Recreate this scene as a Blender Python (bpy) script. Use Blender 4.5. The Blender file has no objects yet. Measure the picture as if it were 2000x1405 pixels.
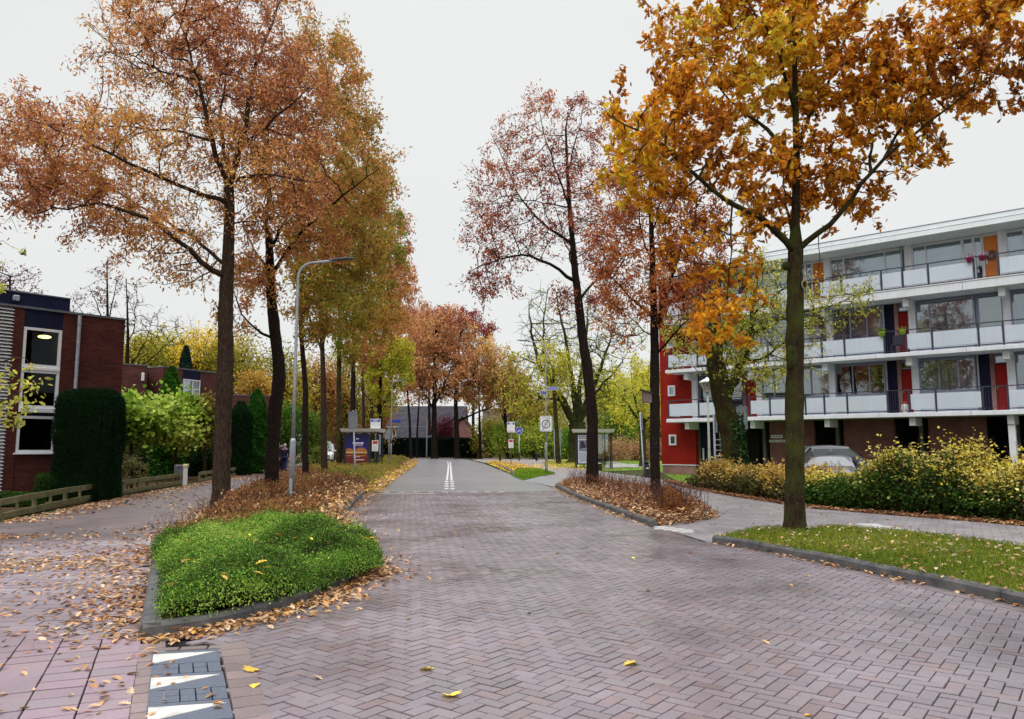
import bpy, math, random
import numpy as np
from mathutils import Matrix, Vector
R = math.radians
rng = np.random.default_rng(7)
random.seed(7)
scene = bpy.context.scene
COL = scene.collection

# ------------------------------------------------------------------ camera
F = 1500.0; HOR = 872.0
PITCH = math.atan((HOR - 702.5) / F)
EYE = 1.6
cam_d = bpy.data.cameras.new('camera'); cam_d.sensor_width = 36; cam_d.lens = 27
cam_d.clip_end = 2000; cam_d.clip_start = 0.1
cam = bpy.data.objects.new('camera', cam_d); COL.objects.link(cam)
cam.location = (0, 0, EYE); cam.rotation_euler = (math.pi / 2 + PITCH, 0, 0)
scene.camera = cam
CP, SP = math.cos(PITCH), math.sin(PITCH)
def ray(px, py):
    dx = (px - 1000) / F; dy = (702.5 - py) / F
    return np.array([dx, -dy * SP + CP, dy * CP + SP])
def G(px, py, z=0.0):
    d = ray(px, py); t = (z - EYE) / d[2]
    return (d[0] * t, d[1] * t)
def P(px, py, Y):
    d = ray(px, py); t = Y / d[1]
    return np.array([d[0] * t, Y, EYE + d[2] * t])
def GX(px, Y):                       # ground point seen at image column px, Y metres ahead
    return np.array([(px - 1000) / F * (Y * CP - EYE * SP), Y, 0.0])

# ------------------------------------------------------------------ materials
def nt(m):
    m.use_nodes = True
    return m.node_tree
def N(t, typ, **kw):
    n = t.nodes.new(typ)
    for k, v in kw.items():
        setattr(n, k, v)
    return n
_mc = {}
def mat(name, col, rough=0.7, spec=0.5, metal=0.0, var=0.25, scale=6.0, bump=0.0, bscale=40.0, coat=0.0, col2=None, detail=6, streak=0.0):
    """noise-varied principled surface"""
    if name in _mc: return _mc[name]
    m = bpy.data.materials.new(name); t = nt(m); b = t.nodes['Principled BSDF']
    b.inputs['Roughness'].default_value = rough
    b.inputs['Metallic'].default_value = metal
    b.inputs['Specular IOR Level'].default_value = spec
    b.inputs['Coat Weight'].default_value = coat
    tc = N(t, 'ShaderNodeTexCoord'); no = N(t, 'ShaderNodeTexNoise')
    no.inputs['Scale'].default_value = scale; no.inputs['Detail'].default_value = detail
    t.links.new(tc.outputs['Object'], no.inputs['Vector'])
    cr = N(t, 'ShaderNodeValToRGB')
    c = np.array(col); c2 = np.array(col2) if col2 is not None else c * (1 + var)
    cr.color_ramp.elements[0].position = 0.3; cr.color_ramp.elements[1].position = 0.7
    cr.color_ramp.elements[0].color = (*(c * (1 - var) if col2 is None else c), 1)
    cr.color_ramp.elements[1].color = (*np.minimum(c2, 1), 1)
    t.links.new(no.outputs['Fac'], cr.inputs['Fac']); t.links.new(cr.outputs['Color'], b.inputs['Base Color'])
    if streak:      # rain streaks and grime running down the surface
        mp = N(t, 'ShaderNodeMapping'); mp.inputs['Scale'].default_value = (7, 7, .45); t.links.new(tc.outputs['Object'], mp.inputs['Vector'])
        n3 = N(t, 'ShaderNodeTexNoise'); n3.inputs['Scale'].default_value = 1.0; n3.inputs['Detail'].default_value = 6; n3.inputs['Roughness'].default_value = .7; t.links.new(mp.outputs[0], n3.inputs['Vector'])
        r3 = N(t, 'ShaderNodeMapRange'); r3.inputs['From Min'].default_value = .35; r3.inputs['From Max'].default_value = .75; r3.inputs['To Min'].default_value = 1.03; r3.inputs['To Max'].default_value = 1 - streak; t.links.new(n3.outputs['Fac'], r3.inputs['Value'])
        s3 = N(t, 'ShaderNodeVectorMath', operation='SCALE'); t.links.new(cr.outputs['Color'], s3.inputs[0]); t.links.new(r3.outputs[0], s3.inputs['Scale']); t.links.new(s3.outputs[0], b.inputs['Base Color'])
    if bump:
        n2 = N(t, 'ShaderNodeTexNoise'); n2.inputs['Scale'].default_value = bscale; n2.inputs['Detail'].default_value = 5
        t.links.new(tc.outputs['Object'], n2.inputs['Vector'])
        bp = N(t, 'ShaderNodeBump'); bp.inputs['Strength'].default_value = bump; bp.inputs['Distance'].default_value = 0.02
        t.links.new(n2.outputs['Fac'], bp.inputs['Height']); t.links.new(bp.outputs['Normal'], b.inputs['Normal'])
    _mc[name] = m
    return m
def brick_mat(name, c1, c2, mortar, bw, bh, msize=0.012, rough=0.8, axis='xz', spec=0.3, bump=0.4, var=0.25, off=0.5, rot=0.0):
    if name in _mc: return _mc[name]
    m = bpy.data.materials.new(name); t = nt(m); b = t.nodes['Principled BSDF']
    b.inputs['Roughness'].default_value = rough; b.inputs['Specular IOR Level'].default_value = spec
    tc = N(t, 'ShaderNodeTexCoord'); sx = N(t, 'ShaderNodeSeparateXYZ'); cx = N(t, 'ShaderNodeCombineXYZ')
    mp = N(t, 'ShaderNodeMapping'); mp.inputs['Rotation'].default_value = (0, 0, rot)
    t.links.new(tc.outputs['Object'], mp.inputs['Vector']); t.links.new(mp.outputs['Vector'], sx.inputs[0])
    if axis == 'xz':
        ad = N(t, 'ShaderNodeMath', operation='ADD'); t.links.new(sx.outputs[0], ad.inputs[0]); t.links.new(sx.outputs[1], ad.inputs[1])
        t.links.new(ad.outputs[0], cx.inputs[0]); t.links.new(sx.outputs[2], cx.inputs[1])
    else:
        t.links.new(sx.outputs[0], cx.inputs[0]); t.links.new(sx.outputs[1], cx.inputs[1])
    br = N(t, 'ShaderNodeTexBrick'); br.offset = off
    br.inputs['Scale'].default_value = 1.0; br.inputs['Brick Width'].default_value = bw; br.inputs['Row Height'].default_value = bh
    br.inputs['Mortar Size'].default_value = msize; br.inputs['Mortar Smooth'].default_value = 0.2
    br.inputs['Color1'].default_value = (*c1, 1); br.inputs['Color2'].default_value = (*c2, 1); br.inputs['Mortar'].default_value = (*mortar, 1)
    t.links.new(cx.outputs[0], br.inputs['Vector'])
    no = N(t, 'ShaderNodeTexNoise'); no.inputs['Scale'].default_value = 1.3; no.inputs['Detail'].default_value = 8
    t.links.new(tc.outputs['Object'], no.inputs['Vector'])
    mr = N(t, 'ShaderNodeMapRange'); mr.inputs['From Min'].default_value = .3; mr.inputs['From Max'].default_value = .7
    mr.inputs['To Min'].default_value = 1 - var; mr.inputs['To Max'].default_value = 1 + var
    t.links.new(no.outputs['Fac'], mr.inputs['Value'])
    mx = N(t, 'ShaderNodeVectorMath', operation='SCALE')
    t.links.new(br.outputs['Color'], mx.inputs[0]); t.links.new(mr.outputs[0], mx.inputs['Scale'])
    t.links.new(mx.outputs[0], b.inputs['Base Color'])
    bp = N(t, 'ShaderNodeBump'); bp.inputs['Strength'].default_value = bump; bp.inputs['Distance'].default_value = 0.01; bp.invert = True
    t.links.new(br.outputs['Fac'], bp.inputs['Height']); t.links.new(bp.outputs['Normal'], b.inputs['Normal'])
    _mc[name] = m
    return m
def leaf_mat(name, trans=0.4, rough=0.5, spec=0.25):
    if name in _mc: return _mc[name]
    m = bpy.data.materials.new(name); t = nt(m); b = t.nodes['Principled BSDF']; out = t.nodes['Material Output']
    at = N(t, 'ShaderNodeAttribute'); at.attribute_name = 'col'
    t.links.new(at.outputs['Color'], b.inputs['Base Color'])
    b.inputs['Roughness'].default_value = rough; b.inputs['Specular IOR Level'].default_value = spec
    if trans > 0:
        tr = N(t, 'ShaderNodeBsdfTranslucent'); t.links.new(at.outputs['Color'], tr.inputs['Color'])
        mx = N(t, 'ShaderNodeMixShader'); mx.inputs[0].default_value = trans
        t.links.new(b.outputs[0], mx.inputs[1]); t.links.new(tr.outputs[0], mx.inputs[2]); t.links.new(mx.outputs[0], out.inputs[0])
    _mc[name] = m
    return m
def attr_mat(name, rough=0.5, spec=0.5, bump=0.15, nscale=60):
    """surface whose unit colours (one per brick/tile) sit in the mesh, with fine grain and damp patches in the gloss"""
    if name in _mc: return _mc[name]
    m = bpy.data.materials.new(name); t = nt(m); b = t.nodes['Principled BSDF']
    at = N(t, 'ShaderNodeAttribute'); at.attribute_name = 'col'
    tc = N(t, 'ShaderNodeTexCoord')
    no = N(t, 'ShaderNodeTexNoise'); no.inputs['Scale'].default_value = nscale; no.inputs['Detail'].default_value = 6
    t.links.new(tc.outputs['Object'], no.inputs['Vector'])
    mr = N(t, 'ShaderNodeMapRange'); mr.inputs['To Min'].default_value = .6; mr.inputs['To Max'].default_value = 1.4
    t.links.new(no.outputs['Fac'], mr.inputs['Value'])
    ns = N(t, 'ShaderNodeTexNoise'); ns.inputs['Scale'].default_value = 0.55; ns.inputs['Detail'].default_value = 5
    t.links.new(tc.outputs['Object'], ns.inputs['Vector'])
    m2 = N(t, 'ShaderNodeMapRange'); m2.inputs['From Min'].default_value = .3; m2.inputs['From Max'].default_value = .7
    m2.inputs['To Min'].default_value = .8; m2.inputs['To Max'].default_value = 1.2
    t.links.new(ns.outputs['Fac'], m2.inputs['Value'])
    mu = N(t, 'ShaderNodeMath', operation='MULTIPLY'); t.links.new(mr.outputs[0], mu.inputs[0]); t.links.new(m2.outputs[0], mu.inputs[1])
    sc = N(t, 'ShaderNodeVectorMath', operation='SCALE'); t.links.new(at.outputs['Color'], sc.inputs[0]); t.links.new(mu.outputs[0], sc.inputs['Scale'])
    t.links.new(sc.outputs[0], b.inputs['Base Color'])
    m3 = N(t, 'ShaderNodeMapRange'); m3.inputs['From Min'].default_value = .35; m3.inputs['From Max'].default_value = .65
    m3.inputs['To Min'].default_value = rough - .12; m3.inputs['To Max'].default_value = rough + .15
    t.links.new(ns.outputs['Fac'], m3.inputs['Value']); t.links.new(m3.outputs[0], b.inputs['Roughness'])
    b.inputs['Specular IOR Level'].default_value = spec
    bp = N(t, 'ShaderNodeBump'); bp.inputs['Strength'].default_value = bump; bp.inputs['Distance'].default_value = .004
    t.links.new(no.outputs['Fac'], bp.inputs['Height']); t.links.new(bp.outputs['Normal'], b.inputs['Normal'])
    _mc[name] = m
    return m
def glass_mat(name='window_glass', refl=0.14, tint=(.80, .87, .90), blend=.3):
    if name in _mc: return _mc[name]
    m = bpy.data.materials.new(name); t = nt(m); out = t.nodes['Material Output']; t.nodes.remove(t.nodes['Principled BSDF'])
    tr = N(t, 'ShaderNodeBsdfTransparent'); tr.inputs[0].default_value = (*tint, 1)
    gl = N(t, 'ShaderNodeBsdfGlossy'); gl.inputs['Roughness'].default_value = 0.015; gl.inputs['Color'].default_value = (.9, .95, 1, 1)
    fr = N(t, 'ShaderNodeLayerWeight'); fr.inputs['Blend'].default_value = blend
    mr = N(t, 'ShaderNodeMapRange'); mr.inputs['To Min'].default_value = refl; mr.inputs['To Max'].default_value = 1
    t.links.new(fr.outputs['Fresnel'], mr.inputs['Value'])
    tc = N(t, 'ShaderNodeTexCoord'); no = N(t, 'ShaderNodeTexNoise'); no.inputs['Scale'].default_value = .9
    t.links.new(tc.outputs['Object'], no.inputs['Vector'])
    bp = N(t, 'ShaderNodeBump'); bp.inputs['Strength'].default_value = .05; bp.inputs['Distance'].default_value = .03
    t.links.new(no.outputs['Fac'], bp.inputs['Height']); t.links.new(bp.outputs['Normal'], gl.inputs['Normal'])
    mx = N(t, 'ShaderNodeMixShader'); t.links.new(mr.outputs[0], mx.inputs[0]); t.links.new(tr.outputs[0], mx.inputs[1]); t.links.new(gl.outputs[0], mx.inputs[2])
    t.links.new(mx.outputs[0], out.inputs[0])
    _mc[name] = m
    return m
def emit_mat(name, col, s):
    m = bpy.data.materials.new(name); t = nt(m); b = t.nodes['Principled BSDF']
    b.inputs['Base Color'].default_value = (*col, 1); b.inputs['Emission Color'].default_value = (*col, 1); b.inputs['Emission Strength'].default_value = s
    return m

# ------------------------------------------------------------------ objects
WM = {}
def tag(o, label=None, cat=None, group=None, kind=None):
    if label: o['label'] = label
    if cat: o['category'] = cat
    if group: o['group'] = group
    if kind: o['kind'] = kind
    return o
def thing(name, label, cat, loc=(0, 0, 0), rz=0.0, group=None):
    o = bpy.data.objects.new(name, None); COL.objects.link(o)
    o.empty_display_size = .3
    o.location = Vector([float(c) for c in loc]); o.rotation_euler = (0, 0, rz)
    WM[o.name] = Matrix.Translation(o.location) @ Matrix.Rotation(rz, 4, 'Z')
    return tag(o, label, cat, group)
def link(name, me, m, parent=None, world=False):
    o = bpy.data.objects.new(name, me); COL.objects.link(o)
    if m is not None: me.materials.append(m)
    if parent is not None:
        W = WM[parent.name]; WM[o.name] = W
        if world: me.transform(W.inverted())
        o.parent = parent
    else:
        WM[o.name] = Matrix.Identity(4)
    return o
def copy_tree(o, parent=None):
    c = o.copy(); COL.objects.link(c); c.parent = parent
    for ch in list(o.children): copy_tree(ch, c)
    return c
class MB:
    def __init__(s): s.v = []; s.f = []
    def add(s, v, f):
        n = len(s.v); s.v += [tuple(map(float, p)) for p in v]; s.f += [tuple(i + n for i in q) for q in f]; return s
    def box(s, x0, x1, y0, y1, z0, z1, M=None, bev=0.0):
        b = min(bev, abs(x1 - x0) * .45, abs(y1 - y0) * .45, abs(z1 - z0) * .45)
        if b <= 0:
            v = [(x, y, z) for z in (z0, z1) for x, y in ((x0, y0), (x1, y0), (x1, y1), (x0, y1))]
            f = [(3, 2, 1, 0), (4, 5, 6, 7), (0, 1, 5, 4), (1, 2, 6, 5), (2, 3, 7, 6), (3, 0, 4, 7)]
        else:
            v = []
            for z, i in ((z0, b), (z0 + b, 0), (z1 - b, 0), (z1, b)):
                for (sx, sy) in ((0, 0), (1, 0), (1, 1), (0, 1)):
                    X0, X1, Y0, Y1 = x0 + i, x1 - i, y0 + i, y1 - i
                    c = ((X0 + (b if not i else 0), Y0), (X0, Y0 + (b if not i else 0))) if (sx, sy) == (0, 0) else \
                        ((X1, Y0 + (b if not i else 0)), (X1 - (b if not i else 0), Y0)) if (sx, sy) == (1, 0) else \
                        ((X1 - (b if not i else 0), Y1), (X1, Y1 - (b if not i else 0))) if (sx, sy) == (1, 1) else \
                        ((X0, Y1 - (b if not i else 0)), (X0 + (b if not i else 0), Y1))
                    c = (c[1], c[0]) if (sx, sy) in ((0, 0), (1, 0), (1, 1), (0, 1)) else c
                    v += [(*c[0], z), (*c[1], z)]
            f = [tuple(range(7, -1, -1)), tuple(range(24, 32))]
            for k in range(3):
                for j in range(8):
                    f.append((k * 8 + j, k * 8 + (j + 1) % 8, k * 8 + 8 + (j + 1) % 8, k * 8 + 8 + j))
        if M is not None: v = [tuple(M @ Vector(p)) for p in v]
        return s.add(v, f)
    def tube(s, pts, rad, n=8, cap=True):
        pts = [np.array(p, float) for p in pts]
        if not hasattr(rad, '__len__'): rad = [rad] * len(pts)
        v = []; f = []
        d0 = pts[1] - pts[0]; d0 /= np.linalg.norm(d0)
        a = np.array([1., 0, 0]) if abs(d0[0]) < .8 else np.array([0, 1., 0])
        u = np.cross(d0, a); u /= np.linalg.norm(u)
        for i, p in enumerate(pts):
            d = (pts[min(i + 1, len(pts) - 1)] - pts[max(i - 1, 0)]); d /= np.linalg.norm(d) + 1e-9
            u = u - d * np.dot(u, d); u /= np.linalg.norm(u) + 1e-9; w = np.cross(d, u)
            for k in range(n):
                an = 2 * math.pi * k / n
                v.append(p + rad[i] * (math.cos(an) * u + math.sin(an) * w))
        for i in range(len(pts) - 1):
            for k in range(n):
                f.append((i * n + k, i * n + (k + 1) % n, (i + 1) * n + (k + 1) % n, (i + 1) * n + k))
        if cap: f += [tuple(range(n - 1, -1, -1)), tuple(range((len(pts) - 1) * n, len(pts) * n))]
        return s.add(v, f)
    def prism(s, poly, z0, z1):
        n = len(poly)
        v = [(x, y, z0) for x, y in poly] + [(x, y, z1) for x, y in poly]
        f = [tuple(range(n - 1, -1, -1)), tuple(range(n, 2 * n))] + [(i, (i + 1) % n, n + (i + 1) % n, n + i) for i in range(n)]
        return s.add(v, f)
    def plate(s, poly, y0, y1):          # outline in x,z with thickness along y
        n = len(poly)
        v = [(x, y0, z) for x, z in poly] + [(x, y1, z) for x, z in poly]
        f = [tuple(range(n)), tuple(range(2 * n - 1, n - 1, -1))] + [((i + 1) % n, i, n + i, n + (i + 1) % n) for i in range(n)]
        return s.add(v, f)
    def ring(s, cx, cz, r0, r1, y0, y1, n=28):
        v = []; f = []
        for k in range(n):
            a = 2 * math.pi * k / n; c, q = math.cos(a), math.sin(a)
            v += [(cx + r0 * c, y0, cz + r0 * q), (cx + r1 * c, y0, cz + r1 * q), (cx + r1 * c, y1, cz + r1 * q), (cx + r0 * c, y1, cz + r0 * q)]
        for k in range(n):
            a, b = 4 * k, 4 * ((k + 1) % n)
            f += [(a, a + 1, b + 1, b), (a + 1, a + 2, b + 2, b + 1), (a + 2, a + 3, b + 3, b + 2), (a + 3, a, b, b + 3)]
        return s.add(v, f)
    def ball(s, c, r, n=12, m=8, M=None):
        rx, ry, rz = (r, r, r) if not hasattr(r, '__len__') else r
        v = [(c[0], c[1], c[2] - rz)]; f = []
        for i in range(1, m):
            t = math.pi * i / m
            for k in range(n):
                a = 2 * math.pi * k / n
                v.append((c[0] + rx * math.sin(t) * math.cos(a), c[1] + ry * math.sin(t) * math.sin(a), c[2] - rz * math.cos(t)))
        v.append((c[0], c[1], c[2] + rz))
        for k in range(n): f.append((0, 1 + (k + 1) % n, 1 + k))
        for i in range(m - 2):
            for k in range(n): f.append((1 + i * n + k, 1 + i * n + (k + 1) % n, 1 + (i + 1) * n + (k + 1) % n, 1 + (i + 1) * n + k))
        L = len(v) - 1
        for k in range(n): f.append((L, 1 + (m - 2) * n + k, 1 + (m - 2) * n + (k + 1) % n))
        if M is not None: v = [tuple(M @ Vector(p)) for p in v]
        return s.add(v, f)
    def build(s, name, m, parent=None, smooth=False, world=False):
        me = bpy.data.meshes.new(name); me.from_pydata(s.v, [], s.f); me.update()
        if smooth:
            for p in me.polygons: p.use_smooth = True
        return link(name, me, m, parent, world)
def text(name, body, size, m, parent, loc, rot=(math.pi / 2, 0, 0), align='CENTER', ext=0.001):
    cu = bpy.data.curves.new(name, 'FONT'); cu.body = body; cu.size = size; cu.extrude = ext; cu.align_x = align; cu.align_y = 'CENTER'
    o = bpy.data.objects.new(name, cu); COL.objects.link(o); cu.materials.append(m); o.parent = parent; o.location = loc; o.rotation_euler = rot
    WM[o.name] = WM[parent.name] if parent else Matrix.Identity(4)
    return o

# big numpy meshes ------------------------------------------------------
def np_mesh(name, verts, faces_idx, face_sizes, cols=None, smooth=False):
    me = bpy.data.meshes.new(name)
    nv = len(verts); nl = len(faces_idx); nf = len(face_sizes)
    me.vertices.add(nv); me.loops.add(nl); me.polygons.add(nf)
    me.vertices.foreach_set('co', np.ascontiguousarray(verts, np.float32).ravel())
    me.loops.foreach_set('vertex_index', np.ascontiguousarray(faces_idx, np.int32))
    st = np.zeros(nf, np.int32); st[1:] = np.cumsum(face_sizes)[:-1]
    me.polygons.foreach_set('loop_start', st); me.polygons.foreach_set('loop_total', np.ascontiguousarray(face_sizes, np.int32))
    me.update(calc_edges=True)
    if smooth: me.shade_smooth()
    else: me.shade_flat()
    if cols is not None:
        a = me.color_attributes.new('col', 'FLOAT_COLOR', 'POINT')
        c4 = np.ones((nv, 4), np.float32); c4[:, :3] = cols
        a.data.foreach_set('color', c4.ravel())
    return me
def _tmpl(half, fold=.22, curl=.18):
    h = np.array(half); n = len(h)
    v = [(0, 0, 0), (1, 0, -curl)]
    for s in (1, -1):
        for x, y in h: v.append((x, s * y, fold * y - curl * x * x))
    f = [[0] + list(range(2, 2 + n)) + [1], [1] + list(range(1 + 2 * n, 1 + n, -1)) + [0]]
    return np.array(v, float), f
LEAF = {
    'oak': _tmpl([(.10, .05), (.22, .16), (.30, .09), (.44, .27), (.52, .14), (.68, .30), (.76, .16), (.90, .20)], .3, .25),
    'oval': _tmpl([(.25, .2), (.7, .22)], .25, .2),
    'narrow': _tmpl([(.3, .16), (.7, .15)], .3, .25),
    'round': _tmpl([(.12, .28), (.5, .45), (.85, .25)], .15, .2),
    'maple': _tmpl([(.02, .18), (.0, .42), (.22, .25), (.38, .58), (.55, .3), (.66, .42), (.75, .16)], .2, .15),
    'blade': (np.array([(0, -.03, 0), (0, .03, 0), (.55, .02, 0), (1, 0, -.18), (.55, -.02, 0)], float), [[0, 1, 2, 3, 4]]),
}
def rand_rot(n, flat=0.0, droop=0.0):
    """n random frames: x = leaf axis, z = leaf normal; flat->1 lays leaves on the ground"""
    x = rng.normal(size=(n, 3)); x[:, 2] = x[:, 2] * (1 - flat) - droop
    x /= np.linalg.norm(x, axis=1)[:, None]
    z = rng.normal(size=(n, 3)) * (1 - flat * .75); z[:, 2] = np.abs(z[:, 2]) + flat * 1.6 + .25
    z -= x * np.sum(x * z, 1)[:, None]; z /= np.linalg.norm(z, axis=1)[:, None]
    y = np.cross(z, x)
    return np.stack([x, y, z], 2)            # columns
def leaves_mesh(name, pos, size, kind, cols, flat=0.0, droop=0.0, sj=.35, rot=None):
    tv, tf = LEAF[kind]; n = len(pos); k = len(tv)
    M = rand_rot(n, flat, droop) if rot is None else rot
    s = (size * (1 + sj * (rng.random(n) * 2 - 1))) if not hasattr(size, '__len__') else size
    V = np.einsum('nij,kj->nki', M, tv - np.array([.35, 0, 0])) * s[:, None, None] + pos[:, None, :]
    idx = np.concatenate([np.array(q) for q in tf]); sz = np.array([len(q) for q in tf])
    I = (idx[None, :] + (np.arange(n) * k)[:, None]).ravel()
    S = np.tile(sz, n)
    C = np.repeat(cols, k, 0)
    return np_mesh(name, V.reshape(-1, 3), I, S, C)
def wob(p, f, seed=0):
    """cheap smooth 3-D noise about -1..1"""
    r = np.random.default_rng(seed); o = np.zeros(len(p))
    for k in range(6):
        d = r.normal(size=3); d *= f * (1 + .35 * k) / np.linalg.norm(d)
        o += np.sin(p @ d + r.random() * 6.28) / (1 + .25 * k)
    return o / 2.6
def pal(p, ramp, f=.8, seed=0, jit=.25, base=.5, amp=.3, val=.22):
    """colour per leaf from a ramp: clumps (noise) plus leaf to leaf scatter"""
    t = np.clip(base + amp * wob(p, f, seed) + jit * rng.normal(size=len(p)), 0, .999)
    r = np.array(ramp); x = t * (len(r) - 1); i = x.astype(int); u = (x - i)[:, None]
    c = r[i] * (1 - u) + r[i + 1] * u
    return np.clip(c * (1 + val * rng.normal(size=(len(p), 1))), .004, .95)
def inpoly(x, y, poly):
    c = np.zeros(len(x), bool); n = len(poly); j = n - 1
    for i in range(n):
        xi, yi = poly[i]; xj, yj = poly[j]
        if yi != yj:
            c ^= ((yi > y) != (yj > y)) & (x < (xj - xi) * (y - yi) / (yj - yi) + xi)
        j = i
    return c
def edge_dist(x, y, poly):
    d = np.full(len(x), 1e9); n = len(poly)
    for i in range(n):
        a = np.array(poly[i]); b = np.array(poly[(i + 1) % n]); ab = b - a
        t = np.clip(((x - a[0]) * ab[0] + (y - a[1]) * ab[1]) / (ab @ ab + 1e-9), 0, 1)
        d = np.minimum(d, np.hypot(x - a[0] - t * ab[0], y - a[1] - t * ab[1]))
    return d
def scatter(poly, n):
    p = np.array(poly); lo, hi = p.min(0), p.max(0); X = []; 
    got = 0
    while got < n:
        q = lo + rng.random((int(n * 1.5) + 50, 2)) * (hi - lo)
        q = q[inpoly(q[:, 0], q[:, 1], poly)]; X.append(q); got += len(q)
        if len(q) == 0: break
    return np.concatenate(X)[:n]
def along(line, n, w):
    """n points scattered beside a polyline, sideways spread w (gaussian)"""
    l = np.array(line, float); seg = np.diff(l, axis=0); L = np.hypot(seg[:, 0], seg[:, 1]); cum = np.concatenate([[0], np.cumsum(L)])
    t = rng.random(n) * cum[-1]; i = np.clip(np.searchsorted(cum, t) - 1, 0, len(L) - 1); u = (t - cum[i]) / L[i]
    p = l[i] + seg[i] * u[:, None]; nrm = np.stack([-seg[i][:, 1], seg[i][:, 0]], 1) / L[i][:, None]
    return p, nrm
def sheet(name, poly, z, m, label=None, kind='structure', grid=None):
    me = bpy.data.meshes.new(name); me.from_pydata([(x, y, z) for x, y in poly], [], [tuple(range(len(poly)))]); me.update()
    if me.polygons[0].normal.z < 0: me.flip_normals()
    o = link(name, me, m); tag(o, label, None, None, kind)
    return o
# ------------------------------------------------------------------ trees
BARK = {}
def bark_mat(name, c1, c2, moss=0.0):
    if name in BARK: return BARK[name]
    m = bpy.data.materials.new(name); t = nt(m); b = t.nodes['Principled BSDF']
    b.inputs['Roughness'].default_value = .85; b.inputs['Specular IOR Level'].default_value = .1
    tc = N(t, 'ShaderNodeTexCoord'); mp = N(t, 'ShaderNodeMapping'); mp.inputs['Scale'].default_value = (1, 1, .3)
    t.links.new(tc.outputs['Object'], mp.inputs['Vector'])
    no = N(t, 'ShaderNodeTexNoise'); no.inputs['Scale'].default_value = 22; no.inputs['Detail'].default_value = 8; no.inputs['Roughness'].default_value = .65
    t.links.new(mp.outputs[0], no.inputs['Vector'])
    cr = N(t, 'ShaderNodeValToRGB'); cr.color_ramp.elements[0].position = .35; cr.color_ramp.elements[1].position = .7
    cr.color_ramp.elements[0].color = (*c1, 1); cr.color_ramp.elements[1].color = (*c2, 1)
    t.links.new(no.outputs['Fac'], cr.inputs['Fac']); last = cr.outputs['Color']
    # pale lichen spots
    vo = N(t, 'ShaderNodeTexVoronoi'); vo.inputs['Scale'].default_value = 9; t.links.new(tc.outputs['Object'], vo.inputs['Vector'])
    lt = N(t, 'ShaderNodeMath', operation='LESS_THAN'); lt.inputs[1].default_value = .13; t.links.new(vo.outputs['Distance'], lt.inputs[0])
    mx = N(t, 'ShaderNodeMix', data_type='RGBA'); mx.inputs['B'].default_value = (.22, .22, .17, 1)
    mu0 = N(t, 'ShaderNodeMath', operation='MULTIPLY'); mu0.inputs[1].default_value = .3; t.links.new(lt.outputs[0], mu0.inputs[0])
    t.links.new(mu0.outputs[0], mx.inputs['Factor']); t.links.new(last, mx.inputs['A']); last = mx.outputs['Result']
    if moss:
        n2 = N(t, 'ShaderNodeTexNoise'); n2.inputs['Scale'].default_value = 2.2; n2.inputs['Detail'].default_value = 7
        t.links.new(tc.outputs['Object'], n2.inputs['Vector'])
        mr = N(t, 'ShaderNodeMapRange'); mr.inputs['From Min'].default_value = .5 - moss * .2; mr.inputs['From Max'].default_value = .72 - moss * .2
        t.links.new(n2.outputs['Fac'], mr.inputs['Value'])
        m2 = N(t, 'ShaderNodeMix', data_type='RGBA'); m2.inputs['B'].default_value = (.06, .075, .012, 1)
        mu = N(t, 'ShaderNodeMath', operation='MULTIPLY'); mu.inputs[1].default_value = .6; t.links.new(mr.outputs[0], mu.inputs[0])
        t.links.new(mu.outputs[0], m2.inputs['Factor']); t.links.new(last, m2.inputs['A']); last = m2.outputs['Result']
    t.links.new(last, b.inputs['Base Color'])
    bp = N(t, 'ShaderNodeBump'); bp.inputs['Strength'].default_value = .9; bp.inputs['Distance'].default_value = .03
    t.links.new(no.outputs['Fac'], bp.inputs['Height']); t.links.new(bp.outputs['Normal'], b.inputs['Normal'])
    BARK[name] = m
    return m
class Skel:
    def __init__(s): s.p = []; s.par = []; s.r = []
    def line(s, pts, rad, step, start=None):
        """adds a polyline of nodes; start = node index to grow from (nearest if None and nodes exist)"""
        pts = np.array(pts, float); L = np.linalg.norm(np.diff(pts, axis=0), axis=1); cum = np.concatenate([[0], np.cumsum(L)])
        n = max(2, int(cum[-1] / step) + 1); t = np.linspace(0, cum[-1], n)
        q = np.stack([np.interp(t, cum, pts[:, k]) for k in range(3)], 1); rr = np.interp(t, cum, rad)
        # smooth the corners a little and let limbs wander
        if n > 4:
            for _ in range(2): q[1:-1] = q[1:-1] * .5 + (q[:-2] + q[2:]) * .25
        if s.p:
            P0 = np.array(s.p); j = int(np.argmin(np.sum((P0 - q[0]) ** 2, 1))); last = j; k0 = 1
            q = q + (P0[j] - q[0]) * np.linspace(1, 0, n)[:, None] ** 2
            q[1:] += rng.normal(size=(n - 1, 3)) * step * .07
        else: last = -1; k0 = 0
        for k in range(k0, n):
            s.p.append(q[k]); s.par.append(last); s.r.append(rr[k]); last = len(s.p) - 1
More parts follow.
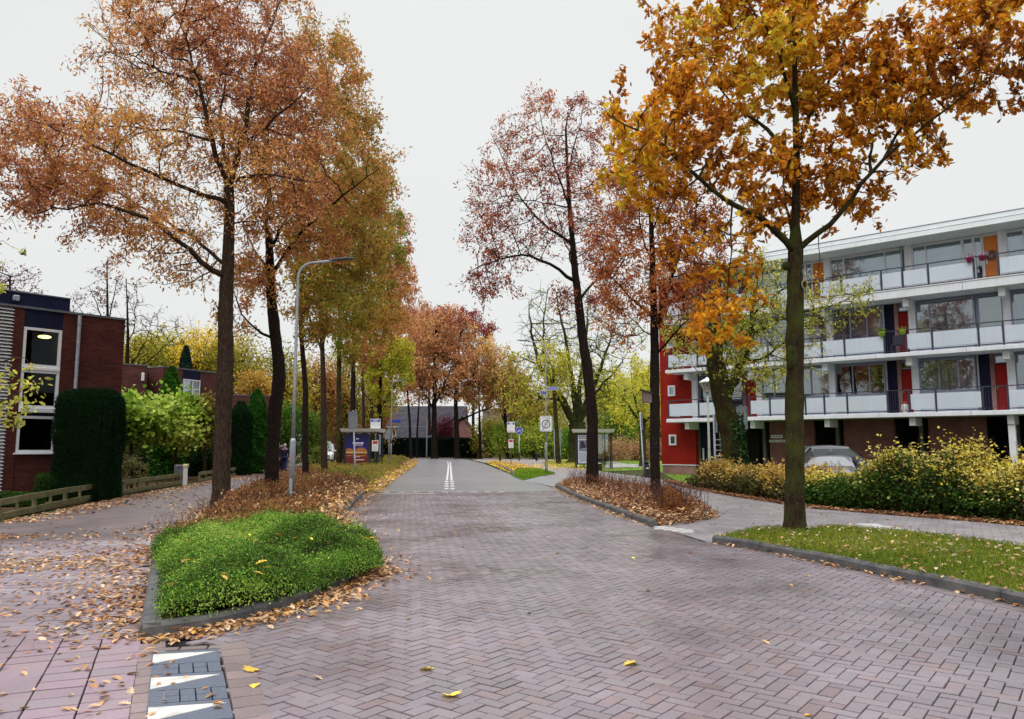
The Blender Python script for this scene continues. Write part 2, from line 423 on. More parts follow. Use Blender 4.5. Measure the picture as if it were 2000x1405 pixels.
def colonize(sk, attr, D, kill, iters=90, bias=(0, 0, .08), jit=.25):
    cap = 30000
    pos = np.zeros((cap, 3)); n = len(sk.p); pos[:n] = np.array(sk.p)
    par = list(sk.par); last = {}; last2 = {}
    d = np.linalg.norm(attr[:, None] - pos[None, :n], axis=2); ni = d.argmin(1); nd = d.min(1)
    alive = np.ones(len(attr), bool); bias = np.array(bias)
    for it in range(iters):
        act = np.where(alive)[0]
        if not len(act): break
        v = attr[act] - pos[ni[act]]; v /= np.linalg.norm(v, axis=1)[:, None] + 1e-9
        u, inv = np.unique(ni[act], return_inverse=True)
        S = np.zeros((len(u), 3)); np.add.at(S, inv, v)
        S /= np.linalg.norm(S, axis=1)[:, None] + 1e-9
        S += bias + rng.normal(size=S.shape) * jit; S /= np.linalg.norm(S, axis=1)[:, None] + 1e-9
        n0 = n
        for k, i in enumerate(u):
            i = int(i)
            if i in last2: continue
            if i in last:
                if np.dot(last[i], S[k]) > .9: 
                    S[k] += rng.normal(size=3) * .5; S[k] /= np.linalg.norm(S[k])
                last2[i] = 1
            last[i] = S[k]
            if n >= cap: break
            pos[n] = pos[i] + S[k] * D; par.append(i); n += 1
        if n == n0:
            # stuck: drop the attractors whose nodes are full
            alive[act] = False; break
        nw = pos[n0:n]
        dd = np.linalg.norm(attr[act][:, None] - nw[None], axis=2); m = dd.min(1); a = dd.argmin(1) + n0
        up = m < nd[act]
        nd[act[up]] = m[up]; ni[act[up]] = a[up]
        # a full node hands its attractors to the next nearest free one: kill those that stall
        stall = np.array([int(x) in last2 for x in ni[act]])
        alive[act[(nd[act] < kill)]] = False
        alive[act[stall & (rng.random(len(act)) < .34)]] = False
        if n >= cap: break
    return pos[:n], np.array(par)
def limb_tubes(pos, par, rad, rough=.06, minr=0.0):
    n = len(pos); ch = [[] for _ in range(n)]
    for i in range(n):
        if par[i] >= 0: ch[par[i]].append(i)
    V = []; I = []; S = []; nv = 0
    starts = [(0, None)]
    while starts:
        i, frm = starts.pop(); chain = [] if frm is None else [frm]; 
        j = i
        while True:
            chain.append(j)
            if not ch[j]: break
            m = max(ch[j], key=lambda c: rad[c])
            for c in ch[j]:
                if c != m: starts.append((c, j))
            j = m
        if len(chain) < 2: continue
        p = pos[chain]; r = rad[chain].copy()
        if frm is not None: r[0] = min(r[0], r[1] * 1.25)
        if r.max() < minr: continue
        k = 3 if r.max() < .014 else 5 if r.max() < .05 else 8 if r.max() < .12 else 14
        t = np.gradient(p, axis=0) if len(p) > 1 else p; t /= np.linalg.norm(t, axis=1)[:, None] + 1e-9
        a = np.array([1., 0, 0]) if abs(t[0][0]) < .8 else np.array([0, 1., 0])
        u = np.cross(t[0], a); u /= np.linalg.norm(u); an = np.arange(k) * 2 * math.pi / k
        R_ = np.zeros((len(p), k, 3))
        for q in range(len(p)):
            u = u - t[q] * (u @ t[q]); u /= np.linalg.norm(u) + 1e-9; w = np.cross(t[q], u)
            rr = r[q] * (1 + (rough * rng.normal(size=k) if k >= 8 else 0))
            R_[q] = p[q] + (np.cos(an)[:, None] * u + np.sin(an)[:, None] * w) * (rr[:, None] if k >= 8 else rr)
        V.append(R_.reshape(-1, 3))
        L = len(p); b = nv + (np.arange(L - 1) * k)[:, None] + np.arange(k)[None]; c = nv + (np.arange(L - 1) * k)[:, None] + (np.arange(k)[None] + 1) % k
        Q = np.stack([b, c, c + k, b + k], 2).reshape(-1, 4); I.append(Q.ravel()); S.append(np.full(len(Q), 4))
        I.append(nv + (L - 1) * k + np.arange(k)); S.append([k])
        nv += L * k
    return np.concatenate(V), np.concatenate(I), np.concatenate(S)
def tree(name, label, Y, trunk, limbs, crown, nattr, D, ramp, nleaf, lsize, lkind='oval', group=None, bark=None, kill=None,
         tip=.006, twigs=2, twlen=.35, spread=.13, seed=1, bias=(0, 0, .08), thin=.03, cat='tree', frac_bare=0.0, pk=None, droop=.25, trans=.45, flare=1.35, gap=0.0, cl=.55):
    """trunk: [(px,py,r)], limbs: [([(px,py,dY)], r0, r1)], crown: [(px,py,rx,ry,dY,rY,weight)] - the photo columns turned into metres at distance Y"""
    global rng
    rng = np.random.default_rng(seed * 101 + 3)
    sk = Skel(); w = lambda q: P(q[0], q[1], Y + (q[2] if len(q) > 2 else 0))
    tp = [P(a, b, Y) for a, b, _ in trunk]; tr = [c for _, _, c in trunk]
    tp[0][2] = min(tp[0][2], -.02)
    base = np.array([tp[0][0], tp[0][1], 0.0])
    if flare > 1:
        tp.insert(1, tp[0] + (tp[1] - tp[0]) * min(.35 / np.linalg.norm(tp[1] - tp[0]), .5)); tr.insert(1, tr[0]); tr[0] *= flare
    sk.line(tp, tr, min(.3, D))
    for pts, r0, r1 in limbs:
        sk.line([w(q) for q in pts], np.linspace(r0, r1, len(pts)), D)
    fixed = len(sk.p)
    A = []; W = np.array([c[2] * c[3] * (c[6] if len(c) > 6 else 1) for c in crown]); cnt = rng.multinomial(nattr, W / W.sum())
    for c, k in zip(crown, cnt):
        q = rng.normal(size=(k, 3)); q /= np.linalg.norm(q, axis=1)[:, None] + 1e-9; q *= (rng.random(k) ** (1 / 2.2))[:, None]
        m = Y / F * 1.0
        ctr = P(c[0], c[1], Y + (c[4] if len(c) > 4 else 0))
        ry = c[5] if len(c) > 5 else c[2] * m
        A.append(ctr + q * np.array([c[2] * m, ry, c[3] * m]))
    A = np.concatenate(A)
    if gap > 0:
        keep = wob(A, 1.6, seed + 50) > -1 + gap; A = A[keep]
    pos, par = colonize(sk, A, D, kill or D * 1.25, bias=bias)
    n = len(pos)
    # twigs
    cc = np.zeros(n, int); np.add.at(cc, par[par >= 0], 1)
    tips = np.where((np.arange(n) >= fixed))[0]
    P_, R_ = [pos], None
    newp = []; newpar = []
    if twigs:
        src = np.repeat(tips, twigs); dr = pos[src] - pos[par[src]]; dr /= np.linalg.norm(dr, axis=1)[:, None] + 1e-9
        dv = dr * .7 + rng.normal(size=dr.shape) * .6; dv[:, 2] += .1; dv /= np.linalg.norm(dv, axis=1)[:, None] + 1e-9
        ln = twlen * (.4 + .9 * rng.random(len(src)))[:, None]
        a = pos[src] + dv * ln * .5; b = a + (dv + rng.normal(size=dv.shape) * .35) * ln * .5
        pos = np.concatenate([pos, a, b]); par = np.concatenate([par, src, n + np.arange(len(src))])
    N_ = len(pos)
    rad = np.full(N_, 0.0); acc = np.zeros(N_); e = 2.25
    fx = np.array(sk.r)
    for i in range(N_ - 1, -1, -1):
        rr = max(acc[i], tip ** e) ** (1 / e)
        if i >= n: rr = tip * .7 if i >= n + (N_ - n) // 2 else tip
        rad[i] = fx[i] if i < fixed else rr
        if par[i] >= 0: acc[par[i]] += rr ** e
    for i in range(fixed, N_):
        rad[i] = min(rad[i], rad[par[i]] * .85)
    t = thing(name, label, cat, base, 0, group)
    v, I, S = limb_tubes(pos, par, rad)
    link('trunk', np_mesh('trunk', v, I, S, smooth=True), bark or bark_mat('bark_brown', (.014, .008, .005), (.055, .033, .021)), t, True)
    # leaves
    if nleaf:
        cand = np.where((rad < thin) & (np.arange(N_) >= fixed))[0]
        ww = np.clip(.75 + .8 * wob(pos[cand], 1.1, seed + 9), .15, 1.5)
        ww *= np.where(rng.random(len(cand)) < cl, 1.0, .12)
        if frac_bare: ww *= (pos[cand][:, 2] < np.quantile(pos[cand][:, 2], 1 - frac_bare)) * .9 + .1
        pick = rng.choice(cand, nleaf, p=ww / ww.sum())
        lp = pos[pick] + rng.normal(size=(nleaf, 3)) * spread
        pk = pk or {}
        cols = pal(lp, ramp, seed=seed, **pk)
        link('crown', leaves_mesh('crown', lp, lsize, lkind, cols, droop=droop), leaf_mat('leaf', trans), t, True)
    return t
# ------------------------------------------------------------------ world, sun, view
w = bpy.data.worlds.new('World'); scene.world = w; w.use_nodes = True
t = w.node_tree; bg = t.nodes['Background']; out = t.nodes['World Output']
SUN_EL, SUN_AZ = R(56), R(203)          # azimuth measured clockwise from straight ahead: behind the camera, to the left
sky = N(t, 'ShaderNodeTexSky'); sky.sky_type = 'NISHITA'; sky.sun_disc = False; sky.sun_elevation = SUN_EL; sky.sun_rotation = SUN_AZ
sky.air_density = 1.0; sky.dust_density = 4.0
t.links.new(sky.outputs[0], bg.inputs['Color']); bg.inputs['Strength'].default_value = .1
b2 = N(t, 'ShaderNodeBackground')
tc = N(t, 'ShaderNodeTexCoord'); sp = N(t, 'ShaderNodeSeparateXYZ'); t.links.new(tc.outputs['Generated'], sp.inputs[0])
mr = N(t, 'ShaderNodeMapRange'); mr.interpolation_type = 'SMOOTHSTEP'; mr.inputs['From Min'].default_value = .5; mr.inputs['From Max'].default_value = .95
t.links.new(sp.outputs[2], mr.inputs['Value'])
no = N(t, 'ShaderNodeTexNoise'); no.inputs['Scale'].default_value = 1.6; no.inputs['Detail'].default_value = 3; t.links.new(tc.outputs['Generated'], no.inputs['Vector'])
cr = N(t, 'ShaderNodeMix', data_type='RGBA'); cr.inputs['A'].default_value = (.87, .885, .875, 1); cr.inputs['B'].default_value = (3.3, 3.38, 3.5, 1)
t.links.new(mr.outputs[0], cr.inputs['Factor'])
m3 = N(t, 'ShaderNodeMapRange'); m3.inputs['From Min'].default_value = .3; m3.inputs['From Max'].default_value = .7; m3.inputs['To Min'].default_value = .97; m3.inputs['To Max'].default_value = 1.03
t.links.new(no.outputs['Fac'], m3.inputs['Value'])
sc = N(t, 'ShaderNodeVectorMath', operation='SCALE'); t.links.new(cr.outputs['Result'], sc.inputs[0]); t.links.new(m3.outputs[0], sc.inputs['Scale'])
t.links.new(sc.outputs[0], b2.inputs['Color']); b2.inputs['Strength'].default_value = 1.0
mx = N(t, 'ShaderNodeMixShader'); mx.inputs[0].default_value = .93
t.links.new(bg.outputs[0], mx.inputs[1]); t.links.new(b2.outputs[0], mx.inputs[2]); t.links.new(mx.outputs[0], out.inputs[0])
sd = bpy.data.lights.new('sun', 'SUN'); sd.energy = 1.3; sd.angle = R(30); sd.color = (1, .96, .9)
so = bpy.data.objects.new('sun', sd); COL.objects.link(so)
sdir = Vector((math.sin(SUN_AZ) * math.cos(SUN_EL), math.cos(SUN_AZ) * math.cos(SUN_EL), math.sin(SUN_EL)))
so.rotation_euler = sdir.to_track_quat('Z', 'Y').to_euler(); so.location = (-10, -20, 40)
scene.view_settings.view_transform = 'Standard'; scene.view_settings.look = 'None'; scene.view_settings.exposure = 0.0; scene.view_settings.gamma = 1
cy = scene.cycles; cy.max_bounces = 6; cy.diffuse_bounces = 3; cy.glossy_bounces = 3; cy.transparent_max_bounces = 8; cy.transmission_bounces = 3
cy.use_denoising = True; cy.sample_clamp_indirect = 8; cy.use_adaptive_sampling = True; cy.adaptive_threshold = .02

# ------------------------------------------------------------------ outlines on the ground (photo pixels -> metres)
gp = lambda L, z=0: [G(a, b, z) for a, b in L]
earth = mat('earth', (.05, .045, .025), .95, .1, scale=.6, col2=(.06, .085, .02), bump=.4, bscale=12)
sheet('ground', [(-700, -60), (700, -60), (700, 1200), (-700, 1200)], -.06, earth)
# road edges
bed_l_kerb = gp([(276, 1249), (345, 1241), (430, 1226), (520, 1204), (590, 1181), (650, 1155), (695, 1132), (719, 1112)]) + \
             [(-1.84, 10.4), (-2.05, 11.4), (-2.55, 12.8)] + gp([(660, 1030), (676, 1004), (692, 984), (712, 966)])
road_l_far = gp([(712, 966), (735, 949), (765, 930), (800, 911)]) + [(-11.2, 86), (-14, 100)]
kerb_r1 = gp([(1393, 1062), (1440, 1069), (1500, 1079), (1600, 1099), (1700, 1120), (1800, 1141), (1900, 1163), (2000, 1186)]) + [(5.6, 5.5), (6.1, 3.0), (6.4, -2)]
kerb_r2 = gp([(1085, 952), (1112, 967), (1150, 983), (1200, 1002), (1250, 1020), (1274, 1029)])
road_r_far = [(-7.5, 104), (-5.2, 92)] + gp([(945, 906), (985, 922), (1022, 938), (1085, 952)])
BR0 = 27.0                                       # brick paving ends, asphalt starts
asph = [(-5.2, BR0 + .05), *road_l_far[1:], (-30, 112), (-60, 116), (-60, 124), (-20, 121), (-8, 116), *road_r_far[:-1], (2.0, BR0 + 1)]
am = mat('asphalt', (.15, .148, .158), .30, .6, scale=.35, col2=(.22, .218, .23), bump=.2, bscale=160)
sheet('road', asph, 0.004, am)
brick_poly = [(-7.5, -1)] + [(-7.5, 2.5)] + gp([(300, 1262)]) + bed_l_kerb[1:] + [(-5.0, BR0), (1.9, BR0)] + kerb_r2 + kerb_r1 + [(6.4, -3)]
base_br = mat('paving_joint_sand', (.022, .017, .018), .95, .05, scale=30, var=.3)
sheet('road_bed', [(-8, -2), (-8, 4), (-6, 8), (-6.2, BR0), (3.5, BR0), (3.5, 20), (6, 14), (8.5, 9), (8.5, -2)], -.022, base_br)

def bricks(name, cells, ang, org, w, l, cols, m, z=0.0, gap=.0052, ch=.0022, tilt=.0011, dep=.016, zj=.0012):
    """cells: (n,4) rectangles x0,y0,x1,y1 in the pattern's own axes; every unit gets its own height, tilt and colour"""
    n = len(cells); x0, y0, x1, y1 = cells.T
    g = gap / 2 * (1 + .5 * rng.random(n))
    x0 = x0 + g; y0 = y0 + g; x1 = x1 - g; y1 = y1 - g
    cx = (x0 + x1) / 2; cyy = (y0 + y1) / 2
    V = np.zeros((n, 8, 3))
    zz = z + rng.normal(size=n) * zj; tx = rng.normal(size=n) * tilt; ty = rng.normal(size=n) * tilt
    for k, (a, b) in enumerate(((x0, y0), (x1, y0), (x1, y1), (x0, y1))):
        V[:, k, 0] = a; V[:, k, 1] = b; V[:, k, 2] = zz - dep
        V[:, 4 + k, 0] = a + np.sign(cx - a) * ch; V[:, 4 + k, 1] = b + np.sign(cyy - b) * ch
        V[:, 4 + k, 2] = zz + np.sign(a - cx) * tx + np.sign(b - cyy) * ty
    c, s = math.cos(ang), math.sin(ang)
    X = V[:, :, 0] * c - V[:, :, 1] * s + org[0]; Y_ = V[:, :, 0] * s + V[:, :, 1] * c + org[1]
    V[:, :, 0] = X; V[:, :, 1] = Y_
    f = np.array([4, 5, 6, 7, 0, 1, 5, 4, 1, 2, 6, 5, 2, 3, 7, 6, 3, 0, 4, 7])
    I = (f[None] + (np.arange(n) * 8)[:, None]).ravel(); S = np.full(n * 5, 4)
    C = np.repeat(cols, 8, 0); C = C.reshape(n, 8, 3)
    return link(name, np_mesh(name, V.reshape(-1, 3), I, S, C.reshape(-1, 3)), m)
pave_m = attr_mat('paving_brick', .33, .6)
def brick_cols(n, p, base, var=.13, alt=None, fa=.1):
    c = np.array(base)[None] * (1 + var * rng.normal(size=(n, 1))) * (1 + .012 * rng.normal(size=(n, 3)))
    c *= (1 + .10 * wob(np.column_stack([p[:, 0] * 1.5 + p[:, 1] * .22, p[:, 1] * .07, 0 * p[:, 0]]), 1.3, 78) - .12 * np.clip(wob(np.column_stack([p, np.zeros(n)]), 1.6, 79) - .55, 0, 1))[:, None]
    c *= (1 + .12 * wob(np.column_stack([p, np.zeros(n)]), .5, 77))[:, None]
    if alt is not None:
        k = rng.random(n) < fa; c[k] = np.array(alt) * (1 + var * rng.normal(size=(k.sum(), 1)))
    return np.clip(c, .02, .8)
# herringbone
W_ = .105; ANG = R(90 - 37.5)
ii, jj = np.meshgrid(np.arange(-420, 420), np.arange(-420, 420), indexing='ij'); ii = ii.ravel(); jj = jj.ravel()
h = (ii - jj) % 4
H = np.where(h == 0)[0]; Vv = np.where(h == 3)[0]
cells = np.concatenate([np.stack([ii[H], jj[H], ii[H] + 2, jj[H] + 1], 1), np.stack([ii[Vv], jj[Vv], ii[Vv] + 1, jj[Vv] + 2], 1)]) * W_
ctr = (cells[:, :2] + cells[:, 2:]) / 2
cA, sA = math.cos(ANG), math.sin(ANG); org = (0., 14.)
wx = ctr[:, 0] * cA - ctr[:, 1] * sA + org[0]; wy = ctr[:, 0] * sA + ctr[:, 1] * cA + org[1]
strip_w = gp([(262, 1262), (455, 1262)])          # the row with the white wedges lies to the left of this line
left_edge = gp([(430, 1262), (485, 1405), (520, 1500)]) + [(-1.3, 1)]
road_poly = left_edge[::-1] + bed_l_kerb[1:-1] + [(-5.25, BR0 + .3), (1.75, BR0 + .6)] + kerb_r2 + kerb_r1 + [(6.4, 1)]
k = inpoly(wx, wy, road_poly) & (wy > 2.6) & (np.abs(wx) < wy * .72 + 1.2)
cells, P2 = cells[k], np.stack([wx[k], wy[k]], 1)
o = bricks('road_paving', cells, ANG, org, W_, .21, brick_cols(len(cells), P2, (.170, .142, .156), .06, (.18, .135, .142), .10), pave_m)
tag(o, None, None, None, 'structure')
# courses along an edge line: bricks laid end on
def course(name, line, wd, ln, base, side=1, off=0.0, z=.003, m=None, var=.1, alt=None, gap=.006, fa=.1):
    l = np.array(line); seg = np.diff(l, axis=0); L = np.hypot(seg[:, 0], seg[:, 1]); cum = np.concatenate([[0], np.cumsum(L)])
    n = int(cum[-1] / ln); Vs = []; cs = []
    t_ = (np.arange(n) + .0) * ln
    allv = []; 
    for q in range(n):
        pa = np.array([np.interp(t_[q] + gap / 2, cum, l[:, 0]), np.interp(t_[q] + gap / 2, cum, l[:, 1])]); pb = np.array([np.interp(t_[q] + ln - gap / 2, cum, l[:, 0]), np.interp(t_[q] + ln - gap / 2, cum, l[:, 1])])
        d = (pb - pa) / (np.linalg.norm(pb - pa) + 1e-9); nn = np.array([-d[1], d[0]]) * side
        a, b = pa + nn * off, pb + nn * off; c, e = b + nn * wd, a + nn * wd; zz = z + rng.normal() * .0012; cc = .006
        low = [(*a, zz - .02), (*b, zz - .02), (*c, zz - .02), (*e, zz - .02)]
        cen = (a + b + c + e) / 4; up = [tuple(np.append(x + (cen - x) / np.linalg.norm(cen - x) * cc * 1.4, zz)) for x in (a, b, c, e)]
        allv += low + up
    f = np.array([4, 5, 6, 7, 0, 1, 5, 4, 1, 2, 6, 5, 2, 3, 7, 6, 3, 0, 4, 7])
    if side < 0: f = f.reshape(5, 4)[:, ::-1].ravel()
    I = (f[None] + (np.arange(n) * 8)[:, None]).ravel()
    av = np.array(allv); C = np.repeat(brick_cols(n, av[::8, :2], base, var, alt, fa), 8, 0).reshape(n, 8, 3)
    o = link(name, np_mesh(name, av, I, np.full(n * 5, 4), C.reshape(-1, 3)), m or pave_m)
    tag(o, None, None, None, 'structure'); return o
for ln_, sd in ((kerb_r1, -1), (kerb_r2, -1)):
    course('road_edge_course', ln_, .11, .215, (.15, .12, .125), side=sd, off=.0, z=.006)
    course('road_edge_course', ln_, .11, .215, (.16, .125, .13), side=sd, off=.115, z=.006)
course('road_edge_course', bed_l_kerb, .11, .215, (.16, .125, .13), side=-1, off=.0, z=.006)
course('road_edge_course', [(-5.2, BR0), (1.9, BR0 + .6)], .22, .11, (.2, .18, .18), side=1, z=.006)
# white blocks in the last row of the brick plateau and the thin pale line before it
wp = mat('road_paint_white', (.42, .42, .41), .6, .3, scale=9, col2=(.66, .66, .63))
m = MB()
for q in range(10):
    x = -4.95 + q * .5; m.box(x, x + .2, BR0 - .02 + (x + 5.2) * .085, BR0 + .12 + (x + 5.2) * .085, .0, .0125)
m.box(-5.1, -2.6, BR0 - .62, BR0 - .54, .0, .012)
o = m.build('road_marking_blocks', wp); tag(o, None, None, None, 'structure')
# double centre line, blocks where it reaches the bricks
def strip(mb, line, wd, z0, z1):
    l = np.array(line)
    for a, b in zip(l[:-1], l[1:]):
        d = (b - a) / np.linalg.norm(b - a); nn = np.array([-d[1], d[0]]) * wd / 2
        mb.prism([tuple(a - nn), tuple(b - nn), tuple(b + nn), tuple(a + nn)], z0, z1)
m = MB()
strip(m, gp([(873, 938), (875, 922), (876, 908), (874, 902)]) , .10, .003, .008)
strip(m, gp([(882, 938), (881, 922), (880, 908), (879, 902)]) , .10, .003, .008)
for yy in (942, 946.5, 951, 956):
    strip(m, [G(872, yy), G(872, yy - 2.2)], .16, .003, .008); strip(m, [G(884 - (956 - yy) * .1, yy), G(884 - (956 - yy) * .1, yy - 2.2)], .16, .003, .008)
a0 = np.array(G(870, 900.5)); 
for q in range(9):
    a = np.array(G(868 - q * 9, 900.2 - q * .75)); b = np.array(G(864 - q * 9, 899.9 - q * .75)); strip(m, [a, b], .16, .003, .008)
strip(m, [(-14.6, 97), (-12.0, 86.5)], .15, .003, .006)
o = m.build('road_marking_lines', wp); tag(o, None, None, None, 'structure')
# worn dark patches in the asphalt
for (cx_, cy_, rx, ry) in ((G(918, 909)[0], G(918, 909)[1], .55, 5.5), (G(840, 912)[0], G(840, 912)[1], .4, 2.6)):
    pts = [(cx_ + rx * math.cos(a) * (1 + .2 * math.sin(3 * a)), cy_ + ry * math.sin(a)) for a in np.linspace(0, 6.28, 25)[:-1]]
    sheet('road_patch', pts, .0035, mat('asphalt_patch', (.07, .07, .08), .5, .5, scale=3, col2=(.12, .12, .13)))

# ---- left pavement tiles (30 x 20 cm) and the brick cycle path beyond
tile_m = attr_mat('pavement_tile', .42, .5, nscale=90)
TA = math.atan2(1500, -661)      # direction of the long joints
def grid_cells(nx, ny, lx, ly, bond):
    a, b = np.meshgrid(np.arange(-nx, nx), np.arange(-ny, ny), indexing='ij'); a = a.ravel(); b = b.ravel()
    sh = (b % 2) * bond
    return np.stack([(a + sh) * lx, b * ly, (a + 1 + sh) * lx, (b + 1) * ly], 1)
tile_line = gp([(250, 1405), (262, 1330), (272, 1262), (278, 1249)])
tile_poly = [(-9, 2.5), G(230, 1600), G(250, 1405), G(262, 1330), G(272, 1262), G(280, 1249), G(290, 1150), G(302, 1110), (-8.5, 10.2), (-10, 9.5)]
cl = grid_cells(60, 60, .2, .3, 0.0)      # local x = along the long joints
c0 = (cl[:, :2] + cl[:, 2:]) / 2; ca, sa = math.cos(TA), math.sin(TA); og = G(120, 1255)
wx = c0[:, 0] * ca - c0[:, 1] * sa + og[0]; wy = c0[:, 0] * sa + c0[:, 1] * ca + og[1]
near_poly = [(-9, 2.5), G(235, 1600), G(250, 1405), G(262, 1330), G(272, 1262), G(280, 1249), G(0, 1235)]
k = inpoly(wx, wy, near_poly) & (wy > 3)
o = bricks('pavement_tiles', cl[k], TA, og, .3, .2, brick_cols(k.sum(), np.stack([wx[k], wy[k]], 1), (.205, .148, .170), .035, (.195, .155, .172), .2), tile_m, z=.004, gap=.007)
tag(o, None, None, None, 'structure')
TB = R(8)
cl = grid_cells(60, 60, .4, .2, .5); c0 = (cl[:, :2] + cl[:, 2:]) / 2; ca, sa = math.cos(TB), math.sin(TB); og = (-5., 8.)
wx = c0[:, 0] * ca - c0[:, 1] * sa + og[0]; wy = c0[:, 0] * sa + c0[:, 1] * ca + og[1]
mid_poly = [G(-200, 1235), G(280, 1247), G(292, 1150), G(305, 1095), G(345, 1055), G(-200, 1062)]
k = inpoly(wx, wy, mid_poly)
o = bricks('pavement_tiles', cl[k], TB, og, .3, .2, brick_cols(k.sum(), np.stack([wx[k], wy[k]], 1), (.21, .165, .185), .05, (.25, .21, .225), .2), tile_m, z=.004, gap=.009)
tag(o, None, None, None, 'structure')
path_m = brick_mat('path_brick', (.115, .085, .085), (.16, .115, .115), (.05, .04, .04), .21, .07, .007, .5, 'xy', .5, .3, .3, rot=R(-24))
path_l = gp([(-400, 1100), (-200, 1064), (345, 1057), (420, 1000), (480, 962), (560, 934), (640, 911), (690, 902)]) + [(-20, 92), (-24, 92)] + gp([(628, 898), (590, 906), (530, 912), (480, 925), (380, 945), (240, 972), (0, 1022), (-400, 1090)])
sheet('cycle_path', path_l, -.004, path_m)
# pale slabs across the path
m = MB()
slab = mat('pale_slab', (.26, .25, .26), .38, .5, scale=3, var=.2)
for q in range(9):
    for r_ in range(2):
        a = np.array(G(180 + q * 17, 1063 - r_ * 4)); m.box(a[0] - .13, a[0] + .13, a[1] - .1, a[1] + .1, -.02, .0045 + .0005 * (q % 3), None, .004)
o = m.build('path_threshold', slab); tag(o, None, None, None, 'structure')
# ---- the ramp slabs with the white wedges
course('ramp_border_course', gp([(250, 1440), (250, 1405), (262, 1330), (272, 1258)]), .2, .2, (.17, .125, .12), side=-1, off=.0, z=.004)
A0, A1 = np.array(G(297, 1275)), np.array(G(425, 1268)); B0, B1 = np.array(G(283, 1420)), np.array(G(452, 1420))
dirv = (B0 - A0); Ltot = np.linalg.norm(dirv); dirv /= Ltot
wid = np.linalg.norm(A1 - A0); side = (A1 - A0) / wid
dk = mat('ramp_concrete', (.085, .1, .135), .5, .5, scale=50, var=.25, bump=.3, bscale=200); wt = mat('wedge_white', (.38, .37, .34), .6, .3, scale=7, col2=(.66, .65, .6), bump=.2, bscale=150)
m = MB(); m2 = MB(); pitch = .66
for q in range(4):
    o0 = A0 + dirv * (q * pitch + .02)
    e = lambda s_, t_: tuple(o0 + side * s_ + dirv * t_)
    m.prism([e(.0, 0), e(0, .375), e(wid, .375), e(wid, 0)], -.03, .006)
    for b in range(5):
        x0 = b * wid / 5
        for hh in range(2):
            x1 = x0 + wid / 5 - .006
            m.prism([e(x0 + .003, .383 + hh * .135), e(x0 + .003, .383 + hh * .135 + .129), e(x1, .383 + hh * .135 + .129), e(x1, .383 + hh * .135)], -.03, .005 + .001 * ((b + hh) % 2))
    m2.prism([e(.01, .08), e(.01, .35), e(wid - .02, .085)], -.01, .010)
o = m.build('ramp_slabs', dk); tag(o, None, None, None, 'structure')
o = m2.build('ramp_marking_wedges', wt); tag(o, None, None, None, 'structure')
course('ramp_border_course', [tuple(A1 + side * .02 - dirv * .15), tuple(B1 + side * .02 + dirv * .5)], .21, .21, (.17, .13, .13), side=1, off=.0, z=.004)
course('ramp_border_course', [tuple(A0 - dirv * .02 - side * .02), tuple(A1 - dirv * .02 + side * .25)], .1, .21, (.15, .12, .115), side=1, z=.004)
sheet('ramp_bed', [tuple(A0 - side * .5 - dirv * .4), tuple(B0 - side * .5 + dirv * .8), tuple(B1 + side * .5 + dirv * .8), tuple(A1 + side * .5 - dirv * .4)], -.015, base_br)
# ---- right pavement
rp_m = brick_mat('right_pavement', (.2, .175, .185), (.26, .235, .245), (.08, .07, .07), .3, .3, .01, .42, 'xy', .5, .25, .25, rot=R(30))
right_pave = [(2.9, 15.7), G(1393, 1062)] + gp([(1480, 1042), (1640, 1039), (1760, 1047), (2000, 1078)]) + [(13, 8), (18, 9), (16, 13)] + gp([(2000, 1028), (1800, 1010), (1600, 994), (1450, 972), (1345, 953), (1290, 936), (1150, 918), (1060, 917), (1030, 922)]) + gp([(1080, 945), (1110, 940), (1200, 945), (1330, 970), (1408, 1010), (1274, 1029)])
sheet('right_pavement', right_pave, -.003, rp_m)
m = MB(); 
for q in range(4):
    for r_ in range(2):
        a = np.array(G(1290 + q * 17, 1033 + q * 2.2 - r_ * 3.3)); m.box(a[0] - .12, a[0] + .12, a[1] - .1, a[1] + .1, -.02, .009, None, .004)
for q in range(12):
    a = np.array(G(1700 + (q * 67) % 290, 1025 + (q * 37) % 30 + ((q * 67) % 290) * .07)); m.box(a[0] - .2, a[0] + .2, a[1] - .2, a[1] + .2, -.02, .004, Matrix.Identity(4), .004)
o = m.build('right_pavement_pale_slabs', mat('pale_slab2', (.42, .41, .41), .5, .4, scale=3, var=.15)); tag(o, None, None, None, 'structure')
# driveway slabs between the two right verges farther on
sheet('crossing', gp([(1022, 939), (1055, 930), (1095, 938), (1085, 952)]), .006, brick_mat('crossing_brick', (.2, .2, .215), (.24, .24, .25), (.1, .1, .1), .3, .3, .01, .45, 'xy', .5, .2))
far_pave = gp([(1030, 922), (1060, 917), (1150, 918), (1250, 911), (1180, 898), (1090, 896), (1000, 893), (960, 893)]) + [(-3, 104), (-4.8, 92)] + gp([(952, 905), (1000, 909), (1028, 917)])
sheet('far_pavement', far_pave, -.006, brick_mat('far_pavement_m', (.26, .22, .21), (.3, .26, .25), (.12, .1, .1), .3, .3, .01, .5, 'xy', .4, .2))
far_path = [(-4, 102), (30, 98), (50, 95), (50, 99), (30, 103), (-4, 108)]
sheet('far_path', far_path, -.005, mat('path_grey', (.33, .32, .31), .6, .4, scale=2))
lawn_path = gp([(1196, 906), (1272, 908), (1290, 914), (1190, 912)])
sheet('lawn_path', lawn_path, .004, mat('path_grey', (.3, .3, .3)))
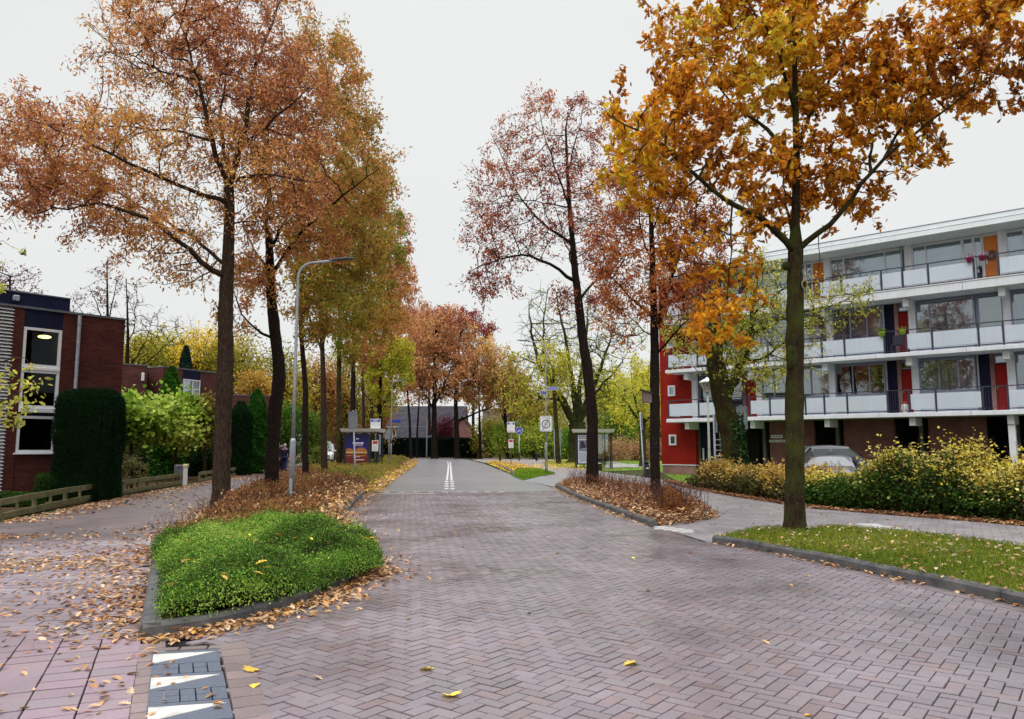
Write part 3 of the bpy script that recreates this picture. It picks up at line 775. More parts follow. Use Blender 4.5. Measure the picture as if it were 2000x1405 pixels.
# ---- kerbs
kerb_m = mat('kerb_concrete', (.045, .045, .05), .75, .35, scale=5, col2=(.12, .115, .11), bump=.4, bscale=120)
def kerb(line, wd=.13, h=.13, side=1, step=1.0, z0=-.05):
    l = np.array(line); seg = np.diff(l, axis=0); L = np.hypot(seg[:, 0], seg[:, 1]); cum = np.concatenate([[0], np.cumsum(L)])
    n = max(1, int(round(cum[-1] / step))); m = MB(); prof = [(0, z0), (.008, h - .03), (.035, h), (wd, h), (wd, z0)]
    for q in range(n):
        ts = np.linspace(cum[-1] * q / n + .004, cum[-1] * (q + 1) / n - .004, 4); dz = rng.normal() * .003; v = []
        for t_ in ts:
            p0 = np.array([np.interp(t_, cum, l[:, k]) for k in (0, 1)]); p1 = np.array([np.interp(t_ + .02, cum, l[:, k]) for k in (0, 1)]); pm = np.array([np.interp(t_ - .02, cum, l[:, k]) for k in (0, 1)])
            d = (p1 - pm) / np.linalg.norm(p1 - pm); nn = np.array([-d[1], d[0]]) * side
            for a, b in prof: v.append((*(p0 + nn * (a - .03)), b + (dz if b > 0 else 0)))
        f = []
        for s_ in range(3):
            for e in range(4):
                a, b = s_ * 5 + e, s_ * 5 + e + 1
                f.append((a, b, b + 5, a + 5) if side > 0 else (a + 5, b + 5, b, a))
        f += [(0, 1, 2, 3, 4), (19, 18, 17, 16, 15)]
        m.add(v, f)
    o = m.build('kerb', kerb_m); tag(o, None, None, None, 'structure'); return o
kerb(bed_l_kerb, side=1); kerb(kerb_r1, side=1); kerb(kerb_r2, side=1)
kerb(gp([(276, 1249), (287, 1190), (296, 1130), (303, 1108)]), side=-1, wd=.17)
kerb(gp([(975, 912), (998, 923), (1002, 930)]), side=1)
kerb(gp([(742, 921), (768, 909), (778, 905)]), side=1, wd=.35)
# ------------------------------------------------------------------ beds, grass, litter, low planting
LIT = [(.11, .045, .022), (.26, .11, .045), (.42, .21, .09), (.52, .32, .16), (.58, .43, .28)]
YEL = [(.5, .24, .03), (.68, .42, .06), (.78, .58, .09)]
def bed(name, poly, z, m, ins=1.0):
    b = MB(); n = len(poly); c = np.mean(np.array(poly), 0)
    up = [tuple(c + (np.array(p) - c) * ins) for p in poly]
    b.add([(x, y, -.06) for x, y in poly] + [(x, y, z) for x, y in up], [tuple(range(n, 2 * n))] + [(i, (i + 1) % n, n + (i + 1) % n, n + i) for i in range(n)])
    o = b.build(name, m); o.data.polygons[0]
    if o.data.polygons[0].normal.z < 0: o.data.flip_normals()
    return tag(o, None, None, None, 'structure')
soil = mat('bed_soil', (.035, .02, .012), .95, .1, scale=9, col2=(.10, .05, .025), bump=.6, bscale=30)
bed_left = [*bed_l_kerb[1:-1]] + gp([(712, 966), (735, 949), (765, 930), (800, 911)]) + [(-11.4, 86), (-17.5, 86)] + gp([(690, 902), (640, 911), (560, 934), (480, 962), (420, 1000), (345, 1057), (303, 1108), (293, 1150), (287, 1240)])
bed('planting_bed', bed_left, .085, soil)
bed_r = gp([(1085, 952), (1112, 967), (1150, 983), (1200, 1002), (1250, 1020), (1274, 1029), (1345, 1023), (1410, 1011), (1372, 986), (1320, 962), (1250, 950), (1160, 938), (1105, 939)])
bed('planting_bed', bed_r, .085, soil, .80)
grass_r = [*kerb_r1[:-2], (9, 3.5), (13, 7.5)] + gp([(2000, 1078), (1760, 1047), (1640, 1039), (1480, 1042)])
turf = mat('turf', (.05, .05, .012), .95, .1, scale=5, col2=(.09, .13, .02), bump=.5, bscale=60)
bed('grass_verge', grass_r, .09, turf)
lawn = mat('lawn', (.085, .15, .02), .9, .1, scale=1.2, col2=(.15, .24, .03), bump=.6, bscale=50)
lawn_a = gp([(1170, 921), (1280, 917), (1345, 950), (1410, 960), (1560, 985), (1500, 900), (1300, 884), (1080, 886), (1060, 893), (1100, 905), (1062, 914)])
sheet('lawn', [(x, y) for x, y in lawn_a], -.02, lawn)
sheet('lawn', gp([(1060, 900), (1110, 898), (1185, 903), (1178, 915), (1120, 914), (1062, 908)]), .005, lawn)
sheet('grass_verge', gp([(1000, 930), (1022, 939), (1060, 930), (1084, 926), (1050, 917), (1010, 917)]), .03, lawn)
sheet('grass_verge', gp([(948, 905), (985, 921), (1005, 931), (1020, 915), (990, 908), (965, 902)]), .02, turf)
# garden ground left of the fence and the woodland floor by the bend
garden = mat('garden_ground', (.03, .02, .012), .95, .1, scale=3, col2=(.09, .05, .025), bump=.5)
sheet('garden_ground', [(-40, 14), *gp([(-200, 1050), (0, 1012), (240, 966), (380, 940), (475, 920), (530, 908), (600, 900)]), (-30, 100), (-70, 100), (-70, 14)], -.03, garden)
sheet('woodland_floor', [(-40, 112), (-12, 103), (-7, 107), (2, 104), (45, 100), (60, 150), (-60, 150)], -.04, mat('leafy_floor', (.10, .035, .015), .95, .1, scale=3, col2=(.22, .09, .035)))

def stuff(name, me, m, label):
    o = link(name, me, m); tag(o, label, None, None, 'stuff'); return o
def p3(xy, z): return np.column_stack([xy, np.broadcast_to(z, len(xy))])
LM = leaf_mat('leaf', .45); LMD = leaf_mat('leaf_dry', .12, .55, .3)
# grass blades
def blades(name, poly, n, h, ramp, z, label, clumpy=.5):
    q = scatter(poly, n)
    if clumpy: q = q[(wob(p3(q, 0), 2.2, 4) + rng.normal(size=len(q)) * .5) > -clumpy - .1]
    k = len(q); x = rng.normal(size=(k, 3)) * np.array([.55, .55, 0]) + np.array([0, 0, 1]); x /= np.linalg.norm(x, axis=1)[:, None]
    a = rng.normal(size=(k, 3)); y = np.cross(x, a); y /= np.linalg.norm(y, axis=1)[:, None]; M = np.stack([x, y, np.cross(x, y)], 2)
    hh = h * (.5 + rng.random(k))
    stuff(name, leaves_mesh(name, p3(q, z) , hh, 'blade', pal(p3(q, 0), ramp, f=.9, seed=5), rot=M), LM, label)
blades('grass', grass_r, 70000, .07, [(.08, .12, .01), (.16, .24, .015), (.28, .33, .03), (.40, .38, .06)], .115, 'short mossy grass on the kerbed strip around the big orange tree')
blades('grass', gp([(1000, 930), (1022, 939), (1060, 930), (1084, 926), (1050, 917), (1010, 917)]), 9000, .12, [(.10, .19, .01), (.2, .36, .02), (.34, .44, .04)], .06, 'bright green grass patch at the foot of the zone sign post', 0)
blades('grass', lawn_a, 26000, .11, [(.10, .2, .012), (.2, .37, .025), (.32, .43, .04)], .03, 'lawn beside the red brick end wall of the flats', 0)
# fallen leaves
def litter(name, q, size, ramp, z, label, kind='oak', stack=.02, jit=.3, flat=.93):
    zz = z + np.abs(rng.normal(size=len(q))) * stack
    p = p3(q, 0); p[:, 2] = zz
    stuff(name, leaves_mesh(name, p, size, kind, pal(p, ramp, f=1.5, seed=8, jit=jit, val=.25), flat=flat, sj=.4), LMD, label)
def beside(line, n, w, side, off=0.0, clump=True):
    p, nn = along(line, n, w); d = np.abs(rng.normal(size=n)) * w + off
    q = p + nn * d[:, None] * side
    if clump: q = q[(wob(p3(q, 0), 1.7, 3) + rng.normal(size=n) * .6) > -.25]
    return q
litter('fallen_leaves', np.concatenate([beside(bed_l_kerb[:8], 1700, .13, -1, .02), beside(bed_l_kerb[3:9], 500, .3, -1, .02), beside(bed_l_kerb[8:], 1300, .28, -1, .0)]), .072, LIT[1:] + YEL[:1], .012, 'drift of brown and yellow oak leaves along the kerb of the left planting bed', stack=.025)
ql = beside([G(272, 1262), G(290, 1150), G(303, 1105), G(345, 1060), G(420, 1000), G(480, 962)], 3600, .38, 1, .02)
litter('fallen_leaves', ql, .072, LIT, .012, 'brown leaves heaped on the tiles along the left edge of the planting bed', stack=.02)
q = np.concatenate([scatter([G(-150, 1240), G(290, 1245), G(302, 1110), G(345, 1058), G(-150, 1062)], 700), scatter([G(-100, 1405), G(480, 1405), G(280, 1245), G(-100, 1240)], 90)])
q2 = scatter([G(-100, 1130), G(200, 1110), G(240, 1050), G(-100, 1040)], 1900); q2 = q2[wob(p3(q2, 0), .9, 12) > .05]
litter('fallen_leaves', np.concatenate([q, q2]), .072, LIT[1:], .014, 'oak leaves strewn over the purple pavement tiles', stack=.006)
q3 = scatter(path_l, 5200); q3 = q3[(wob(p3(q3, 0), .5, 2) + rng.normal(size=len(q3)) * .3) > .1]
qf = beside(gp([(0, 1022), (240, 972), (380, 946), (480, 926), (560, 910)]), 5000, .5, -1, -.1)
litter('fallen_leaves', np.concatenate([q3, qf]), .10, LIT, .006, 'leaves lying on the cycle path beside the low wooden fence', stack=.015)
litter('fallen_leaves', np.concatenate([beside(kerb_r1, 420, .07, -1, .02), beside(kerb_r2, 520, .12, -1, .02)]), .072, LIT[1:] + YEL[:1], .014, 'narrow line of leaves in the gutter along the right kerb', stack=.02)
q = scatter(road_poly, 75); q = q[q[:, 1] < 16]
litter('fallen_leaves', q, .072, LIT[2:] + YEL, .012, 'single oak leaves scattered on the herringbone road', kind='oak', stack=.004)
q = np.concatenate([np.array([G(498, 1342), G(490, 1312), G(835, 1309), G(882, 1360), G(1235, 1298)]) ])
litter('fallen_leaves', q, .10, YEL[1:], .012, 'few yellow maple leaves lying on the brick road', kind='maple', stack=.004)
q = scatter(grass_r, 1500)
litter('fallen_leaves', q, .075, LIT[1:] + [(.55, .4, .28)], .12, 'leaves lying in the grass strip around the big orange tree', stack=.03)
q = scatter(bed_r, 11000); q_z = .01 + .085 * np.clip(edge_dist(q[:, 0], q[:, 1], bed_r) / .5, 0, 1)
litter('fallen_leaves', q, .10, LIT, q_z, 'thick brown leaf carpet under the two trees of the right bed', stack=.06, flat=.8)
hedge_front = gp([(1300, 940), (1345, 953), (1450, 972), (1600, 994), (1800, 1010), (2000, 1026)]) + [(13.5, 14.5)]
q = beside(hedge_front, 7500, .28, 1, -.12, False)
litter('fallen_leaves', q, .09, LIT[:4], .01, 'band of brown leaves along the foot of the yellowing hedge', stack=.03, flat=.8)
q = scatter(right_pave, 420); litter('fallen_leaves', q, .08, LIT[1:], .006, 'few leaves on the pavement behind the grass strip', stack=.004)
q = np.concatenate([scatter(gp([(948, 905), (985, 921), (1015, 931), (1060, 918), (1020, 907), (965, 900)]), 4200), scatter(gp([(1060, 900), (1110, 898), (1185, 903), (1178, 915), (1120, 914), (1062, 908)]), 1500), scatter(gp([(1030, 920), (1060, 917), (1150, 918), (1100, 905), (1040, 908)]), 800)])
litter('fallen_leaves', q, .13, YEL, .04, 'yellow leaves around the bus stop pole on the far pavement', kind='oval', stack=.03)
q = scatter(lawn_a, 1500); litter('fallen_leaves', q, .12, YEL[1:] + [(.6, .5, .3)], .07, 'pale leaves dotted over the lawn by the flats', kind='oval', stack=.02)
q = np.concatenate([beside([*gp([(712, 966), (735, 949), (765, 930), (800, 911)]), (-11, 86)], 6500, .5, 1, -.5, False)])
litter('fallen_leaves', q, .12, LIT[2:] + YEL, .06, 'yellow and orange leaves along the left kerb towards the far bus stop', stack=.07, flat=.75)
q = scatter([(-40, 112), (-12, 103.5), (-7, 107.5), (2, 104.5), (20, 104), (20, 110), (-40, 116)], 3500)
litter('fallen_leaves', q, .2, LIT[1:4], .02, 'rusty leaf litter under the trees at the road bend', stack=.05)

# ---- low planting in the left bed: brown spiraea, then green and gold towards the bus stop
def scrub(name, poly, n, hgt, size, ramp, label, z=.1, stems=0, kind='oval', f=.9, dens=None, top=.35, stemcol=None, seed=3, trans=LM):
    q = scatter(poly, n)
    hm = hgt * np.clip(.58 + .42 * wob(p3(q, 0), 1.4, seed) + .3 * wob(p3(q, 0), 4.5, seed + 3), .12, 1.45) * np.clip(edge_dist(q[:, 0], q[:, 1], poly) / .35, .25, 1)
    u = rng.random(len(q)) ** top; p = p3(q, 0); p[:, 2] = z + hm * u
    col = pal(p, ramp, f=f, seed=seed)
    o = thing(name, label, 'shrub', (float(np.mean(q[:, 0])), float(np.mean(q[:, 1])), z)) if False else None
    me = leaves_mesh(name, p, size, kind, col); 
    o = stuff(name, me, trans, label)
    if stems:
        s = scatter(poly, stems); hs = hgt * (.7 + .6 * rng.random(stems)); V = []; I = []; nv = 0
        a = p3(s, z - .05); b = a + np.column_stack([rng.normal(size=(stems, 2)) * .16 * hgt, hs * .55]); c = b + np.column_stack([rng.normal(size=(stems, 2)) * .22 * hgt, hs * .5])
        r = np.array([.005, .004, .002])
        an = np.arange(3) * 2.094
        off = np.column_stack([np.cos(an), np.sin(an), 0 * an])
        V = np.stack([a[:, None] + off[None] * r[0], b[:, None] + off[None] * r[1], c[:, None] + off[None] * r[2]], 1).reshape(-1, 3)
        base = (np.arange(stems) * 9)[:, None]; quad = []
        for l in range(2):
            for k in range(3): quad.append([l * 3 + k, l * 3 + (k + 1) % 3, l * 3 + 3 + (k + 1) % 3, l * 3 + 3 + k])
        I = (base[:, :, None] + np.array(quad)[None]).reshape(-1)
        sm = np_mesh('stems', V, I, np.full(stems * 6, 4))
        so_ = link('stems', sm, mat('stem_bark', (.06, .028, .02), .8, .2, scale=30) if stemcol is None else stemcol, o)
    return o
BRN = [(.05, .018, .01), (.15, .045, .02), (.30, .10, .035), (.42, .2, .07), (.20, .19, .03)]
bl_near = gp([(345, 1052), (420, 998), (480, 960), (560, 932), (600, 925), (720, 950), (708, 966), (690, 984), (672, 1004), (655, 1030)]) + [(-2.7, 12.7), (-3.2, 12.2), (-5.6, 12)]
scrub('undergrowth', bl_near, 30000, .40, .055, BRN, 'russet brown low shrubs behind the bright green mound', stems=2600, seed=4, f=2.0)
litter('fallen_leaves', np.concatenate([scatter(bl_near, 2600), beside(bed_l_kerb[9:], 2200, .5, 1, .0, False)]), .095, LIT[1:] + YEL[:1], .13, 'orange leaves caught in the russet shrubs of the left bed', stack=.14, flat=.5)
bl_mid = gp([(560, 932), (640, 911), (690, 902), (760, 905), (790, 913), (765, 930), (735, 949), (720, 952), (600, 928)])
scrub('undergrowth', bl_mid, 30000, .4, .08, [(.10, .10, .015), (.2, .23, .03), (.34, .32, .05), (.5, .26, .06), (.3, .12, .04)], 'olive and gold ground cover around the tilted sign post', seed=6, f=.5)
scrub('undergrowth', [(-9.9, 64), (-11.4, 86), (-14, 100), (-17, 98), (-14, 80), (-12.2, 64)], 12000, .5, .13, [(.16, .13, .02), (.3, .24, .04), (.42, .3, .06)], 'yellow leaved ground cover beyond the left bus stop', seed=9)
scrub('undergrowth', gp([(1105, 941), (1160, 940), (1250, 952), (1330, 968), (1390, 1000), (1380, 1008), (1280, 1005), (1200, 985), (1130, 960)]), 2600, .55, .05, [(.16, .04, .04), (.28, .08, .05), (.45, .22, .08)], 'thin reddish twiggy shrubs around the trunks of the right bed', stems=650, top=.7, seed=12)
scrub('undergrowth', gp([(1270, 985), (1310, 980), (1350, 1000), (1345, 1014), (1290, 1012)]), 6000, .5, .085, [(.2, .07, .02), (.34, .14, .04), (.42, .22, .07)], 'orange brown leafy sprouts at the tip of the right bed', stems=300, kind='narrow', seed=14)

# ---- the bright green mound
def dome(poly, hgt, seed, inset=.55):
    q = scatter(poly, 200)
    xs = np.array(poly); lo, hi = xs.min(0) - .1, xs.max(0) + .1
    return lo, hi
mound = [(-3.0, 6.72), (-2.55, 7.05), (-2.15, 7.75), (-1.9, 8.7), (-1.62, 9.75), (-1.78, 10.6), (-2.1, 11.8), (-2.9, 12.4), (-4.2, 12.2), (-5.2, 11.4), (-4.75, 10.4), (-4.1, 9.2), (-3.55, 8.0)]
gs = thing('ground_cover_shrub', 'bright green dense low shrub mound in the kerbed tip of the bed', 'shrub', (-3.2, 9.6, .08))
def mound_h(x, y, seed=21):
    d = edge_dist(x, y, mound); p = np.column_stack([x, y, 0 * x])
    return np.sqrt(np.clip(1 - (1 - np.clip(d / .6, 0, 1)) ** 2, 0, 1)) * (.36 + .16 * wob(p, 1.8, seed) + .13 * wob(p, 5.5, seed + 1))
gx, gy = np.meshgrid(np.arange(-5.4, -1.4, .09), np.arange(6.6, 12.6, .09), indexing='ij'); fx_, fy_ = gx.ravel(), gy.ravel()
ins = inpoly(fx_, fy_, mound); hz = np.where(ins, mound_h(fx_, fy_) * .72, 0); idx = np.arange(len(fx_)).reshape(gx.shape)
Q = np.stack([idx[:-1, :-1], idx[1:, :-1], idx[1:, 1:], idx[:-1, 1:]], 2).reshape(-1, 4); Q = Q[ins[Q].all(1)]
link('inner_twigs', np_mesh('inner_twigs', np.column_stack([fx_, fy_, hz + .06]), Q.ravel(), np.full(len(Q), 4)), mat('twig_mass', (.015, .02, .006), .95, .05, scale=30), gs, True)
q = scatter(mound, 150000); hh = mound_h(q[:, 0], q[:, 1]); u = rng.random(len(q)) ** .28
p = p3(q, 0); p[:, 2] = .1 + hh * u + np.abs(rng.normal(size=len(q))) * .025; p[:, :2] += rng.normal(size=(len(q), 2)) * .03
up = rng.random(len(q)) < .09; p[up, 2] += rng.random(up.sum()) * .13
link('foliage', leaves_mesh('foliage', p, .0225, 'oval', pal(p, [(.05, .035, .012), (.035, .10, .01), (.10, .24, .02), (.20, .36, .035), (.40, .50, .10)], f=3.0, seed=31, jit=.26, amp=.45), droop=-.25), leaf_mat('leaf_glossy', .3, .5, .2), gs, True)
litter('fallen_leaves', scatter(mound, 70), .09, YEL + LIT[2:3], .40, 'few leaves caught on top of the bright green mound', stack=.05)

# ---- clipped hedges and bushes
def clipped(name, label, poly, z1, n, size, ramp, kind='narrow', cat='hedge', seed=3, rough=.05, round_=.25, coremat=None, z0=0.0, group=None, stems=False):
    c = np.mean(np.array(poly), 0); o = thing(name, label, cat, (c[0], c[1], 0), 0, group)
    area = []; pts = np.array(poly); per = np.hypot(*(pts - np.roll(pts, -1, 0)).T).sum()
    nt_ = n
    side = rng.random(nt_) < per * z1 / (per * z1 + abs(np.sum(pts[:, 0] * np.roll(pts[:, 1], -1) - pts[:, 1] * np.roll(pts[:, 0], -1))) / 2)
    ns = side.sum(); pl, nn = along(list(poly) + [poly[0]], ns, 0); sgn = 1 if np.sum(pts[:, 0] * np.roll(pts[:, 1], -1) - pts[:, 1] * np.roll(pts[:, 0], -1)) < 0 else -1
    zz = rng.random(ns) * (z1 - z0) + z0; pull = np.clip((zz - (z1 - round_)) / round_, 0, 1) ** 2 * round_ * .6
    ps = np.column_stack([pl, zz]); bul = rough * wob(ps, 2.5, seed) + np.abs(rng.normal(size=ns)) * rough * .5
    ps[:, :2] += nn * (sgn * (bul - pull))[:, None]
    qt = scatter(poly, nt_ - ns); et = edge_dist(qt[:, 0], qt[:, 1], poly); pt = p3(qt, 0)
    pt[:, 2] = z1 - np.clip(1 - et / round_, 0, 1) ** 2 * round_ * .7 + rough * wob(p3(qt, 0), 2.5, seed) + np.abs(rng.normal(size=len(qt))) * rough * .5
    p = np.concatenate([ps, pt])
    link('foliage', leaves_mesh('foliage', p, size, kind, pal(p, ramp, f=1.6, seed=seed)), leaf_mat('leaf_dark', .15, .6, .08), o, True)
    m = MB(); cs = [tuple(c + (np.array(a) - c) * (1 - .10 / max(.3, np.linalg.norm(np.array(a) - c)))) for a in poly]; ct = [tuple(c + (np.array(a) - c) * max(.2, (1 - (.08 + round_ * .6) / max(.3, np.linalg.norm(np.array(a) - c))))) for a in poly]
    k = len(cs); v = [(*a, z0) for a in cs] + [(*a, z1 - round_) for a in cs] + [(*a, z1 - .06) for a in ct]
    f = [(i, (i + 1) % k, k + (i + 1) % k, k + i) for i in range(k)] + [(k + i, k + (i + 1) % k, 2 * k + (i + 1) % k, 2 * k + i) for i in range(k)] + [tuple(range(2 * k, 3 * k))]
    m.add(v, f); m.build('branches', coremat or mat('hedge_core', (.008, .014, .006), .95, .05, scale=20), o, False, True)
    return o
def bush(name, label, px, py, rx, ry, Y, n, size, ramp, kind='oval', cat='shrub', group=None, dY=None, seed=5, shell=.45, trunk=None, ground=True, hollow=.3):
    """loose crown of leaf clumps on visible stems"""
    global rng
    rng = np.random.default_rng(seed * 31 + int(px)); m = Y / F
    c = P(px, py, Y); rad = np.array([rx * m, dY or rx * m * .8, ry * m])
    base = np.array([c[0], c[1], 0.0]); o = thing(name, label, cat, base, 0, group)
    nc = max(14, int(60 * min(3, rad[0] * rad[2] / 3))); q = rng.normal(size=(nc, 3)); q /= np.linalg.norm(q, axis=1)[:, None]
    q *= (hollow + (1 - hollow) * rng.random(nc) ** .5)[:, None]; cl = c + q * rad; cl[:, 2] = np.maximum(cl[:, 2], .15)
    sp_ = np.mean(rad) * (.16 + .16 * rng.random(nc))
    i = rng.integers(0, nc, n); p = cl[i] + rng.normal(size=(n, 3)) * sp_[i][:, None]
    p = p[p[:, 2] > .03]
    me = leaves_mesh('foliage', p, size, kind, pal(p, ramp, f=1.2 / max(.4, np.mean(rad)), seed=seed, base=.5, amp=.35))
    sk = Skel(); tb = base + np.array([0, 0, -.03]); top = c + np.array([0, 0, -rad[2] * (.5 if trunk else .7)])
    if top[2] < .2: top[2] = .2
    sk.line([tb, (tb + top) / 2 + rng.normal(size=3) * .05, top], [trunk or .04, (trunk or .04) * .85, (trunk or .04) * .7], max(.15, top[2] / 6))
    pos = [np.array(x) for x in sk.p]; par = list(sk.par); nt0 = len(pos)
    for a in cl:
        j = nt0 - 1 if trunk else int(rng.integers(0, nt0)); mid = (pos[j] + a) / 2 + rng.normal(size=3) * .1 * np.mean(rad)
        pos.append(mid); par.append(j); pos.append(a); par.append(len(pos) - 2)
    rr = np.full(len(pos), .012 * max(1, m * 40)); rr[:nt0] = sk.r; rr[nt0:][1::2] *= .5
    if trunk: rr[nt0:] *= 1.5
    v, I, S = limb_tubes(np.array(pos), np.array(par), rr)
    link('stems' if not trunk else 'trunk', np_mesh('stems', v, I, S), bark_mat('bark_brown', (.018, .011, .008), (.07, .045, .03)), o, True)
    link('foliage' if not trunk else 'crown', me, LM, o, True)
    return o
# ------------------------------------------------------------------ hedge on the right: dark green below, yellow tips
rng = np.random.default_rng(11)
def yellow_hedge(name, label, front, depth, hfun, n, seed, size, low_ramp, top_ramp):
    """front: ground line; leaf sprays on many stems, height along the line from hfun(0..1)"""
    global rng
    rng = np.random.default_rng(seed)
    l = np.array(front); seg = np.diff(l, axis=0); L = np.hypot(seg[:, 0], seg[:, 1]); cum = np.concatenate([[0], np.cumsum(L)])
    at = lambda t_: np.stack([np.interp(t_ * cum[-1], cum, l[:, 0]), np.interp(t_ * cum[-1], cum, l[:, 1])], -1)
    mid = at(np.array([.5]))[0]; o = thing(name, label, 'hedge', (mid[0] + .6, mid[1] + .8, 0))
    ns = int(n / 16); t_ = rng.random(ns); dn = rng.random(ns)
    d = at(np.clip(t_ + .01, 0, 1)) - at(np.clip(t_ - .01, 0, 1)); d /= np.linalg.norm(d, axis=1)[:, None]; nn = np.stack([-d[:, 1], d[:, 0]], 1)
    b = at(t_) + nn * (dn * depth)[:, None]
    hh = hfun(t_) * (.72 + .26 * rng.random(ns) + .17 * wob(p3(b, 0), 2.4, seed) + .22 * (rng.random(ns) < .05)) * np.clip(.35 + np.minimum(dn, 1.15 - dn) * 3.2, .4, 1)
    lean = rng.normal(size=(ns, 2)) * .12
    base = p3(b, -.02); top = base.copy(); top[:, :2] += lean * hh[:, None] - nn * (.1 * (1 - dn))[:, None]; top[:, 2] = hh
    k = 16; u = rng.random((ns, k)) ** .62
    p = base[:, None] + (top - base)[:, None] * u[:, :, None] + rng.normal(size=(ns, k, 3)) * np.array([.075, .075, .04]); p = p.reshape(-1, 3)
    uu = u.ravel() * (hh / hfun(t_)).repeat(k); p[:, 2] = np.maximum(p[:, 2], .03)
    tt = np.clip((uu - .45) * 2.3 + .55 * wob(p, 1.5, seed + 2) + .22 * rng.normal(size=len(p)), 0, 1)
    lo = pal(p, low_ramp, f=1.2, seed=seed); hi = pal(p, top_ramp, f=1.6, seed=seed + 5)
    C = np.where((rng.random(len(p)) < tt)[:, None], hi, lo)
    link('foliage', leaves_mesh('foliage', p, size, 'round', C, flat=.35, sj=.4), LM, o, True)
    off = np.column_stack([np.cos(np.arange(3) * 2.094), np.sin(np.arange(3) * 2.094), np.zeros(3)])
    V = np.stack([base[:, None] + off * .008, top[:, None] + off * .003], 1).reshape(-1, 3)
    quad = np.array([[0, 1, 4, 3], [1, 2, 5, 4], [2, 0, 3, 5]]); I = ((np.arange(ns) * 6)[:, None, None] + quad[None]).reshape(-1)
    link('stems', np_mesh('stems', V, I, np.full(ns * 3, 4)), mat('stem_bark', (.06, .028, .02), .8, .2, scale=30), o, True)
GRN = [(.012, .04, .006), (.03, .09, .01), (.07, .17, .015), (.14, .18, .03)]
YTOP = [(.26, .2, .03), (.62, .48, .05), (.8, .66, .13), (.85, .74, .32)]
h1 = [np.array(a) for a in gp([(1345, 951), (1450, 969), (1545, 984)])]
yellow_hedge('hedge', 'low bronze and yellow hedge in front of the red end wall', h1, 1.6, lambda t_: .95 + .1 * np.sin(t_ * 9), 26000, 41, .07, [(.05, .03, .012), (.10, .08, .02), (.09, .12, .02)], [(.32, .16, .03), (.58, .38, .07), (.72, .56, .18)])
h2 = [np.array(a) for a in gp([(1552, 986), (1600, 990), (1700, 999), (1800, 1007), (2000, 1023)])] + [np.array((13.6, 14.6))]
def hf(t_):
    X = np.array([0, .08, .14, .22, .31, .36, .39, .44, .5, .54, .57, .62, .8, 1]); H = np.array([.95, .86, .98, 1.12, 1.66, 1.22, 1.34, 1.74, 1.3, 1.2, 1.22, 1.5, 1.4, 1.45])
    return np.interp(t_, X, H)
yellow_hedge('hedge', 'tall yellow topped hedge with dark green lower leaves before the parked cars', h2, 1.9, hf, 105000, 43, .06, GRN, YTOP)

# ------------------------------------------------------------------ clipped evergreens and garden plants, left
YEW = [(.003, .012, .004), (.006, .024, .006), (.014, .05, .01)]
c0 = GX(168, 24.1); dx_, dy_ = np.array([.76, .65]), np.array([-.65, .76])
def rect(c, a, b, ang=None):
    c = np.array(c[:2]); u = dx_ if ang is None else np.array([math.cos(ang), math.sin(ang)]); v = np.array([-u[1], u[0]])
    return [tuple(c + u * sx * a / 2 + v * sy * b / 2) for sx, sy in ((-1, -1), (1, -1), (1, 1), (-1, 1))]
def rrect(c, a, b, ang=None, k=20, e=4.0):
    c = np.array(c[:2]); u = dx_ if ang is None else np.array([math.cos(ang), math.sin(ang)]); v = np.array([-u[1], u[0]]); o = []
    for i in range(k):
        t_ = 2 * math.pi * i / k; cx_, sx_ = math.cos(t_), math.sin(t_); r_ = (abs(cx_) ** e + abs(sx_) ** e) ** (-1 / e)
        o.append(tuple(c + u * r_ * cx_ * a / 2 + v * r_ * sx_ * b / 2))
    return o
clipped('yew', 'tall dark clipped yew block at the corner of the brick house', rrect(c0, 1.75, 1.35, 0.1), 3.3, 60000, .055, YEW, seed=3, round_=.4, rough=.075)
clipped('box_hedge', 'low clipped box hedge in front of the dark yew block', rrect((-13.55, 23.75), 1.75, .8, .1), .72, 15000, .035, [(.01, .03, .005), (.03, .08, .01), (.07, .17, .02)], 'oval', seed=4, round_=.1, rough=.03)
clipped('box_hedge', 'very low box hedge behind the near end of the wooden fence', rrect((-14.0, 21.2), 2.3, .6, .2), .33, 12000, .035, [(.01, .03, .005), (.03, .08, .01), (.08, .17, .02)], 'oval', seed=5, round_=.1, rough=.03)
clipped('conifer', 'dark column shaped conifer hedge beyond the fence end', rrect(GX(466, 43), 1.15, 1.15, 0, 12, 2.5), 4.1, 20000, .10, YEW, cat='conifer', seed=6, round_=1.0)
def cone_tree(name, label, px, Y, h, r, n, size, ramp, seed, cat='conifer'):
    global rng
    rng = np.random.default_rng(seed); b = GX(px, Y); o = thing(name, label, cat, b)
    u = rng.random(n) ** .8; a = rng.random(n) * 6.283; rr = r * np.clip(np.sqrt(1 - u) * 1.15, 0.04, 1) * (.75 + .25 * rng.random(n)) * (1 + .14 * np.sin(a * 5 + u * 30))
    p = np.column_stack([b[0] + rr * np.cos(a), b[1] + rr * np.sin(a), .1 + u * h])
    link('foliage', leaves_mesh('foliage', p, size, 'oval', pal(p, ramp, f=1.5, seed=seed), droop=-.3), leaf_mat('leaf_dark', .15, .6, .08), o, True)
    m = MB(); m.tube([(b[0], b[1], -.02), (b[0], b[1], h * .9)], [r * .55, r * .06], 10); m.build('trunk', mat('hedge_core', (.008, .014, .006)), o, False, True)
    return o
cone_tree('conifer', 'bright green pointed conifer beside the dark column hedge', 497, 46, 4.9, .95, 22000, .11, [(.012, .05, .008), (.03, .12, .012), (.07, .22, .02)], 71)
cone_tree('conifer', 'blue grey spruce rising behind the flat roofed houses', 353, 75, 11.3, 1.15, 9000, .22, [(.012, .03, .022), (.03, .06, .05)], 72)
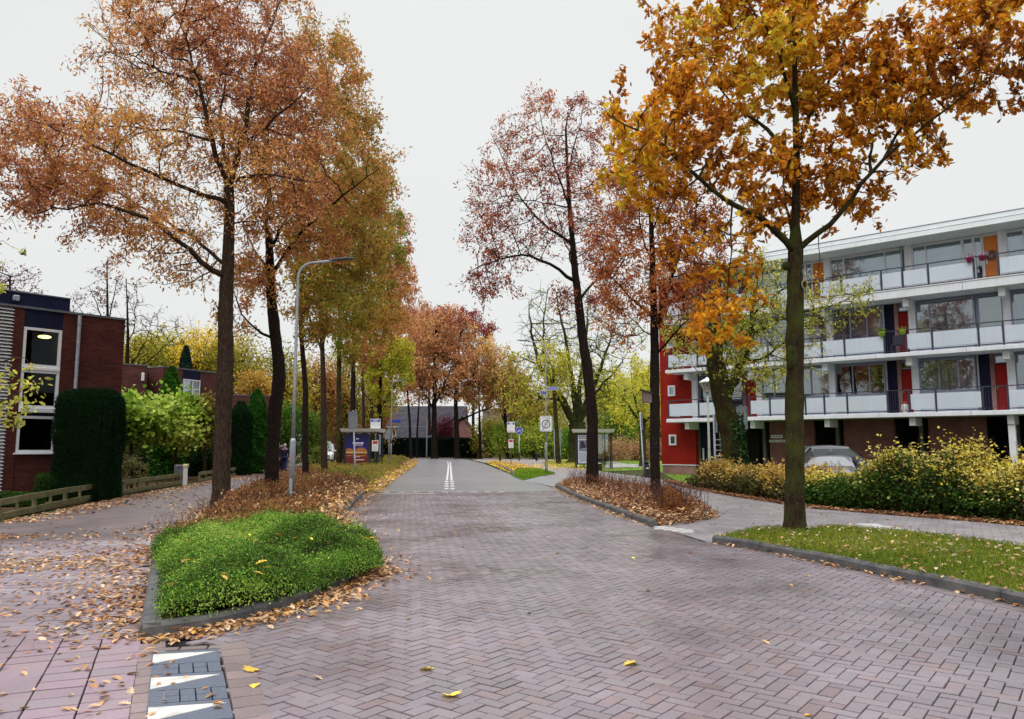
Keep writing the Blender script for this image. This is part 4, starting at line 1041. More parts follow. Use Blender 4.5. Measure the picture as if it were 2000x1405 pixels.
cone_tree('ivy_column', 'ivy clad evergreen dome against the second brick house', 326, 41.0, 5.75, .95, 14000, .13, [(.012, .05, .008), (.03, .11, .012), (.07, .2, .02)], 73, 'shrub')
clipped('beech_hedge', 'brown beech hedge behind the walking person', rrect([*GX(505, 49.5)[:2]], 3.4, .7, .5), 1.5, 9000, .09, [(.05, .02, .012), (.11, .04, .02), (.17, .07, .03)], 'oval', seed=8, round_=.15, coremat=mat('hedge_core_brown', (.03, .015, .01), .95, .05))
CAT = [(.06, .13, .012), (.2, .34, .03), (.38, .52, .06), (.55, .6, .14)]
for (px, py, rx, ry, Y, n, lb, rm, sd) in ((262, 812, 60, 48, 36, 5200, 'lime green globe tree with big leaves nearest the yew', CAT, 1), (345, 826, 62, 42, 38, 5200, 'lime green globe tree behind the gate post', CAT, 2), (402, 825, 34, 42, 38.5, 2400, 'bronze tinted globe tree half hidden by the first oak', [(.10, .07, .015), (.2, .14, .03), (.3, .3, .06)], 3)):
    bush('globe_tree', lb, px, py, rx, ry, Y, n, .19, rm, 'round', 'tree', 'globe trees in the front garden', seed=sd, trunk=.085, hollow=.45)
DK_SHADE = [(.01, .03, .006), (.025, .06, .01), (.05, .10, .02)]  # very dark greens: shade below the globe trees put into the leaf colour
bush('shrub', 'dark evergreen bush under the lime green globe trees', 300, 885, 75, 42, 42, 9000, .12, DK_SHADE, seed=7)
bush('shrub', 'dark evergreen bush behind the gate opening', 400, 885, 55, 45, 44, 7000, .12, DK_SHADE, seed=8)
bush('shrub', 'straggly shrub with pale leaves beside the yew', 258, 925, 28, 26, 29, 900, .09, [(.06, .1, .02), (.16, .2, .06), (.3, .2, .08)], seed=9)
bush('shrub', 'large green shrub behind the walking person', 575, 838, 40, 45, 60, 4500, .18, [(.03, .09, .01), (.08, .2, .015), (.2, .3, .03)], seed=10)
bush('shrub', 'yellow green shrub between the third and fourth oak trunk', 612, 860, 26, 55, 62, 4200, .18, [(.05, .09, .01), (.13, .2, .02), (.26, .28, .04)], seed=11)
bush('shrub', 'pale leaved shrub dropping to the path left of the white van', 618, 900, 14, 24, 55, 1000, .14, [(.1, .14, .02), (.3, .33, .06)], seed=12)
# branch of a garden tree reaching in from the left
tree('young_tree', 'young tree with pale green leaves reaching across the louvred house front', 13.0, [(-170, 1060, .07), (-160, 900, .06), (-140, 700, .05), (-125, 520, .04), (-110, 420, .02)],
     [([(-155, 850), (-80, 820, .2), (-20, 790, .2), (40, 770, .3)], .03, .008), ([(-145, 760), (-80, 720, -.2), (0, 705, -.2), (50, 700, -.2)], .028, .007), ([(-125, 520), (-60, 490, 0), (5, 470, 0)], .02, .005)],
     [(20, 760, 60, 50, .2, .5), (0, 800, 55, 45, .2, .5), (-60, 780, 60, 70, 0, .6), (5, 478, 34, 18, 0, .25, .5), (-80, 500, 70, 60, 0, .6), (0, 575, 30, 14, 0, .25, .2)], 520, .16,
     [(.16, .2, .02), (.42, .46, .06), (.62, .6, .12), (.66, .5, .14)], 1600, .10, 'oval', tip=.003, twigs=1, twlen=.15, spread=.05, seed=61, thin=.02, pk=dict(base=.55))
# ------------------------------------------------------------------ street trees
OAK1 = [(.22, .07, .06), (.42, .15, .08), (.58, .25, .10), (.68, .34, .10), (.72, .46, .11)]
GOLD = [(.2, .055, .012), (.44, .14, .012), (.70, .28, .016), (.80, .43, .025), (.74, .6, .05)]
RUST = [(.2, .05, .035), (.40, .12, .05), (.58, .2, .06), (.66, .32, .07)]
OLIV = [(.24, .10, .03), (.42, .2, .035), (.40, .26, .04), (.30, .28, .035), (.18, .24, .025)]
b_l = bark_mat('bark_brown', (.014, .008, .005), (.055, .033, .021))
b_m = bark_mat('bark_mossy', (.014, .009, .005), (.05, .034, .016), .35)
b_d = bark_mat('bark_dark', (.008, .005, .004), (.026, .016, .012))
GL = 'oaks in the left planting bed'
tree('oak_tree', 'first oak of the left row, broad russet crown over the cycle path', 21.2,
     [(432, 990, .235), (434, 900, .23), (437, 800, .225), (441, 700, .215), (440, 600, .20), (446, 500, .165), (449, 420, .14), (447, 358, .125)],
     [([(447, 358, 0), (420, 312, -.4), (405, 260, -.6), (403, 215, -.8), (390, 170, -.8), (375, 130, -1), (358, 60, -1), (330, 0, -1)], .085, .02),
      ([(450, 358, 0), (470, 290, .4), (485, 230, .6), (487, 180, .8), (510, 90, 1), (540, 30, 1.2), (548, -30, 1.2)], .095, .02),
      ([(446, 358, 0), (440, 300, .8), (428, 240, 1.5), (440, 150, 2), (450, 60, 2.2)], .07, .02),
      ([(441, 408, 0), (390, 385, -.7), (330, 360, -1.4), (270, 328, -2), (220, 305, -2.4), (150, 270, -2.6), (60, 232, -2.8)], .07, .015),
      ([(434, 535, 0), (400, 522, -.4), (350, 470, -1), (290, 425, -1.4), (230, 400, -1.8), (150, 400, -2), (70, 415, -2)], .085, .015),
      ([(436, 520, 0), (380, 470, .6), (320, 430, 1.2), (280, 410, 1.8), (200, 350, 2.2)], .06, .015),
      ([(405, 285, -.6), (370, 270, -.3), (310, 258, .2), (240, 250, .6), (160, 240, 1), (60, 225, 1)], .045, .012),
      ([(388, 170, -.8), (350, 158, 0), (290, 130, .4), (220, 95, .8), (165, 40, 1)], .035, .01),
      ([(452, 345, 0), (500, 335, -1), (560, 345, -1.5), (625, 360, -1.5)], .045, .012),
      ([(470, 290, .4), (520, 250, -.4), (570, 200, -1), (620, 160, -1.2)], .04, .012),
      ([(448, 440, 0), (500, 430, .9), (550, 420, 1.5)], .03, .01)],
     [(250, 325, 225, 130, -.8, 3), (380, 165, 225, 170, 0, 3), (125, 300, 150, 125, -.8, 2.5), (525, 190, 130, 185, .4, 2.6), (430, 20, 190, 100, 0, 2.6), (320, 455, 150, 60, -.6, 2.4), (545, 370, 105, 100, -.5, 2.4), (95, 395, 95, 75, -1.5, 2), (420, 440, 95, 75, 0, 2, 1.3), (370, 470, 70, 70, .6, 2), (400, 530, 60, 55, .3, 1.4, .9), (480, 470, 60, 70, .5, 1.6), (300, 520, 60, 40, -.6, 1.4, .7), (265, 90, 110, 100, .4, 2, .6), (360, 540, 55, 50, -.4, 1.2, .7), (60, 270, 80, 90, -1.6, 1.6, .6)],
     2300, .40, OAK1, 48000, .115, 'narrow', GL, b_l, twigs=2, twlen=.42, spread=.12, seed=1, pk=dict(f=.5), gap=.12)
tree('oak_tree', 'second oak of the left row with a dark curved trunk beside the street lamp', 25.0,
     [(531, 972, .225), (532, 880, .215), (537, 800, .21), (547, 730, .20), (538, 660, .18), (530, 580, .16), (527, 520, .14), (526, 470, .12)],
     [([(526, 470), (515, 440, .4), (525, 380, .8), (522, 300, 1), (530, 200, 1.2), (560, 100, 1.2)], .08, .02), ([(530, 545), (560, 500, -.4), (590, 450, -.8), (640, 410, -1.2), (685, 368, -1.4), (740, 330, -1.5)], .07, .015),
      ([(535, 655), (508, 655, -.3), (490, 640, -.6), (462, 600, -.9), (455, 560, -1)], .05, .012), ([(527, 520), (498, 500, .8), (480, 460, 1.4), (470, 420, 1.6)], .05, .015), ([(527, 480), (560, 420, .8), (600, 330, 1.2), (630, 230, 1.4), (650, 130, 1.4)], .06, .015)],
     [(590, 290, 140, 170, 0, 2.6), (650, 190, 85, 140, 0, 2.4), (695, 320, 90, 80, -.5, 2), (585, 445, 100, 85, 0, 2.2), (500, 560, 62, 75, -.2, 1.4), (615, 110, 80, 70, .5, 2), (735, 370, 50, 60, -.6, 1.4, .8), (480, 640, 40, 40, -.5, .9)],
     1100, .45, [OAK1[1], OAK1[2], OAK1[3], OLIV[2], OLIV[3]], 24000, .135, 'narrow', GL, b_d, twigs=2, twlen=.4, spread=.14, seed=2, gap=.2)
for (n_, lb, Y, x, wd, top, cr, sd, rm, nl, lb_extra) in (
    (3, 'third trunk of the left row, slim and dark, just right of the street lamp', 36.4, [(597, 943), (595, 850), (597, 760), (592, 700), (587, 640), (588, 560), (592, 440)], .16, .07, [(640, 480, 95, 130), (655, 360, 105, 120), (620, 600, 65, 70), (675, 250, 70, 100), (690, 450, 80, 90)], 3, OLIV, 15000, [([(592, 560), (640, 500, -.6), (690, 420, -1)], .05, .015), ([(590, 500), (640, 380, .6), (680, 260, 1)], .05, .015)]),
    (4, 'fourth trunk of the left row, forked, with a leaning side limb', 45.3, [(634, 930), (632, 850), (632, 770), (630, 690), (626, 620), (632, 530), (640, 440)], .2, .08, [(690, 470, 90, 130), (700, 600, 75, 80), (710, 380, 70, 90), (640, 560, 50, 90), (740, 440, 50, 70)], 4, OLIV, 13000, [([(631, 695), (617, 660, -.6), (601, 612, -1.2), (590, 560, -1.6)], .08, .02), ([(632, 685), (648, 600, .6), (660, 520, 1)], .08, .02)]),
    (5, 'fifth trunk of the left row, pale mossy bark, just left of the bus shelter', 57, [(663, 918), (662, 800), (662, 700), (664, 600), (672, 500)], .22, .1, [(700, 560, 85, 110), (725, 450, 75, 85), (685, 660, 55, 60), (745, 370, 40, 50)], 5, OLIV[1:], 11000, [([(663, 640), (700, 560, -.6), (740, 480, -1)], .08, .02)]),
    (6, 'sixth trunk of the left row, dark with a low fork, behind the shelter poster', 66, [(689, 910), (689, 800), (690, 720), (691, 640), (700, 540)], .26, .1, [(745, 560, 70, 100), (760, 470, 50, 75), (720, 660, 55, 60), (770, 620, 40, 60)], 6, [OAK1[1], OAK1[2], OLIV[1], OLIV[2]], 10000, [([(690, 725), (676, 700, -.5), (664, 670, -1)], .1, .03), ([(690, 680), (730, 600, .8), (765, 520, 1.2)], .09, .02)]),
    (7, 'slim trunk behind the bus shelter roof, left of a slightly mossier one', 78, [(711, 905), (710, 800), (708, 720), (712, 620)], .2, .08, [(745, 640, 60, 90), (775, 550, 42, 80), (730, 700, 40, 50)], 7, [OAK1[1], OAK1[2], OAK1[3], OLIV[1]], 8000, [([(709, 720), (740, 650, .5), (765, 560, 1)], .07, .02)]),
    (8, 'slim mossy trunk directly left of the white bus stop board', 86, [(727, 903), (726, 800), (725, 740), (732, 640)], .22, .08, [(765, 640, 52, 85), (785, 570, 35, 65), (745, 720, 40, 50)], 8, [OAK1[1], OAK1[2], OAK1[3], OLIV[2]], 8000, [([(726, 730), (750, 660, .5), (780, 600, 1)], .07, .02)]),
    (9, 'stout dark trunk right of the bus stop board with yellow green leaves', 74, [(743, 904), (742, 850), (741, 790), (744, 720), (750, 660)], .33, .1, [(772, 715, 38, 62), (755, 770, 40, 40), (790, 690, 22, 30), (740, 730, 30, 50)], 9, [(.2, .2, .015), (.42, .42, .03), (.58, .56, .05), (.5, .32, .05)], 8000, [([(742, 800), (765, 760, .4), (790, 740, .8)], .08, .02), ([(741, 800), (715, 775, .4), (700, 750, .8)], .07, .02)])):
    tr = np.linspace(wd, top, len(x)); tree('oak_tree', lb, Y, [(a, b, c) for (a, b), c in zip(x, tr)], lb_extra, [(*c, 0, 2.6) for c in cr], 420, .6, rm, nl, .17 + .001 * Y, 'narrow' if Y < 50 else 'oval', GL, b_m if n_ in (5, 8) else b_d if n_ in (3, 6, 9) else b_l, twigs=2, twlen=.5, spread=.2, seed=sd, tip=.009)
# ---- trees round the bend
FAR_HAZE = [(.42, .17, .11), (.58, .28, .14), (.70, .38, .16), (.76, .5, .2)]  # beige mixed into the leaf colours stands in for distance haze
GF = 'trees at the road bend'
for (lb, Y, x, wd, cr, sd, rm, lim) in (
    ('thin trunk left of the far lamp pole, copper crown', 98, [(803, 893), (800, 820), (796, 770), (795, 700)], .2, [(800, 700, 42, 80), (815, 640, 35, 55)], 21, FAR_HAZE, []),
    ('very thin leaning trunk close to the far lamp pole', 104, [(814, 893), (815, 840), (819, 780), (822, 700)], .16, [(830, 670, 45, 75), (822, 740, 30, 50)], 22, [FAR_HAZE[0], FAR_HAZE[1], FAR_HAZE[2]], []),
    ('stout dark trunk right of the far lamp pole, wide copper crown', 100, [(849, 893), (848, 840), (848, 790), (850, 700), (852, 640)], .42, [(860, 680, 55, 75), (850, 740, 60, 50), (875, 640, 40, 45)], 23, FAR_HAZE, [([(848, 800), (830, 770, .5), (810, 740, 1)], .15, .03), ([(848, 790), (870, 750, -.5), (885, 700, -1)], .15, .03)]),
    ('stout grey trunk with a long low limb to the right at the bend', 101, [(893, 893), (892, 840), (890, 790), (892, 700), (900, 650)], .38, [(905, 700, 58, 75), (890, 750, 55, 40), (925, 730, 45, 55)], 24, FAR_HAZE, [([(893, 822), (925, 808, -.5), (965, 795, -1), (985, 783, -1)], .16, .03), ([(891, 815), (870, 830, .4), (855, 836, .8)], .1, .02), ([(891, 780), (920, 750, .5), (945, 700, 1)], .14, .03)]),
    ('slim trunk at the end of the dark hedge with amber crown', 102, [(938, 892), (937, 840), (936, 800), (935, 740)], .22, [(945, 715, 42, 60), (930, 770, 40, 35)], 25, [FAR_HAZE[1], FAR_HAZE[2], FAR_HAZE[3], (.42, .3, .06)], []),
    ('deep red tree top rising behind the copper trees', 118, [(925, 892), (924, 800), (922, 700)], .3, [(922, 645, 42, 42), (880, 632, 35, 30)], 26, [(.2, .035, .04), (.36, .08, .07), (.44, .14, .09)], []),
    ('pinkish red tree top standing behind the thin trunks', 120, [(840, 892), (838, 800), (838, 700)], .3, [(840, 650, 45, 48), (810, 640, 25, 40)], 27, [(.3, .10, .09), (.46, .17, .13), (.55, .25, .12)], []),
    ('sparse brown tree right of the bend with bare upper limbs', 99, [(993, 892), (991, 850), (985, 800), (982, 760)], .32, [(1000, 770, 45, 45), (985, 730, 35, 50), (1020, 800, 35, 25)], 28, [(.26, .14, .05), (.48, .32, .08), (.66, .5, .13)], [([(989, 840), (1005, 800, 0), (1015, 750, .5)], .14, .03), ([(989, 840), (975, 790, 0), (968, 740, .5)], .12, .03)])):
    tr = np.linspace(wd, wd * .35, len(x)); tree('autumn_tree', lb, Y, [(a, b, c) for (a, b), c in zip(x, tr)], lim, [(*c, 0, 3.2) for c in cr], 260, .8, rm, 6200, .32, 'oval', GF, b_d, twigs=3, twlen=.9, spread=.26, seed=sd, tip=.016, thin=.06)
# ---- right side
GR = 'oaks on the right of the road'
tree('oak_tree', 'nearest oak on the right, golden orange crown, mossy trunk in the grass strip', 14.15,
     [(1553, 1047, .178), (1553, 960, .172), (1552, 850, .165), (1552, 750, .16), (1553, 650, .155), (1552, 560, .145), (1553, 490, .13), (1554, 430, .075), (1555, 340, .07), (1556, 270, .062), (1553, 200, .055), (1552, 100, .045), (1550, 0, .035), (1546, -70, .025)],
     [([(1548, 500), (1522, 470, -.15), (1505, 440, -.3), (1480, 425, -.4), (1440, 412, -.6), (1400, 385, -.8), (1375, 360, -.9), (1340, 325, -1), (1300, 290, -1.2), (1240, 250, -1.4), (1190, 225, -1.4)], .072, .012),
      ([(1556, 492), (1590, 462, -.1), (1620, 445, -.2), (1660, 400, -.4), (1690, 345, -.6), (1740, 300, -.8), (1800, 250, -.9), (1850, 210, -1), (1930, 150, -1.2)], .062, .012),
      ([(1546, 335), (1515, 280, .3), (1480, 240, .5), (1440, 215, .7), (1410, 180, .9), (1375, 120, 1)], .048, .01),
      ([(1557, 310), (1580, 240, .4), (1610, 190, .7), (1625, 140, .9), (1650, 80, 1.1), (1670, 0, 1.2)], .046, .012),
      ([(1552, 215), (1530, 150, -.4), (1515, 80, -.6), (1480, 30, -.8), (1440, -20, -1)], .042, .012),
      ([(1545, 478), (1536, 430, .4), (1532, 380, .7), (1528, 320, 1)], .035, .012),
      ([(1440, 412, -.6), (1430, 470, -.7), (1428, 540, -.7), (1405, 610, -.7)], .02, .006),
      ([(1375, 358, -.9), (1385, 320, -.6), (1400, 270, -.4), (1395, 220, -.2)], .026, .008),
      ([(1690, 345, -.6), (1730, 340, -.2), (1770, 330, 0)], .022, .006), ([(1690, 345, -.6), (1700, 250, .2), (1720, 150, .8)], .03, .008), ([(1590, 462, -.1), (1600, 500, -.4), (1598, 530, -.6)], .012, .004), ([(1740, 300, -.8), (1830, 130, -.2), (1900, 60, .2)], .03, .008)],
     [(1330, 275, 130, 105, -.9, 1.5), (1455, 120, 170, 150, .1, 1.8), (1600, 100, 150, 150, .2, 1.8), (1555, 335, 170, 85, .1, 1.5), (1745, 175, 140, 130, -.3, 1.6), (1885, 110, 130, 120, -.6, 1.5), (1955, 175, 75, 50, -1, 1), (1705, 330, 85, 60, -.3, 1.1), (1400, 415, 100, 65, -.7, 1.1), (1445, 520, 55, 100, -.6, .9), (1395, 625, 70, 72, -.7, .9), (1240, 190, 60, 40, -1.2, .8), (1345, 500, 60, 70, -.6, .8, .8), (1660, 425, 55, 35, -.3, .7, .6), (1600, 510, 26, 40, -.6, .4, .8), (1330, 90, 80, 80, .4, 1.2, .9), (1260, 230, 90, 90, -.6, 1.3), (1215, 330, 55, 60, -.8, .9, .7), (1290, 360, 80, 60, -.6, 1, .9), (1500, 420, 60, 50, .5, 1, .9), (1690, 400, 50, 45, .3, .9, .7), (1820, 280, 50, 30, -.5, .8, .6), (1900, 0, 120, 60, 0, 1.4), (1500, -40, 260, 60, 0, 1.8)],
     2500, .27, GOLD, 27000, .132, 'oak', GR, b_m, twigs=2, twlen=.24, spread=.055, seed=31, tip=.0042, thin=.022, pk=dict(f=1.2, jit=.22, amp=.4), gap=.3)
tree('oak_tree', 'middle oak on the right, thin rust brown crown and straight trunk', 24.0,
     [(1280, 978, .155), (1279, 880, .15), (1279, 780, .145), (1279, 680, .14), (1277, 600, .11), (1275, 520, .095), (1272, 450, .08), (1270, 380, .06), (1272, 300, .04)],
     [([(1282, 690), (1300, 670, -.2), (1330, 640, -.5), (1365, 605, -.8)], .05, .012), ([(1281, 665), (1297, 600, .2), (1320, 520, .5), (1338, 450, .8), (1348, 370, 1)], .075, .015), ([(1277, 625), (1240, 592, -.4), (1215, 560, -.8), (1178, 520, -1)], .05, .012), ([(1277, 660), (1245, 640, .4), (1215, 600, .8)], .03, .01),
      ([(1275, 520), (1255, 480, .5), (1245, 400, .8), (1240, 310, 1)], .04, .012), ([(1272, 450), (1290, 400, -.6), (1310, 330, -1)], .03, .01)],
     [(1270, 390, 100, 120, 0, 2), (1225, 530, 85, 75, -.3, 1.6), (1345, 470, 75, 115, .3, 1.8), (1300, 580, 80, 60, 0, 1.5), (1268, 290, 70, 70, 0, 1.5, .8), (1215, 620, 50, 50, 0, 1, .7), (1365, 590, 50, 50, -.5, 1), (1190, 470, 45, 60, 0, 1.2, .7)],
     1000, .36, RUST, 15000, .125, 'narrow', GR, b_d, twigs=2, twlen=.4, spread=.12, seed=32, gap=.2)
tree('oak_tree', 'farthest oak on the right, S shaped trunk, sparse rust red crown', 30.0,
     [(1157, 956, .23), (1157, 880, .215), (1157, 810, .21), (1149, 735, .2), (1139, 670, .185), (1131, 600, .16), (1124, 540, .14), (1118, 470, .11), (1112, 400, .09), (1108, 330, .06), (1105, 250, .04)],
     [([(1125, 545), (1085, 520, -.5), (1050, 500, -1), (1010, 495, -1.4), (960, 510, -1.8), (915, 532, -2)], .075, .015), ([(1118, 475), (1085, 452, .4), (1050, 432, .8), (1030, 408, 1), (1010, 380, 1.2), (990, 330, 1.5), (958, 258, 1.6)], .065, .012), ([(1113, 410), (1075, 402, -.6), (1035, 392, -1), (960, 400, -1.4)], .035, .01), ([(1130, 595), (1148, 560, .4), (1180, 540, .8), (1218, 500, 1), (1245, 478, 1)], .06, .014),
      ([(1111, 400), (1085, 330, -.8), (1060, 262, -1.2), (1050, 195, -1.4)], .045, .01), ([(1108, 330), (1130, 260, .8), (1142, 190, 1.2)], .035, .01), ([(1124, 540), (1100, 470, .9), (1080, 380, 1.5)], .04, .012)],
     [(1090, 400, 125, 115, 0, 2.4), (995, 470, 105, 65, -.8, 2), (955, 400, 65, 95, 0, 2, .7), (1090, 255, 110, 85, 0, 2, .8), (1180, 480, 55, 85, .5, 1.8), (1030, 310, 90, 85, 0, 2, .8), (955, 545, 65, 50, -1.2, 1.5), (1130, 590, 60, 40, 0, 1.4, .6), (1150, 380, 60, 90, 0, 1.6, .6)],
     1250, .42, [(.16, .035, .035), (.32, .075, .05), (.46, .13, .05), (.56, .22, .06)], 13500, .125, 'narrow', GR, b_d, twigs=2, twlen=.5, spread=.12, seed=33, gap=.3, tip=.0065)
tree('ivy_tree', 'leaning thick trunk with ivy before the flats, small lime yellow leaves', 30.0,
     [(1440, 945, .40), (1428, 850, .41), (1408, 770, .38), (1396, 700, .33), (1394, 640, .26), (1400, 580, .18), (1405, 520, .1)],
     [([(1412, 790), (1445, 720, .8), (1468, 650, 1), (1472, 590, 1.2), (1480, 520, 1.4)], .22, .05), ([(1465, 660, 1), (1500, 640, .8), (1560, 610, .6), (1620, 600, .4), (1690, 570, .2)], .09, .01), ([(1396, 700), (1360, 660, -.5), (1320, 650, -.8)], .08, .015), ([(1450, 710, .8), (1500, 700, .2), (1560, 640, -.4), (1640, 620, -.8)], .06, .01), ([(1470, 610, 1.2), (1530, 560, 1), (1600, 550, .8), (1680, 530, .6)], .05, .01), ([(1400, 720), (1440, 740, -.8), (1480, 760, -1.2)], .05, .01)],
     [(1400, 655, 95, 85, 0, 2.2), (1480, 650, 100, 95, .4, 2.4), (1600, 600, 110, 60, .2, 2, .9), (1340, 650, 55, 55, -.5, 1.5), (1450, 740, 85, 45, -.6, 1.5), (1560, 690, 60, 50, -.6, 1.4, .6), (1470, 540, 70, 60, .6, 1.6, .7)],
     1500, .3, [(.16, .18, .015), (.38, .38, .04), (.6, .56, .10), (.72, .66, .2)], 11000, .10, 'oval', None, b_m, twigs=3, twlen=.34, spread=.07, seed=34, tip=.005)
# ---- lighter trees behind, right of the road
PY = [(.2, .22, .02), (.42, .4, .03), (.64, .58, .06), (.74, .64, .13)]
tree('pollard_tree', 'huge pollarded trunk with spreading limbs behind the right bus shelter', 75,
     [(1129, 900, .95), (1128, 850, .9), (1127, 825, .75)],
     [([(1125, 840), (1100, 790, -.8), (1075, 750, -1.4), (1052, 715, -2), (1040, 650, -2), (1030, 590, -2)], .42, .03), ([(1126, 835), (1120, 770, .5), (1110, 700, 1), (1095, 620, 1.4), (1082, 560, 1.5)], .34, .03), ([(1130, 835), (1152, 770, -.6), (1180, 700, -1), (1202, 630, -1)], .38, .03), ([(1128, 830), (1132, 760, 1.4), (1142, 680, 2), (1150, 590, 2)], .34, .03), ([(1098, 788, -.8), (1066, 775, 0), (1030, 785, 1)], .12, .03), ([(1150, 775), (1190, 740, 1), (1225, 690, 1.6)], .16, .03), ([(1100, 790), (1060, 720, 1.6), (1060, 640, 2.4), (1070, 560, 2.6)], .2, .03)],
     [(1070, 690, 75, 95, 0, 4), (1150, 680, 85, 95, 0, 4), (1110, 760, 100, 50, 0, 4), (1220, 660, 55, 70, 0, 3.4, .7), (1040, 780, 60, 45, 0, 3), (1190, 770, 50, 50, 0, 3), (1110, 600, 90, 50, 0, 3.4, .6)],
     900, .75, PY, 5200, .26, 'oval', None, bark_mat('bark_green', (.014, .012, .007), (.045, .042, .02), .6), twigs=3, twlen=1.3, spread=.26, seed=41, tip=.016, thin=.07, frac_bare=.5)
tree('pollard_tree', 'small pollard with splayed bare arms left of the red end wall', 62, [(1256, 908, .27), (1255, 860, .26), (1254, 822, .24)],
     [([(1254, 826), (1240, 805, 0), (1226, 795, 0), (1215, 775, 0)], .13, .03), ([(1254, 824), (1243, 790, 0), (1235, 765, 0)], .12, .03), ([(1255, 822), (1256, 780, .4), (1255, 740, .4)], .12, .03), ([(1256, 826), (1275, 805, 0), (1292, 780, 0), (1300, 750, 0)], .14, .03), ([(1256, 826), (1270, 815, -.4), (1288, 808, -.6)], .1, .03)],
     [(1250, 755, 55, 50, 0, 2.4), (1225, 790, 35, 40, 0, 1.8), (1285, 775, 30, 45, 0, 1.8)], 220, .6, PY[1:], 3000, .2, 'oval', None, bark_mat('bark_green', (.02, .018, .01), (.06, .06, .025), .8), twigs=2, twlen=.6, spread=.25, seed=42, tip=.012, thin=.06)
tree('slender_tree', 'slender greenish trunk right of the zone sign', 70, [(1091, 897, .22), (1087, 840, .2), (1083, 780, .17), (1080, 720, .1)], [([(1082, 770), (1070, 720, .5), (1060, 680, 1)], .08, .02)], [(1075, 720, 35, 50, 0, 2)], 90, .7, PY, 1600, .22, 'oval', None, b_m, twigs=2, twlen=.6, spread=.3, seed=43, tip=.012, thin=.06)
OLY = [(.10, .11, .012), (.26, .25, .025), (.48, .41, .04), (.66, .53, .08)]
GRY = [(.05, .13, .01), (.13, .28, .02), (.28, .42, .04), (.52, .52, .08)]
GB = 'yellow and green bushes behind the right pavement'
for i, (px, py, rx, ry, Y, rm, lb) in enumerate((
    (958, 855, 34, 40, 98, OLY, 'amber bush at the right end of the dark clipped hedge'), (1000, 862, 36, 36, 92, GRY, 'green bush behind the bus stop pole'), (1045, 860, 40, 38, 90, GRY, 'bright green bush behind the round bicycle sign'),
    (1090, 858, 36, 42, 92, OLY, 'olive bush behind the zone sign post'), (1120, 870, 34, 30, 88, GRY, 'low green bush left of the right bus shelter'), (1165, 840, 46, 60, 90, OLY, 'tall gold bush above the right bus shelter'), (1210, 835, 44, 60, 88, GRY, 'tall fresh green bush right of the right shelter'),
    (1255, 845, 42, 55, 90, OLY, 'yellow bush behind the small pollard'), (1300, 840, 44, 60, 90, OLY, 'yellow bush partly behind the red end wall'), (1190, 885, 60, 16, 80, [(.25, .12, .05), (.4, .22, .1), (.45, .3, .14)], 'low bronze shrubs behind the far lawn'), (1270, 885, 40, 16, 80, [(.25, .12, .05), (.4, .22, .1), (.45, .3, .14)], 'low bronze shrubs beside the small pollard'))):
    bush('bush', lb, px, py, rx, ry, Y + 8, 6500, .24, rm, group=GB, seed=20 + i)
for i, (px, py, rx, ry, Y, rm, lb) in enumerate(((1060, 805, 55, 42, 120, OLY, 'olive tree mass behind the street name sign'), (1005, 765, 40, 36, 116, [(.2, .13, .03), (.36, .26, .05), (.46, .36, .08)], 'thin ochre tree left of the right lamp head'), (1195, 775, 62, 42, 118, PY, 'light yellow tree above the bushes by the red end wall'), (1268, 760, 40, 40, 118, PY, 'pale yellow tree just left of the flats'), (1230, 800, 50, 55, 105, GRY, 'green tree behind the small pollard'))):
    bush('background_tree', lb, px, py, rx, ry, Y, 6000, .3, rm, cat='tree', group='background trees on the right', seed=40 + i, trunk=.22)
# ---- behind the houses on the left
for i, (px, py, rx, ry, Y, rm, lb, n) in enumerate((
    (265, 715, 50, 60, 80, OLY, 'olive yellow tree behind the first brick house', 6500), (320, 700, 45, 45, 85, PY, 'yellow tree behind the ivy dome', 6000), (395, 700, 60, 55, 85, [(.42, .3, .02), (.7, .5, .04), (.82, .64, .08)], 'golden yellow tree right of the blue spruce', 8000), (460, 720, 55, 60, 82, OLY, 'ochre tree between the first two oak trunks', 6500), (497, 768, 40, 38, 76, [(.3, .19, .04), (.5, .3, .05), (.62, .42, .08)], 'orange tree behind the bright pointed conifer', 5000), (560, 770, 50, 90, 85, OLY, 'ochre tree seen through the second and third oak', 8000), (620, 780, 45, 80, 90, [(.2, .09, .04), (.4, .17, .06), (.54, .28, .08)], 'brown tree seen between the third and fourth oak', 7000), (670, 770, 45, 90, 95, OLY, 'ochre tree filling the gap behind the fifth oak', 7000), (730, 790, 40, 80, 105, [(.2, .08, .03), (.42, .19, .05), (.52, .32, .07)], 'copper brown tree behind the left bus shelter', 6000))):
    bush('background_tree', lb, px, py, rx, ry, Y, n, .27, rm, cat='tree', group='background trees on the left', seed=60 + i, trunk=.25)
BARE = [(.14, .06, .05), (.24, .11, .08)]
tree('poplar_tree', 'tall nearly bare poplar behind the brick house', 62, [(212, 905, .22), (211, 700, .16), (210, 600, .09), (209, 520, .04), (210, 505, .02)], [([(208, 650), (190, 600, 0), (175, 560, 0)], .06, .02), ([(212, 640), (222, 580, 0), (228, 540, 0)], .06, .02), ([(207, 680), (175, 640, 0), (150, 590, 0)], .06, .02)], [(205, 560, 26, 55, 0, 1.2), (150, 595, 22, 30, 0, 1, .8), (180, 620, 20, 30, 0, 1, .6), (228, 560, 14, 40, 0, 1, .5)], 260, .5, BARE, 650, .17, 'oval', None, b_d, twigs=2, twlen=.5, spread=.15, seed=51, tip=.011)
